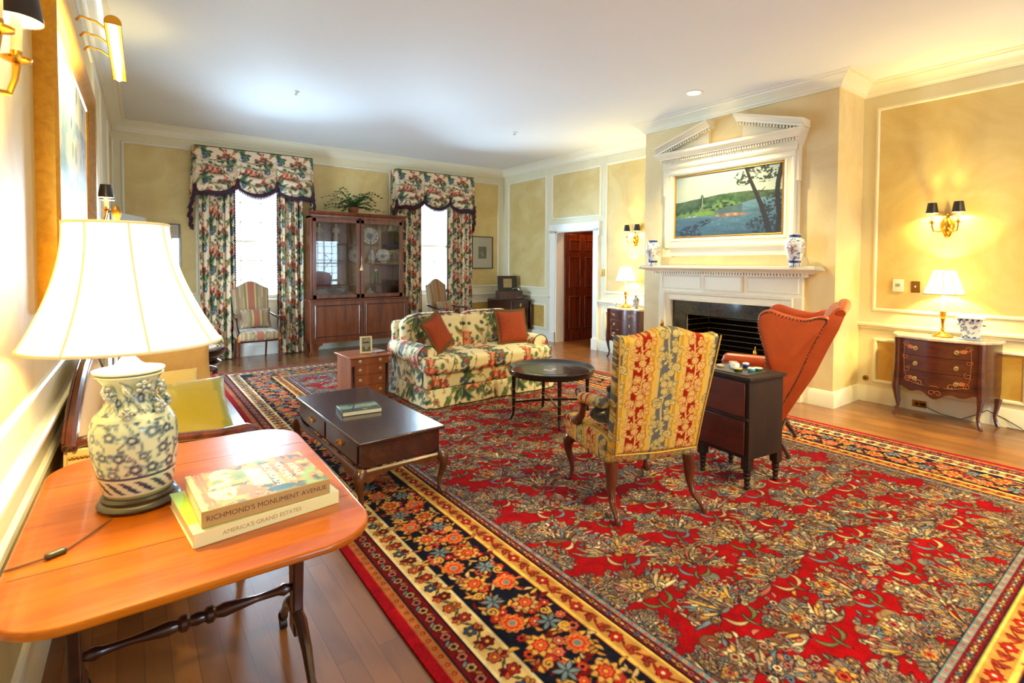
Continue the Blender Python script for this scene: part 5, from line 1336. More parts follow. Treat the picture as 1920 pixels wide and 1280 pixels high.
rings = []
for z, y, th in ((.25, .17, .06), (.45, .255, .11), (.65, .35, .14), (.85, .43, .14), (1.0, .495, .14), (1.10, .535, .13), (1.15, .555, .10), (1.17, .56, .06)):
    w_ = .30 + .05 * max(0, z - .7) - (.03 if z > 1.14 else 0); n = 22; ring = []
    cam_ = .022 if z > 1.05 else 0
    for i in range(n + 1): t = -1 + 2 * i / n; ring.append((w_ * t, y - th * .6 + .02 * t * t, z + cam_ * math.cos(t * PI / 2)))
    for i in range(n + 1): t = 1 - 2 * i / n; ring.append((w_ * t, y + th * .42 - .01 * t * t, z + cam_ * math.cos(t * PI / 2)))
    rings.append(ring)
mb.loft(rings); mb.build('backrest', m_lea, wc, smooth=50)
mb = MB(); mb.tube([(-.32, .56, 1.13), (-.15, .575, 1.165), (0, .58, 1.178), (.15, .575, 1.165), (.32, .56, 1.13)], [.03, .042, .044, .042, .03], 12); mb.build('head_roll', m_lea, wc)
mb = MB(); rbox(mb, .52, .56, .15, .05, .02, (0, -.08, .41), (0, 0, .02)); mb.build('seat_cushion', mat('rust_leather_seat', S(162, 54, 26), .34, coat=.25), wc)
mb = MB(); mb.box(-.31, .31, -.33, .16, .25, .34); mb.build('seat_frame', m_lea, wc, bevel=.01)
for s in (-1, 1):
    cabriole(s * .28, -.30, .26, s, -1, .95).build('leg', m_leg, wc)
    mb = MB(); mb.tube([(s * .27, .13, .27), (s * .275, .165, .14), (s * .285, .225, .05), (s * .287, .24, .022), (s * .287, .24, 0)], [.030, .024, .019, .018, .017], 6); mb.build('leg', m_dark, wc)
mb = MB(); mb.tube([(-.27, .165, .14), (.27, .165, .14)], .014, 6); mb.tube([(-.27, -.27, .13), (-.27, .16, .14)], .012, 6); mb.tube([(.27, -.27, .13), (.27, .16, .14)], .012, 6); mb.build('stretcher', m_dark, wc)
# ------------------------------------------------------------------ fireplace mantel (centre y = CM), faces -x
m_mant = mat('mantel_cream_paint', S(240, 230, 206), .35)
fm = thing('fireplace_mantel', 'cream painted mantelpiece with dentil shelf and black marble slips on the chimney breast', 'fireplace', (XC, CM, 0))
def mbx(name, m, boxes, par, bev=.003):
    mb = MB()
    for b in boxes: mb.box(*b)
    return mb.build(name, m, par, bevel=bev)
m_marb = mat('black_fossil_marble', S(34, 36, 36), .12, coat=.5, vary=(30, S(120, 122, 116), .25, (1, 1, 1)))
mbx('marble_slip', m_marb, [(-.022, 0, -.735, -FB, 0, 1.02), (-.022, 0, FB, .735, 0, 1.02), (-.022, 0, -FB, FB, FZ, 1.02)], fm, .001)
for s in (-1, 1):
    a, b = sorted((s * .735, s * .935))
    mbx('pilaster', m_mant, [(-.06, 0, a, b, 0, 1.14), (-.07, 0, a - .008, b + .008, 0, .17)], fm)
mbx('lintel_board', m_mant, [(-.06, 0, -.735, .735, 1.02, 1.14)], fm)
fn = lambda u, v, h: (-.06 - h, u, v)
MB().rectframe(-.735, .735, -.3, 1.02, [(.0, 0), (.0, .012), (.02, .018), (.03, .008), (.075, .008), (.085, .022), (.105, .026), (.112, 0)], lambda u, v, h: (-.06 - h, u, max(v, .17))).build('architrave_moulding', m_mant, fm, smooth=30)
mb = MB(); mb.box(-.05, 0, -.93, .93, 1.14, 1.40); mb.box(-.07, -.05, -.26, .26, 1.16, 1.36)
for a, b in ((-.91, -.29), (.29, .91)): mb.rectframe(a + .03, b - .03, 1.19, 1.33, [(0, 0), (.004, .006), (.014, .008), (.02, 0)], lambda u, v, h: (-.05 - h, u, v))
mb.rectframe(-.235, .235, 1.185, 1.335, [(0, 0), (.004, .006), (.012, .008), (.016, 0)], lambda u, v, h: (-.07 - h, u, v))
mb.build('frieze', m_mant, fm, smooth=30)
mb = MB()
for k in range(56): y = -.965 + k * .0351; mb.box(-.122, -.09, y, y + .019, 1.366, 1.392)
mb.box(-.09, 0, -.97, .97, 1.355, 1.40); mb.build('dentil_band', m_mant, fm, bevel=.001)
mb = MB(); P_ = [(0, 1.395), (.13, 1.395), (.135, 1.408), (.155, 1.416), (.175, 1.43), (.20, 1.440), (.212, 1.442), (.214, 1.470), (.208, 1.475), (0, 1.475)]
mb.run([(0, .905), (0, -.905)], [(-o, z) for o, z in P_][::-1]); mb.v = []; mb.f = []
mb.loft([[(-o * 1., y, z) for o, z in P_] for y in (-1.0, 1.0)])
for s in (-1, 1): mb.loft([[(-o, s * 1.0, z) for o, z in P_], [(-o if 1 else 0, s * (1.0 + (.115 if z > 1.43 else .03 + 6 * max(0, z - 1.40))), z) for o, z in P_]])
mb.build('mantel_shelf', m_mant, fm, smooth=30)

# overmantel with a broken pediment, and the river painting it frames
om = thing('overmantel', 'cream overmantel surround with eared frame and broken pediment above the mantel', 'overmantel', (XC, CM, 0))
fo = lambda base: (lambda u, v, h: (-base - h, u, v))
PW, PZ0, PZ1 = .715, 1.83, 2.645
mb = MB(); mb.box(-.05, 0, -.87, -PW, 1.60, 2.78); mb.box(-.05, 0, PW, .87, 1.60, 2.78); mb.box(-.05, 0, -PW, PW, 1.60, PZ0); mb.box(-.05, 0, -PW, PW, PZ1, 2.80)
mb.rectframe(-PW - .02, PW + .02, PZ0 - .02, PZ1 + .02, [(0, 0), (0, .012), (.012, .018), (.03, .01), (.06, .01), (.075, .02), (.10, .024), (.112, .008), (.115, 0)], fo(.05))
mb.build('frame_surround', m_mant, om, smooth=30, bevel=.002)
mb = MB()
for s in (-1, 1):
    a, b = sorted((s * .80, s * .88)); MB().box(-.062, 0, a, b, 2.40, 2.80).build('frame_ear', m_mant, om, bevel=.005)
    a, b = sorted((s * .76, s * .885)); MB().box(-.062, 0, a, b, 1.585, 1.70).build('frame_ear', m_mant, om, bevel=.005)

mb = MB(); Q = [(0, 2.66), (.065, 2.66), (.075, 2.68), (.068, 2.70), (.068, 2.73), (.085, 2.745), (.095, 2.77), (.08, 2.80), (.08, 2.86), (.13, 2.865), (.135, 2.88), (.155, 2.895), (.175, 2.915), (.185, 2.92), (.188, 2.95), (0, 2.95)]
def ends(o, z): return .845 + (o - .065) * .85 if o > 0 else .845
mb.loft([[(-o, -ends(o if o > 0 else (.188 if z > 2.9 else .065), z), z) for o, z in Q], [(-o, ends(o if o > 0 else (.188 if z > 2.9 else .065), z), z) for o, z in Q]])
for k in range(56): y = -.87 + k * .0314; mb.box(-.118, -.078, y, y + .017, 2.832, 2.86)
mb.build('entablature', m_mant, om, smooth=30)
for s in (-1, 1):
    mb = MB()
    R = [(0, 0), (.12, 0), (.125, .02), (.15, .035), (.165, .055), (.18, .06), (.182, .085), (0, .085)]
    y0, z0, y1, z1 = s * .955, 2.952, s * .17, 3.175
    mb.loft([[(-o, y0 + (0) * s, z0 + z) for o, z in R], [(-o, y1, z1 + z) for o, z in R]])
    n = 22
    for k in range(2, n):
        t = (k + .2) / n; y = y0 + (y1 - y0) * t; z = z0 + (z1 - z0) * t; mb.box(-.11, -.06, min(y, y - s * .018), max(y, y - s * .018), z - .03, z)
    mb.add([(-.05, y0 * .93, 2.952), (-.05, y1 * 1.3, 2.952), (-.05, y1 * 1.3, z1), (0, y0 * .93, 2.952), (0, y1 * 1.3, 2.952), (0, y1 * 1.3, z1)], [(0, 1, 2), (5, 4, 3), (0, 2, 5, 3), (1, 4, 5, 2), (0, 3, 4, 1)])
    mb.build('raking_cornice', m_mant, om, smooth=30)

def river(u, v):
    """u 0..1 left to right as seen, v 0..1 upwards"""
    c = np.zeros(u.shape + (3,)); n1 = vnoise(u * 30, v * 22, 1, 4); n2 = vnoise(u * 5, v * 22, 4, 4); n3 = vnoise(u * 62, v * 40, 9, 2); n4 = vnoise(u * 5, v * 5, 31, 3)
    c[:] = np.stack([184 - 40 * (v - .6) + 26 * n4, 196 - 20 * (v - .6) + 16 * n4, 190 + 14 * n4], -1)
    def lay(m, col, k=.5): c[m] = (np.array(col) * (1 - k / 2 + k * n1[m][:, None]))
    hill = .575 + .07 * np.clip((u - .05) / .4, 0, 1) - .025 * np.clip((u - .7) / .3, 0, 1) + .02 * (n4 - .5)
    lay((v < hill), (70, 92, 62), .8)
    tree = .40 + .24 * u * (u < .5) + .12 * (u >= .5) + .03 * np.abs(np.sin(u * 31)) + .05 * n1 + .15 * np.exp(-((u - .285) / .030) ** 2) + .07 * np.exp(-((u - .48) / .11) ** 2)
    lay((v < tree) & (u < .70), (52, 84, 44), 1.3); lay((v < tree - .09) & (u < .66) & (n1 > .45), (92, 118, 58), .9); lay((v < tree - .05) & (u < .66) & (n1 < .42), (26, 50, 30), .6)
    c[(np.abs(u - .285) < .004) & (v > .45) & (v < .64)] = (150, 150, 122)
    shore = .33 + .07 * np.clip(u / .45, 0, 1) + .13 * np.clip((u - .42) / .4, 0, 1)
    water = v < shore + .012 * (n2 - .5)
    c[water] = np.stack([52 + 90 * v, 88 + 92 * v, 118 + 84 * v], -1)[water] * (.78 + .40 * n2[water][:, None])
    c[water & (n3 > .62) & (n2 > .45)] *= 1.12
    bank = (v > .315 + .02 * n1) & (v < .36 + .05 * np.clip(u / .4, 0, 1)) & (u < .44 - .8 * (v - .33)); lay(bank, (104, 138, 44), .6)
    refl = water & (v > .345) & (u > .40) & (u < .66) & (n2 > .38); c[refl] = c[refl] * .55 + np.array((52, 62, 44)) * .45
    isl = (((u - .56) / .16) ** 2 + ((v - .315) / .034) ** 2 + 1.2 * (n1 - .5)) < .9; lay(isl, (158, 126, 104), 1.1); c[isl & (v < .30)] *= .7
    c[(((u - .17) / .06) ** 2 + ((v - .325) / .013) ** 2 < 1) & (n3 > .45)] = (160, 166, 168)
    t1 = .895 - .195 * v + .012 * np.sin(v * 5); w1 = .013 + .014 * (1 - v); tr1 = np.abs(u - t1) < w1
    t2 = .955 + .03 * v ** 2 + .012 * np.sin(v * 7); tr2 = (np.abs(u - t2) < .020)
    br = (np.abs((v - .62) - 1.6 * (u - .82)) < .007) & (u > .79) & (u < .86)
    fol = (n3 > .46) & (n1 > .40) & (((((u - .86) / .20) ** 2 + ((v - .90) / .15) ** 2) < 1) | ((((u - .67) / .085) ** 2 + ((v - .84) / .11) ** 2) < 1)); c[fol] = (44, 56, 48)
    fol = (n3 > .5) & ((((u - .93) / .12) ** 2 + ((v - .30) / .30) ** 2 < 1) | (((u - .80) / .10) ** 2 + ((v - .14) / .12) ** 2 < 1)); c[fol] = (38, 48, 58)
    fol = (n3 > .42) & ((((u - .16) / .12) ** 2 + ((v - .03) / .15) ** 2 < 1) | (((u - .27) / .11) ** 2 + ((v - .20 - .5 * (u - .27)) / .045) ** 2 < 1)); c[fol] = (28, 36, 58)
    c[tr1 | tr2 | br] = (38, 30, 30)
    return lin(np.clip(c * .84 / 255., 0, 1))
lp = thing('landscape_painting', 'river landscape painting with hills, rocky island and dark trees over the fireplace', 'painting', (XC - .012, CM, (PZ0 + PZ1) / 2))
u, v = np.meshgrid(np.linspace(0, 1, 330), np.linspace(0, 1, 190), indexing='ij')
P = np.stack([np.full_like(u, -.026), (PW - .012) * (1 - 2 * u), (v - .5) * (PZ1 - PZ0 - .02)], -1)
o = sheet('painted_canvas', P, mat('oil_paint', (.3, .4, .4), .38, vcol=True, coat=.3, bump=(120, .25, .003)), lp, cols=river(u, v))
MB().box(-.024, .010, -PW + .01, PW - .01, -.395, .395).build('canvas_stretcher', mat('linen_canvas', S(190, 176, 150), .9), lp)
MB().rectframe(-PW + .021, PW - .021, -(PZ1 - PZ0) / 2 + .021, (PZ1 - PZ0) / 2 - .021, [(0, .010), (0, .034), (.006, .04), (.016, .034), (.018, .010)], lambda u, v, h: (-h, u, v)).build('gilt_fillet', mat('gilt', S(206, 156, 70), .35, .7), lp, smooth=30)

def bluewhite(seed, w, h, res=.003, dense=1.):
    cv = Canvas(w, h, res, (224, 228, 232)); r = random.Random(seed); B1, B2 = (34, 54, 122), (84, 108, 160)
    for k in range(int(70 * dense * w * h / .12)):
        x, y = r.random() * w, r.random() * h
        q = r.random()
        if q < .35: cv.flower(x, y, r.uniform(.010, .018), 6, r.choice([B1, B2]), (224, 228, 232), None, r.random())
        elif q < .8: cv.leaf(x, y, r.uniform(.02, .035), .005, r.random() * 6.28, r.choice([B1, B2]), None)
        else: cv.curl(x, y, r.uniform(.008, .016), r.random() * 6, 1.2, .0016, B2)
    return cv
m_pp = mat('painted_porcelain')
def turned(name, prof, na, m, par, colf, step=.006):
    """lathe with evenly re-sampled profile so a painted pattern can be laid on it; colf(angle_length, height, z, radius)"""
    p = np.array(prof, float); seg = np.hypot(*np.diff(p, axis=0).T); s = np.concatenate([[0], np.cumsum(seg)]); n = max(8, int(s[-1] / step)); t = np.linspace(0, s[-1], n)
    r_ = np.interp(t, s, p[:, 0]); z = np.interp(t, s, p[:, 1]); a = np.linspace(0, 2 * PI, na, endpoint=False)
    A, R_ = np.meshgrid(a, r_, indexing='ij'); _, Z = np.meshgrid(a, z, indexing='ij')
    P = np.stack([R_ * np.cos(A), R_ * np.sin(A), Z], -1)
    return sheet(name, P, m, par, wrap=True, cols=colf(A, Z, R_))
bwm = bluewhite(3, .42, .3)
def mvase(label, y, sd):
    t = thing('mantel_vase', label, 'vase', (XC - .168, y, 1.4755), 0, 'covered vases on the mantel shelf')
    def cf(A, Z, R_):
        c = bwm.samp(A * .1 * .67 + sd, Z); d = lin(np.array([30, 48, 120]) / 255.); w_ = lin(np.array([226, 228, 230]) / 255.)
        for a, b in ((.035, .06), (.305, .335)): c[(Z > a) & (Z < b)] = d
        c[(Z < .035) & (np.sin(A * 24) > 0)] = d; c[(Z < .035) & (np.sin(A * 24) <= 0)] = w_
        for ca in (PI, PI * 2.02 - .0, PI * .45, PI * 1.5):
            dd = np.abs((A - ca + PI) % (2 * PI) - PI); m = (dd / .52) ** 2 + ((Z - .20) / .07) ** 2 < 1; c[m] = w_
            nn = vnoise(A * 9, Z * 90, 5, 3); c[m & (nn > .62)] = lin(np.array([186, 84, 60]) / 255.); c[m & (nn < .36)] = lin(np.array([60, 110, 80]) / 255.); c[m & (nn > .50) & (nn < .54)] = d
        return c
    turned('vase_body', [(.055, 0), (.060, .004), (.056, .03), (.060, .06), (.080, .13), (.098, .20), (.100, .24), (.086, .285), (.058, .305), (.054, .315), (.058, .335), (.062, .34), (.050, .342), (.046, .31)], 72, m_pp, t, cf)
    MB().lathe([(.0005, .306), (.05, .308)], 24, cap=False).build('vase_interior', m_porc, t)
mvase('blue and white mantel vase standing nearer the hall doorway', 4.50, .0)
mvase('blue and white mantel vase standing nearer the leather wing chair', 2.645, .13)

# fire irons
fs = thing('fire_tool_stand', 'brass finial of a fire tool stand just showing over the damask chair', 'fire tools', (5.835, 4.33, 0))
MB().lathe([(.09, 0), (.10, .01), (.06, .02), (.012, .04), (.010, .60), (.02, .61), (.012, .63), (.012, .66), (.022, .68), (.026, .70), (.018, .725), (.008, .74), (.010, .75), (.0005, .765)], 16).build('stand_post', m_brass_dk, fs)
mb = MB()
for q in (-.05, .05): mb.tube([(q, 0, .10), (q, 0, .55), (0, 0, .58)], .006, 6)
mb.build('hanging_tool', m_brass_dk, fs)
an = thing('andiron', 'brass andiron with urn finial inside the dark firebox', 'andiron', (6.10, 3.19, 0))
MB().lathe([(.03, .06), (.018, .10), (.014, .16), (.022, .22), (.014, .26), (.012, .36), (.020, .38), (.028, .42), (.030, .45), (.016, .48), (.008, .49), (.010, .505), (.0005, .525)], 16).build('urn_post', m_brass, an)
mb = MB(); mb.tube([(0, -.11, 0), (0, -.07, .04), (0, 0, .07), (0, .07, .04), (0, .11, 0)], .012, 8); mb.build('arched_foot', m_brass, an)
mb = MB(); mb.tube([(0, 0, .09), (.32, 0, .09), (.32, 0, 0)], .010, 6); mb.build('log_bar', mat('cast_iron', S(30, 30, 30), .6), an)

# ------------------------------------------------------------------ serpentine commodes either side of the fireplace
m_com = mat('commode_wood', S(96, 44, 26), .28, coat=.6, coat_rough=.1, wood=(S(60, 24, 16), (1.5, 1.5, 6), 2.5))
m_inl = mat('marquetry_inlay', S(178, 104, 58), .35, coat=.4)
m_ctop = mat('veined_marble_top', S(226, 208, 186), .2, coat=.4, vary=(9, S(168, 120, 92), .7, (1, 1, 1)))
def fy(x): return -.150 - .030 * math.cos(max(-1, min(1, x / .30)) * PI)
def commode(label, x, y):
    t = thing('serpentine_commode', label, 'commode', (x, y, 0), -PI / 2, 'marble-topped commodes beside the chimney breast')
    fr = [(-.30 + .60 * i / 24, fy(-.30 + .60 * i / 24)) for i in range(25)]
    pl_ = [(-.405, .19), (-.39, .06), (-.355, -.03), (-.325, -.085)] + fr + [(.325, -.085), (.355, -.03), (.39, .06), (.405, .19)]
    MB().prism(pl_[::1], .30, .775).build('commode_case', m_com, t, smooth=40)
    out = [(px * 1.06, py * 1.10 if py < 0 else py) for px, py in pl_]
    MB().prism(out, .775, .803).build('marble_top', m_ctop, t, smooth=40, bevel=.008, seg=3)
    mb = MB(); n = 30
    for i in range(n):
        x0_, x1_ = -.30 + .6 * i / n, -.30 + .6 * (i + 1) / n
        def zb(q): return .30 - .045 * math.exp(-(q / .13) ** 2) - .018 * math.cos(q / .3 * 3 * PI) - .012
        mb.add([(x0_, fy(x0_), .31), (x1_, fy(x1_), .31), (x1_, fy(x1_), zb(x1_)), (x0_, fy(x0_), zb(x0_)), (x0_, fy(x0_) + .02, .31), (x1_, fy(x1_) + .02, .31), (x1_, fy(x1_) + .02, zb(x1_)), (x0_, fy(x0_) + .02, zb(x0_))], [(0, 3, 2, 1), (4, 5, 6, 7), (3, 7, 6, 2)])
    for s in (-1, 1): mb.prism([(s * .325, -.085), (s * .40, .19), (s * .385, .19), (s * .31, -.08)][::s], .262, .31)
    mb.build('shaped_apron', m_com, t, smooth=30)
    for k in range(3):
        z0, z1 = .33 + .148 * k, .33 + .148 * k + .138; mb = MB(); rg = []
        for i in range(31):
            q = -.268 + .536 * i / 30; rg.append([(q, fy(q) + .004, z0), (q, fy(q) - .007, z0 + .002), (q, fy(q) - .007, z1 - .002), (q, fy(q) + .004, z1)])
        mb.loft(rg, cap=True); d = mb.build('drawer', m_com, t, smooth=40)
        for q in (-.155, .155):
            mb = MB(); mb.lathe([(.0005, 0), (.017, 0), (.017, .004), (.007, .006), (.007, .014), (.0005, .015)], 12); o = mb.build('ring_pull', mat('pale_brass'), d); o.rotation_euler = (PI / 2, 0, 0); o.location = (q, fy(q) - .007, (z0 + z1) / 2)
            mb = MB(); mb.tube([(q + .016 * math.cos(a), fy(q) - .018, (z0 + z1) / 2 - .006 + .016 * math.sin(a)) for a in np.linspace(0, 2 * PI, 13)[:-1]], .003, 6, closed=True); mb.build('ring', mat('pale_brass'), d)
    mb = MB()
    def S_(u, v): return (u, fy(u) - .009, v)
    def scroll(cx_, cz_, r_, a, turns, sg): mb.tube([S_(cx_ + r_ * (1 - .75 * i / 14) * math.cos(a + sg * turns * 2 * PI * i / 14), cz_ + r_ * (1 - .75 * i / 14) * math.sin(a + sg * turns * 2 * PI * i / 14)) for i in range(15)], .0028, 4)
    for s in (-1, 1):
        for (cx_, cz_, r_, a, tn, sg) in ((.235, .72, .03, 0, 1.2, 1), (.24, .60, .028, 1, 1.2, -1), (.235, .48, .03, 2, 1.2, 1), (.22, .38, .035, 3, 1.3, -1), (.12, .36, .03, 0, 1.1, 1)):
            scroll(s * cx_, cz_, r_, a if s > 0 else PI - a, tn, sg * s)
        mb.tube([S_(s * .25, .74), S_(s * .255, .6), S_(s * .25, .45), S_(s * .22, .365), S_(s * .12, .345), S_(0, .352)], .0025, 4)
        for (px, pz) in ((.20, .70), (.19, .40)):
            mb.add([S_(s * (px + dx), pz + dz) for dx, dz in ((-.035, 0), (0, .02), (.03, .012), (.02, -.015), (-.01, -.02))], [(0, 1, 2, 3, 4) if s < 0 else (4, 3, 2, 1, 0)])
    scroll(-.02, .285, .03, 0, 1, 1); scroll(.03, .285, .03, PI, 1, -1)
    mb.build('marquetry', m_inl, t, smooth=0)
    for s in (-1, 1):
        T = [(.80, .0, .026), (.55, .0, .026), (.36, .004, .032), (.29, .008, .030), (.2, .0, .020), (.1, -.014, .014), (.04, -.004, .014), (0, .012, .018)]
        mb = MB(); mb.tube([(s * (.318 + o_), -.112 - o_, z * .97) for z, o_, r_ in T], [q[2] for q in T], 8); mb.build('leg', m_com, t)
        mb = MB(); mb.tube([(s * (.385 + o_), .165, z * .9) for z, o_, r_ in T[3:]], [q[2] for q in T[3:]], 8); mb.build('leg', m_com, t)
    return t
commode('marquetry commode with marble top against the wall beside the leather wing chair', 6.428, 1.53)
commode('marquetry commode with marble top between the hall doorway and the chimney breast', 6.428, 5.41)

m_shade = shade_mat('silk_lampshade', S(250, 240, 214), (1., .86, .60), SH_E)
def pleats(mb, zs, rs, n=8, r_=.0035):
    for k in range(n):
        a = 2 * PI * k / n + .2; mb.tube([(r * 1.004 * math.cos(a), r * 1.004 * math.sin(a), z) for r, z in zip(rs, zs)], r_, 5)
def candle_lamp(label, x, y, z, power):
    t = thing('candlestick_lamp', label, 'lamp', (x, y, z), 0, 'brass candlestick lamps on the commodes')
    MB().prism([(.085 * math.cos(a), .085 * math.sin(a)) for a in np.linspace(0, 2 * PI, 9)[:-1]], 0, .012).build('base_plate', m_brass_dk, t, bevel=.003)
    MB().lathe([(.07, .012), (.066, .02), (.04, .032), (.018, .045), (.012, .06), (.018, .075), (.011, .09), (.015, .15), (.022, .18), (.014, .19), (.024, .205), (.026, .235), (.03, .24), (.03, .244), (.012, .246)], 20).build('candlestick', m_brass, t)
    MB().lathe([(.011, .246), (.011, .44)], 12).build('candle_sleeve', m_porc, t)
    mb = MB(); mb.lathe([(.158, .415), (.085, .64), (.083, .64), (.156, .415)], 40, cap=False); sh = mb.build('lampshade', m_shade, t)
    mb = MB(); pleats(mb, (.415, .64), (.158, .085), 10); mb.lathe([(.157, .41), (.160, .413), (.158, .42)], 40, cap=False); mb.build('shade_ribs', mat('shade_trim', S(190, 160, 110), .7), sh)
    MB().ball((0, 0, .50), .024, 10, 1.3).build('bulb', mat('lamp_bulb', (1, .9, .7), .3, emit=((1, .82, .55), 30)), t)
    point('commode_lamp_light', (x, y, z + .52), power, WARM, .035)
candle_lamp('brass candlestick lamp with white shade on the commode by the wing chair', 6.46, 1.53, .8035, LP_COM)
candle_lamp('brass candlestick lamp with white shade on the commode by the hall doorway', 6.46, 5.50, .8035, LP_COM)
bp_ = bluewhite(12, .3, .3, .0025, 1.6)
jd = thing('jardiniere', 'square flared blue and white porcelain planter on the commode by the wing chair', 'planter', (6.44, 1.315, .8035), -PI / 2 + .08)
def sq(h0, h1, z0, z1, n=26, ins=0):
    P = np.zeros((4 * n, n, 3))
    for e in range(4):
        for i in range(n):
            for j in range(n):
                t = j / (n - 1); w_ = h0 + (h1 - h0) * t ** 1.6; q = -w_ + 2 * w_ * i / n
                x_, y_ = [(q, -w_), (w_, q), (-q, w_), (-w_, -q)][e]; P[e * n + i, j] = (x_, y_, z0 + (z1 - z0) * t)
    return P
P = sq(.062, .092, .022, .205); c = bp_.samp(P[..., 0] + P[..., 1], P[..., 2]); d_ = lin(np.array([34, 54, 120]) / 255.)
ed = (P[..., 2] < .034) | (P[..., 2] > .180); c[ed & (np.sin(P[..., 0] * 160 + P[..., 1] * 160) > -.2)] = d_
sheet('planter_body', P, m_pp, jd, wrap=True, cols=c)
P = sq(.052, .088, .03, .203); sheet('planter_lining', P[::-1], m_porc, jd, wrap=True)
mb = MB(); mb.box(-.082, .082, -.082, .082, 0, .014); mb.box(-.062, .062, -.062, .062, .014, .024); mb.build('planter_tray', mat('blue_glaze', S(150, 166, 196), .2, coat=.6), jd, bevel=.004)
mb = MB(); mb.rectframe(-.088, .088, -.088, .088, [(0, .200), (.0, .208), (.010, .208), (.010, .198)], lambda u, v, h: (u, v, h)); mb.build('planter_rim', m_porc, jd)
for s in (-1, 1): mb = MB(); mb.tube([(s * .080, 0, .135), (s * .102, 0, .137)], .006, 6); mb.build('handle', m_dark, jd)
vs = thing('porcelain_vase', 'small dark blue patterned vase on the commode by the hall doorway', 'vase', (6.43, 5.27, .8035))
bd = bluewhite(5, .3, .3, .003, 3.)
turned('vase_body', [(.028, 0), (.032, .004), (.028, .02), (.040, .06), (.052, .11), (.050, .14), (.030, .165), (.020, .175), (.022, .19), (.028, .20), (.024, .20), (.016, .18), (.001, .17)], 40, m_pp, vs, lambda A, Z, R_: bd.samp(A * .05, Z) * .7)
tp = thing('porcelain_teapot', 'small blue and white teapot with wire handle on the commode by the doorway', 'teapot', (6.45, 5.67, .8035), .4)
turned('teapot_body', [(.001, 0), (.045, 0), (.050, .01), (.056, .05), (.050, .085), (.030, .095), (.001, .100)], 40, m_pp, tp, lambda A, Z, R_: bp_.samp(A * .05, Z))
mb = MB(); mb.tube([(0, -.05, .035), (0, -.08, .06), (0, -.10, .09)], [.012, .009, .007], 8); mb.build('spout', m_porc, tp)
mb = MB(); mb.tube([(0, -.035, .09), (0, -.04, .16), (0, .04, .16), (0, .035, .09)], .003, 6); mb.build('bail_handle', m_brass_dk, tp)
MB().lathe([(.02, .098), (.018, .106), (.006, .11), (.008, .118), (.0005, .122)], 14).build('lid', m_porc, tp)

# ------------------------------------------------------------------ wall sconces
m_shd = mat('dark_parchment_shade', S(36, 24, 22), .45, coat=.2)
m_shin = mat('gold_foil_lining', S(240, 200, 130), .4, emit=((1, .72, .36), SC_E))
def sconce(label, loc, rz, power):
    """local: the wall is the plane y = 0, the sconce reaches to -y"""
    t = thing('wall_sconce', label, 'wall light', loc, rz, 'two-arm brass wall sconces')
    mb = MB(); ring = lambda k, y: [(.052 * k * math.cos(a) * (1 + .12 * math.cos(4 * a)), y, .115 * k * math.sin(a) * (1 + .05 * math.cos(6 * a))) for a in np.linspace(0, 2 * PI, 25)[:-1]]
    mb.loft([ring(1, 0), ring(1, -.008), ring(.8, -.014), ring(.72, -.028), ring(.4, -.042)]); mb.f = [tuple(f) for f in mb.f]
    mb.ball((0, -.03, -.11), .016, 8); mb.ball((0, -.02, .115), .012, 8); mb.build('backplate', m_brass, t)
    for s in (-1, 1):
        mb = MB(); mb.tube([(s * .01, -.03, -.02), (s * .05, -.06, -.06), (s * .09, -.085, -.055), (s * .100, -.095, -.015), (s * .102, -.098, .02)], [.010, .008, .007, .007, .009], 8)
        mb.lathe([(.006, .02), (.028, .028), (.030, .034), (.012, .036), (.012, .05)], 16, (s * .102, -.098, 0)); mb.build('candle_arm', m_brass, t)
        MB().lathe([(.0105, .05), (.0105, .135), (.003, .14)], 12, (s * .102, -.098, 0)).build('candle_sleeve', mat('ivory_candle', S(244, 226, 176), .5), t)
        MB().lathe([(.052, .122), (.036, .225), (.035, .225), (.051, .122)], 28, (s * .102, -.098, 0), cap=False).build('candle_shade', m_shd, t)
        MB().lathe([(.0498, .124), (.0342, .223)], 28, (s * .102, -.098, 0), cap=False).build('shade_lining', m_shin, t)
        MB().ball((s * .102, -.098, .160), .012, 8, 1.8).build('bulb', mat('lamp_bulb'), t)
        c, s_ = math.cos(rz), math.sin(rz); lx, ly = s * .102, -.098
        point('sconce_light', (loc[0] + lx * c - ly * s_, loc[1] + lx * s_ + ly * c, loc[2] + .150), power, WARM, .016)
    return t
sconce('brass two-arm sconce with black shades above the commode by the wing chair', (XR - .004, 1.56, 1.885), -PI / 2, LP_SC)
sconce('brass two-arm sconce with black shades above the commode by the hall doorway', (XR - .004, 5.47, 1.885), -PI / 2, LP_SC)
sconce('brass two-arm sconce on the west wall at the lamp table side of the gilt painting', (xl(1.60) + .004, 1.60, 1.945), PI / 2 + WROT, LP_SCN)
sconce('brass two-arm sconce on the west wall beyond the big gilt painting', (xl(5.35) + .004, 5.35, 1.88), PI / 2 + WROT, LP_SC)

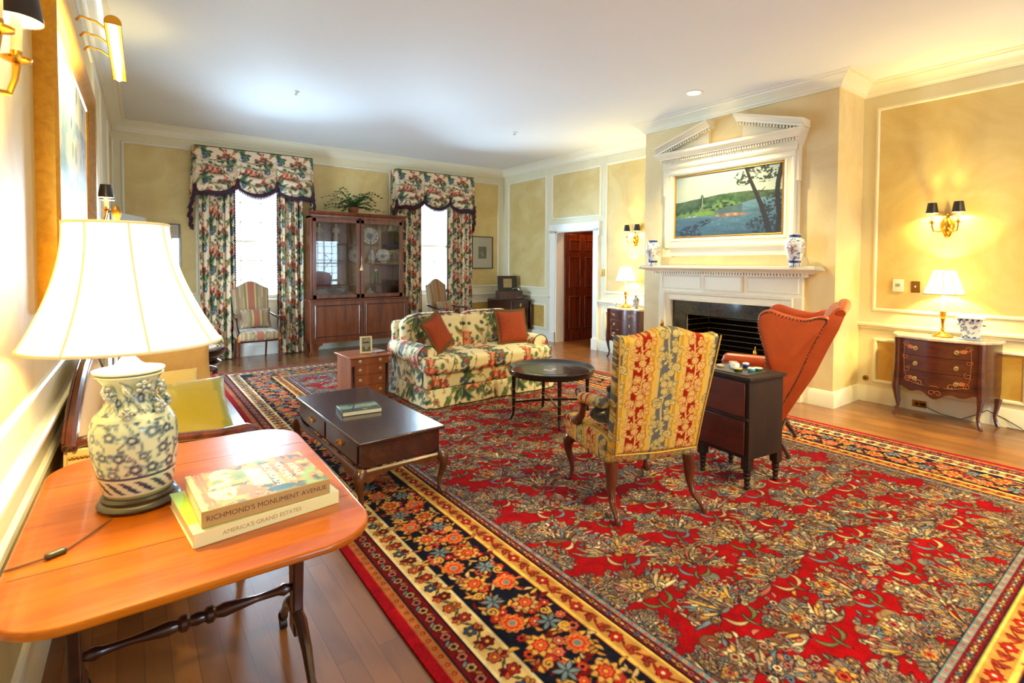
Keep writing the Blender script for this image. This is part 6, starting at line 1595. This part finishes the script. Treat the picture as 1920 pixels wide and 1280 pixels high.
# ------------------------------------------------------------------ big gilt painting with its picture light
m_gilt = mat('gilt_frame_gold', S(222, 158, 46), .35, .75, vary=(20, S(170, 104, 26), .5, (1, 1, 1)))
y0, y1 = 2.72, 4.88; ycp = (y0 + y1) / 2; pz0, pz1 = 1.30, 2.68
gpnt = thing('gilt_framed_painting', 'large pale painting in a gilt frame on the west wall above the settee', 'painting', (xl(ycp) + .003, ycp, 0), WROT)
a_, b_ = (y1 - y0) / 2, (y1 - y0) / 2
MB().rectframe(-a_ + .14, a_ - .14, pz0 + .14, pz1 - .14, [(0, 0), (0, .022), (.014, .03), (.022, .024), (.06, .036), (.095, .066), (.115, .072), (.134, .06), (.14, .03), (.14, 0)], lambda u, v, h: (h, u, v)).build('gilt_frame', m_gilt, gpnt, smooth=40)
def pale(u, v):
    n1 = vnoise(u * 9, v * 5, 12, 4); n2 = vnoise(u * 26, v * 8, 14, 3); c = np.zeros(u.shape + (3,)); c[:] = (196, 204, 206)
    c[(n1 < .46)] = (150, 176, 196); c[(n1 > .60)] = (222, 206, 190); c[(n2 > .66) & (v < .7)] = (120, 150, 140); c[(v < .35) & (n1 > .5)] = (150, 180, 205); c[(v > .8)] = (226, 222, 206); c[(n2 < .25)] = (90, 130, 120)
    return lin(c * (.85 + .3 * n2[..., None]) / 255.).clip(0, 1)
u, v = np.meshgrid(np.linspace(0, 1, 200), np.linspace(0, 1, 120), indexing='ij')
P = np.stack([np.full_like(u, .020), (u - .5) * (2 * a_ - .27), pz0 + .135 + v * (pz1 - pz0 - .27)], -1)
sheet('painted_canvas', P, mat('oil_paint'), gpnt, cols=pale(u, v))
plt = thing('picture_light', 'long brass picture light glowing over the gilt painting', 'picture light', (xl(3.55) + .023, 3.55, 2.61), WROT)
mb = MB(); n = 14; rg = []
for k in range(2):
    ring = []
    for i in range(n + 1): a = -.25 + 3.6 * i / n; ring.append((.215 + .034 * math.cos(a), (-.46, .46)[k], .034 * math.sin(a)))
    for i in range(n + 1): a = -.25 + 3.6 * (n - i) / n; ring.append((.215 + .031 * math.cos(a), (-.46, .46)[k], .031 * math.sin(a)))
    rg.append(ring)
mb.loft(rg)
for s in (-1, 1): mb.loft([[(.215 + .034 * math.cos(a), s * .46, .034 * math.sin(a)) for a in np.linspace(-.25, 3.35, 12)], [(.215 + .034 * math.cos(a), s * .464, .034 * math.sin(a)) for a in np.linspace(-.25, 3.35, 12)]])
mb.build('reflector', m_brass, plt)
mb = MB(); mb.tube([(.212, -.445, -.004), (.212, .445, -.004)], .015, 10); mb.build('tube_bulb', mat('picture_light_tube', (1, .95, .8), .3, emit=((1, .88, .62), 22)), plt)
for q in (-.22, .0, .22): mb = MB(); mb.tube([(.064, q, .062), (.08, q, .085), (.14, q, .075), (.20, q, .036)], .006, 6); mb.build('swan_arm', m_brass, plt)
l = area('picture_light_lamp', (xl(3.55) + .220, 3.55, 2.585), (0, 0, 0), .04, .88, LP_PL, WARM2); l.rotation_euler = (0, .55, WROT)

# ------------------------------------------------------------------ lamp table in front, by the west wall
m_lt = mat('lamp_table_top_wood', S(158, 72, 4), .3, spec=.3, coat=.3, coat_rough=.06, wood=(S(186, 104, 14), (.8, 7, 7), 1.6))
TZ = .73
ltb = thing('lamp_table', 'glossy red-brown drop-leaf table with rounded corners under the big lamp', 'table', (.305, 2.0, 0), WROT)
def rrect(hx, hy, r, n=12, bow=0):
    pts = []
    for cx_, cy_, a0 in ((hx - r, hy - r, 0), (-hx + r, hy - r, PI / 2), (-hx + r, -hy + r, PI), (hx - r, -hy + r, 3 * PI / 2)):
        for i in range(n + 1): a = a0 + PI / 2 * i / n; pts.append((cx_ + r * math.cos(a), cy_ + r * math.sin(a)))
    out = []
    for px, py in pts: out.append((px * (1 + bow * math.cos(py / hy * PI / 2)), py * (1 + bow * math.cos(px / hx * PI / 2))))
    return out
MB().prism(rrect(.425, .585, .16, 12, .012), .708, TZ).build('table_top', m_lt, ltb, smooth=40, bevel=.007, seg=3)
mb = MB()
for y in (-.31, .31): mb.box(-.41, .41, y - .0012, y + .0012, TZ - .001, TZ + .0004)
mb.build('leaf_joint', m_dark, ltb)
mb = MB(); mb.box(-.36, .36, -.29, .29, .60, .708); mb.build('frieze', m_mahog_h, ltb, bevel=.003)
for s in (-1, 1):
    x = s * .315 + .0
    mb = MB(); mb.prism([(-.04, .13), (-.03, .25), (-.045, .4), (-.09, .6), (.09, .6), (.045, .4), (.03, .25), (.04, .13)], x - .018, x + .018, 'x'); mb.build('trestle_post', m_dark, ltb, bevel=.006)
    for q in (-1, 1):
        mb = MB(); mb.tube([(x, q * .015, .20), (x, q * .07, .20), (x, q * .15, .15), (x, q * .20, .09), (x, q * .23, .055)], [.026, .026, .022, .018, .017], 8, flat=.8); mb.build('splayed_leg', m_dark, ltb)
        mb = MB(); mb.tube([(x - .012, q * .235, .024), (x + .012, q * .235, .024)], .024, 14); mb.lathe([(.018, .045), (.020, .06), (.016, .075)], 10, (x, q * .232, 0)); mb.build('brass_caster', mat('dark_bronze', S(48, 40, 38), .35, .8), ltb)
T = [(-.30, .012), (-.27, .022), (-.25, .014), (-.18, .012), (-.08, .024), (-.055, .018), (-.045, .028), (-.03, .028), (-.02, .018), (0, .022), (.02, .018), (.03, .028), (.045, .028), (.055, .018), (.08, .024), (.18, .012), (.25, .014), (.27, .022), (.30, .012)]
mb = MB(); mb.tube([(q, 0, .30) for q, _ in T], [r_ for _, r_ in T], 12); mb.build('turned_stretcher', m_dark, ltb)

# porcelain jar lamp
LX, LY = .155, 2.03
tl = thing('jar_table_lamp', 'big blue and white porcelain jar lamp with bell shade on the lamp table', 'lamp', (LX, LY, TZ + .0008), 0)
sh_ = lambda z: -.050 * z
def shear(o):
    for v_ in o.data.vertices: v_.co.x += sh_(v_.co.z); v_.co.y += -.04 * v_.co.z
shear(MB().lathe([(.085, 0), (.108, .004), (.112, .012), (.106, .020), (.098, .024), (.100, .034), (.094, .042), (.0005, .042)], 40).build('wood_stand', mat('ebonised_stand', S(48, 42, 30), .35, coat=.3), tl))
cvj = Canvas(.66, .40, .003, (198, 210, 188)); r = random.Random(31); B1, B2, B3 = (36, 54, 92), (78, 100, 130), (120, 146, 160)
for i in range(13):
    for j in range(6):
        x, y = .66 * (i + .5 * (j % 2)) / 13 + r.uniform(-.010, .010), .085 + .052 * j + r.uniform(-.010, .010)
        q = r.uniform(.012, .020); cvj.line([(x, y), (x + r.uniform(-.02, .02), y + .03), (x + r.uniform(-.03, .03), y + .055)], .0018, B1)
        for k in range(4): cvj.leaf(x, y, q * 1.9, .0055, r.random() * 6.28, r.choice([B1, B2, B3]))
        cvj.flower(x, y, q, 5, r.choice([B1, B2, B1]), (206, 214, 200), (190, 204, 190), r.random(), .3)
def jarcol(A, Z, R_):
    c = cvj.samp(A * .105, Z); z = Z - .04; d = lin(np.array(B1) / 255.); w_ = lin(np.array([202, 212, 190]) / 255.)
    m = (z < .075) & (z > .012); c[m] = w_; c[m & (((A * 5 + z * 50) % 2) < .9) & (z > .022) & (z < .062)] = d; c[(z > .068) & (z < .078)] = d
    c[(z > .245) & (z < .262)] = w_ * .9; c[z < .012] = lin(np.array([150, 150, 110]) / 255.)
    return c
shear(turned('jar_body', [(.086, .040), (.090, .048), (.096, .07), (.106, .12), (.114, .18), (.116, .23), (.113, .262), (.100, .292), (.078, .315), (.066, .335), (.064, .36), (.068, .385), (.084, .410), (.09, .416), (.088, .420), (.06, .418)], 110, m_pp, tl, jarcol, .004))
mb = MB(); r = random.Random(9)
for (a0, zz, rad, n) in ((-1.2, .385, .078, 5), (-.3, .37, .076, 5), (-2.3, .37, .074, 4), (-.75, .315, .088, 5), (.3, .315, .088, 5), (-1.7, .312, .092, 4), (2.2, .36, .074, 5), (1.2, .36, .074, 4)):
    cx_, cy_ = rad * math.cos(a0), rad * math.sin(a0)
    for k in range(n):
        b = 2 * PI * k / n; ex = Vector((cx_ * 1.10, cy_ * 1.10, zz)) + Vector((-math.sin(a0) * math.cos(b), math.cos(a0) * math.cos(b), math.sin(b))) * .014
        mb.ball(tuple(ex), .009, 6, .9)
    mb.ball((cx_ * 1.14, cy_ * 1.14, zz), .007, 6)
for k in range(7):
    a0 = -2.6 + k * .75; pts = [((.070 + .02 * abs(math.sin(i))) * math.cos(a0 + i * .13), (.070 + .02 * abs(math.sin(i))) * math.sin(a0 + i * .13), .395 - .018 * i) for i in range(6)]; mb.tube(pts, [.006, .007, .006, .005, .004, .002], 6)
shear(mb.build('modelled_flowers', mat('modelled_porcelain', S(196, 206, 204), .25, coat=.5, vary=(60, S(40, 58, 96), 1., (1, 1, 1))), tl))
shear(MB().lathe([(.0005, .420), (.085, .422), (.094, .428), (.094, .433), (.05, .440), (.032, .452), (.018, .47), (.0005, .474)], 36).build('jar_lid', m_porc, tl))
shear(MB().lathe([(.007, .47), (.010, .475), (.012, .49), (.008, .50), (.006, .51), (.006, .90), (.010, .905), (.013, .92), (.006, .935), (.0005, .94)], 12).build('lamp_rod', m_brass_dk, tl))
rs, zs = [], []
for i in range(15):
    t_ = i / 14; zs.append(.515 + .365 * t_); rs.append(.132 + (.255 - .132) * (1 - t_) ** 1.75)
mb = MB(); mb.lathe(list(zip(rs, zs)) + [(a - .002, b) for a, b in list(zip(rs, zs))[::-1]], 64, cap=False); sh = mb.build('bell_lampshade', shade_mat('cream_bell_shade', S(250, 242, 214), (1., .90, .62), SH_B), tl); shear(sh)
mb = MB(); pleats(mb, zs, rs, 8, .0028); mb.tube([(.256 * math.cos(a), .256 * math.sin(a), .513) for a in np.linspace(0, 2 * PI, 49)[:-1]], .0045, 6, closed=True); mb.tube([(.132 * math.cos(a), .132 * math.sin(a), .882) for a in np.linspace(0, 2 * PI, 33)[:-1]], .0045, 6, closed=True); o = mb.build('shade_ribs', mat('cream_braid', S(246, 236, 200), .7), sh); shear(o)
for q in (-1, 1): shear(MB().ball((q * .05, 0, .64), .022, 10, 1.3).build('bulb', mat('lamp_bulb'), tl))
point('jar_lamp_light', (LX - .032, LY - .026, TZ + .68), LP_JAR, (1., .83, .36), .05)
mb = MB(); mb.tube([(-.07, -.10, .004), (-.12, -.18, .0035), (-.165, -.245, .0045)], .0025, 6); mb.tube([(-.20, -.262, .0045), (-.25, -.27, .003), (-.28, -.275, .003)], .0025, 6); mb.build('lamp_cord', mat('brown_cord', S(110, 70, 36), .6), tl)
mb = MB(); rbox(mb, .046, .020, .014, .006, .005, (0, 0, 0)); o = mb.build('inline_switch', mat('bronze_plastic', S(64, 56, 34), .35), tl); o.location = (-.183, -.254, .0075); o.rotation_euler = (0, 0, .45)

# two books stacked on the lamp table
def book(name, label, w, d, h, loc, rz, cov, spine_txt, tsize, tcol):
    t = thing(name, label, 'book', loc, rz); m = mat('cover_' + name, cov, .35, coat=.5)
    MB().box(-w / 2 + .004, w / 2 - .004, -d / 2 + .003, d / 2 - .005, .003, h - .003).build('page_block', m_paper, t)
    mb = MB(); mb.box(-w / 2, w / 2, -d / 2, d / 2, 0, .003); mb.box(-w / 2, w / 2, -d / 2, d / 2, h - .003, h); mb.box(-w / 2, w / 2, -d / 2 - .002, -d / 2 + .002, 0, h); mb.build('dust_jacket', m, t, bevel=.0012)
    text_mesh('spine_lettering', spine_txt, tsize, mat('ink_' + name, tcol, .6), t, Matrix.Translation((0, -d / 2 - .0022, h / 2)) @ Matrix.Rotation(PI / 2, 4, 'X'), .0003)
    return t
b1 = book('cream_book', 'cream jacketed book lowest in the stack on the lamp table', .405, .325, .040, (.447, 1.785, TZ + .0005), .105, S(226, 222, 178), "AMERICA'S GRAND ESTATES          ", .017, S(176, 146, 90))
mb = MB(); mb.box(-.2026, -.168, -.10, .162, .0402, .0406); mb.build('green_cover_print', mat('leaf_green_print', S(150, 186, 60), .4), b1)
b2 = book('picture_book', 'thick pictorial book topmost in the stack on the lamp table', .352, .300, .046, (.452, 1.780, TZ + .0415), .055, S(176, 146, 92), "RICHMOND'S MONUMENT AVENUE", .0205, S(92, 58, 40))
def jacket(u, v):
    n = vnoise(u * 5, v * 4, 21, 4); n2 = vnoise(u * 13, v * 9, 23, 3); c = np.zeros(u.shape + (3,)); c[:] = (218, 160, 106)
    c[n > .56] = (222, 128, 98); c[n < .40] = (120, 140, 110); c[(n2 < .30)] = (90, 104, 112); c[(u > .80) & (n2 > .52)] = (150, 176, 120)
    c[(u < .05)] = (200, 200, 150); c[(u > .06) & (u < .085)] = (206, 120, 96); c[(u > .10) & (u < .125)] = (206, 120, 96)
    c[(((u - .20) / .09) ** 2 + ((v - .35) / .20) ** 2 < 1.3) & (n2 > .42)] = (226, 214, 186); c[(((u - .27) / .10) ** 2 + ((v - .76) / .2) ** 2 < 1.2) & (n > .44)] = (190, 200, 190)
    c[(u > .44) & (u < .58) & (v > .25) & (v < .85) & (np.abs(v - .55 + (u - .5) * .5) < .26)] = (232, 220, 200)
    c[((u - .62) / .12) ** 2 + ((v - .10) / .07) ** 2 < 1] = (70, 100, 130)
    return lin(np.clip(c * .86 / 255. * (.88 + .24 * n2[..., None]), 0, 1))
cover_paint(120, 100, jacket, .350, .298, .0463, b2, 'cover_picture', mat('glossy_jacket', (.5, .4, .3), .5, vcol=True, spec=.25))
for k, (wd, yy) in enumerate((("RICHMOND'S", .05), ("MONUMENT", .0), ("AVENUE", -.05))):
    text_mesh('cover_lettering', wd, .033, mat('cover_white_ink', S(240, 236, 220), .4), b2, Matrix.Translation((.045 + .035 * k, .0, .0466)) @ Matrix.Rotation(-PI / 2 + .0, 4, 'Z'), .0002)

# ------------------------------------------------------------------ settee along the west wall with its cushions
m_gold = mat('peach_gold_silk', S(232, 188, 124), .55, sheen=.3, vary=(3, S(218, 166, 100), .5, (1, 1, 1)), bump=(60, .1, .004))
m_show = mat('settee_walnut', S(102, 48, 30), .22, coat=.7, coat_rough=.08, wood=(S(64, 26, 18), (5, 1, 5), 2.))
SY = 2.73; SL = 1.78
se = thing('camelback_settee', 'gold upholstered settee with carved mahogany show frame along the west wall', 'sofa', (xl(SY) + .035, SY, 0), WROT)
def top(y): t = min(1, max(0, y / SL)); return .74 + .235 * math.sin(PI * t) ** .7
n = 44; rg = []
mb = MB(); rings = []
for i in range(n + 1):
    y = .03 + (SL - .06) * i / n; z1 = top(y) - .015; e = .10 * (1 - math.sin(PI * i / n) ** .3)
    rings.append([(.02, y, .40), (.10 + e * .4, y, .40), (.115 + e * .4, y, .5), (.10, y, z1 * .6 + .2), (.062, y, z1), (.03, y, z1)])
mb.loft(rings, closed=True); mb.build('backrest', m_gold, se, smooth=50)
mb = MB(); mb.tube([(.048, .0 + SL * i / n, top(SL * i / n)) for i in range(n + 1)], .024, 8); mb.build('crest_rail', m_show, se)
mb = MB(); mb.tube([(.068, .0 + SL * i / n, top(SL * i / n) - .010) for i in range(n + 1)], .007, 6); mb.tube([(.030, .0 + SL * i / n, top(SL * i / n) + .022) for i in range(n + 1)], .006, 6); mb.build('reeded_moulding', m_show, se)
mb = MB(); rbox(mb, .64, SL - .14, .17, .05, .03, (.39, SL / 2, .40), (0, 0, .02)); mb.build('seat_cushion', m_gold, se)
mb = MB(); mb.box(.04, .70, .03, SL - .03, .26, .33); mb.build('seat_rail', m_show, se, bevel=.006)
for yy, s in ((.0, 1), (SL, -1)):
    A_ = [(.03, .745), (.10, .755), (.25, .735), (.42, .705), (.58, .695), (.70, .70), (.735, .688), (.738, .664), (.715, .655)]
    mb = MB(); mb.tube([(x, yy + s * .035, z) for x, z in A_], [.024, .024, .023, .022, .022, .024, .022, .016, .010], 8, flat=1.2); mb.build('arm_rail', m_show, se)
    mb = MB(); mb.prism([(.04, .30), (.66, .30), (.66, .66), (.40, .685), (.10, .73), (.04, .73)], min(yy + s * .018, yy + s * .05), max(yy + s * .018, yy + s * .05), 'y'); mb.build('arm_panel', m_gold, se, bevel=.006)
    mb = MB(); mb.lathe([(.020, .33), (.020, .40), (.013, .41), (.024, .43), (.016, .46), (.013, .50), (.022, .55), (.014, .58), (.024, .60), (.018, .62), (.022, .66)], 12, (.675, yy + s * .035, 0)); mb.build('arm_post', m_show, se)
    mb = MB()
    for k in range(46): x = .05 + .60 * k / 45; zt = .73 - .045 * max(0, (x - .10)) / .3 if x < .4 else .685 - .025 * (x - .4) / .26; mb.ball((x, yy + s * .016, zt - .034), .007, 4)
    mb.build('brass_nailheads', m_brass, se)
    for x in (.10, .67): mb = MB(); mb.lathe([(.012, 0), (.018, .01), (.022, .03), (.013, .045), (.020, .08), (.024, .16), (.028, .22), (.020, .235), (.030, .26)], 12, (x, yy + s * .05, 0)); mb.build('leg', m_show, se)
def at_se(x, y): return (xl(SY) + .035 + x - WROT * 0 + .022 * y, SY + y)
def loose(label, m, w, d, h, lx, ly, z, rot, grp=None, name='throw_pillow', stripe=None):
    x_, y_ = at_se(lx, ly); mb = MB(); pillow(mb, w, d, h, 30); o = mb.build(name, m, None); o.location = (x_, y_, z); o.rotation_euler = rot
    if stripe is not None: setcol(o, stripe(coords(o)))
    return tag(o, label, 'pillow', grp)
loose('big golden tan square cushion leaning at the far end of the settee', mat('tan_gold_linen', S(214, 168, 98), .7, bump=(16, .35, .03), vary=(3, S(196, 146, 80), .5, (1, 1, 1))), .56, .54, .17, .42, 1.48, .78, (PI / 2 - .32, 0, .04))
loose('smaller pale gold cushion lying in front of the big tan one', mat('pale_gold_satin', S(232, 196, 110), .5, sheen=.3, bump=(14, .3, .02)), .44, .40, .15, .38, 1.16, .655, (.72, 0, .05))
def ol(p):
    c = np.zeros((len(p), 3)); c[:] = (176, 152, 14); c[np.abs(p[:, 0] + .02) < .004] = (206, 190, 60); c[np.abs(p[:, 0] + .04) < .003] = (206, 190, 60); c[p[:, 0] > .17] = (140, 136, 30)
    return lin(c / 255.)
loose('olive yellow striped silk cushion nearest the lamp table on the settee', mat('olive_silk', (.4, .4, .05), .38, vcol=True, sheen=.4, bump=(18, .3, .02)), .50, .46, .21, .46, .53, .665, (.80, .0, .14), stripe=ol)
o = loose('round orange bolster end against the settee back behind the lamp', mat('apricot_silk', S(226, 168, 96), .5, sheen=.3), .30, .30, .13, .21, .86, .70, (PI / 2, 0, PI / 2 - .1))

# drum table beyond the settee
m_eb = mat('ebonised_gloss', S(20, 16, 20), .12, coat=.9, coat_rough=.05)
dt = thing('drum_table', 'ebonised drum table with red leather top at the far end of the settee', 'table', (.545, 5.62, 0))
MB().lathe([(.0005, .0), (.20, .0), (.22, .02), (.10, .06), (.05, .12), (.045, .3), (.07, .42), (.22, .50), (.285, .54), (.30, .565), (.27, .585), (.27, .60), (.31, .62), (.335, .65), (.34, .69), (.332, .70), (.0005, .70)], 64, cap=False).build('drum_body', m_eb, dt)
MB().lathe([(.0005, .7015), (.235, .7015), (.24, .7005)], 64, cap=False).build('leather_inset', mat('red_tooled_leather', S(168, 52, 52), .4, coat=.3), dt)
mb = MB(); mb.lathe([(.240, .7005), (.240, .7022), (.262, .7022), (.262, .7005)], 64, cap=False); mb.lathe([(.285, .7005), (.285, .702), (.29, .702), (.29, .7005)], 64, cap=False); mb.build('gilt_band', mat('gilt_tooling', S(214, 190, 140), .35, .6), dt)

# ------------------------------------------------------------------ small wall and ceiling fittings
def plate_(name, label, cat, x, y, z, w, h, m, extra):
    t = thing(name, label, cat, (x, y, z), -PI / 2); rb = MB(); rbox(rb, w, .008, h, .003, .01, (0, -.004, 0)); rb.build('face_plate', m, t); extra(t); return t
def toggle(t, xs=(0,)):
    for x in xs: MB().box(x - .005, x + .005, -.020, -.008, -.004, .012).build('toggle', m_porc, t, bevel=.001)
plate_('light_switch', 'brass single light switch plate between thermostat and commode lamp', 'light switch', XR - .003, 1.806, 1.27, .075, .118, m_brass_dk, toggle)
plate_('light_switch', 'dark brass double light switch plate beside the hall doorway', 'light switch', XR - .001, 6.175, 1.34, .115, .118, m_brass_dk, lambda t: toggle(t, (-.023, .023)))
def th_(t): MB().box(-.02, .02, -.030, -.026, -.01, .02).build('display', mat('thermostat_display', S(150, 160, 140), .3), t)
tt_ = thing('thermostat', 'white plastic thermostat on the yellow panel beside the light switch', 'thermostat', (XR - .003, 1.953, 1.28), -PI / 2); rb = MB(); rbox(rb, .095, .026, .13, .006, .012, (0, -.013, 0)); rb.build('thermostat_case', mat('white_plastic', S(240, 238, 230), .4), tt_); th_(tt_)
def sock(t):
    for q in (-.02, .02): mb = MB(); mb.box(q - .012, q + .012, -.011, -.008, -.014, .014); mb.build('socket', mat('black_plastic', S(20, 20, 20), .4), t)
ot = plate_('wall_outlet', 'brass electrical outlet low on the baseboard behind the commode', 'outlet', XR - .022, 1.742, .075, .118, .07, m_brass_dk, sock)
pc = thing('power_cord', 'thin dark power cord trailing along the baseboard under the commode', 'cord', (XR - .035, 1.70, 0)); mb = MB(); mb.tube([(0, 0, .075), (-.02, -.05, .05), (-.03, -.15, .02), (-.02, -.3, .006), (.01, -.42, .08), (.012, -.48, .13), (.012, -.60, .08), (-.01, -.72, .02), (-.02, -.74, .006), (-.01, -.62, .006)], .0035, 6); mb.build('cord_run', mat('dark_cord', S(60, 46, 26), .6), pc); MB().box(-.012, .004, -.012, .012, .065, .09).build('plug', mat('black_plastic'), pc)
jk = thing('cable_jack', 'small round brass cable jack in the wainscot beside the chimney breast', 'socket', (XR - .001, 2.235, .25), -PI / 2); mb = MB(); mb.lathe([(.030, 0), (.028, .005), (.012, .006), (.012, .004), (.0005, .004)], 20); o = mb.build('jack_plate', m_brass_dk, jk); o.rotation_euler = (PI / 2, 0, 0)
mb = MB(); mb.lathe([(.010, 0), (.010, .008), (.0005, .009)], 12); o = mb.build('jack_core', mat('black_plastic'), jk); o.rotation_euler = (PI / 2, 0, 0); o.location = (0, -.004, 0)
dl = thing('recessed_downlight', 'lit recessed ceiling downlight in front of the overmantel', 'ceiling light', (5.35, 3.565, ZC))
MB().lathe([(.095, 0), (.098, -.006), (.078, -.008), (.072, -.002), (.060, .0), (.095, 0)], 32, cap=False).build('trim_ring', m_white, dl)
MB().lathe([(.0005, -.003), (.070, -.002)], 32, cap=False).build('glowing_lens', mat('downlight_lens', (1, .9, .7), .3, emit=((1, .82, .55), 14)), dl)
spot('downlight_beam', (5.35, 3.565, ZC - .02), LP_DL, WARM2, 1.9, (5.55, 3.56, 0), .06, .7)
for lb, x, y in (('small white ceiling sprinkler head over the first window end of the room', 1.72, 6.30), ('small white ceiling sprinkler head nearer the hall doorway', 4.81, 6.25)):
    t = thing('sprinkler_head', lb, 'sprinkler', (x, y, ZC)); MB().lathe([(.035, 0), (.034, -.006), (.012, -.008), (.010, -.03), (.0005, -.031)], 20, cap=False).build('escutcheon', m_white, t); MB().lathe([(.0005, -.034), (.018, -.034), (.018, -.031), (.0005, -.031)], 14, cap=False).build('deflector', mat('nickel'), t)
# recessed downlights over the camera's end of the room, seen by nobody but lighting the rug
for x, y in ((2.5, -.6), (3.9, -.6), (5.3, -.6)):
    t = thing('recessed_downlight', 'recessed ceiling downlight behind the viewpoint', 'ceiling light', (x, y, ZC), 0, 'downlights over the near end of the room')
    MB().lathe([(.095, 0), (.098, -.006), (.078, -.008), (.072, -.002), (.060, .0), (.095, 0)], 32, cap=False).build('trim_ring', m_white, t)
    MB().lathe([(.0005, -.003), (.070, -.002)], 32, cap=False).build('glowing_lens', mat('downlight_lens'), t)
    spot('downlight_beam', (x, y, ZC - .02), LP_NE, WARM2, 2.2, (x + .1, y + .9, 0), .06, .8)
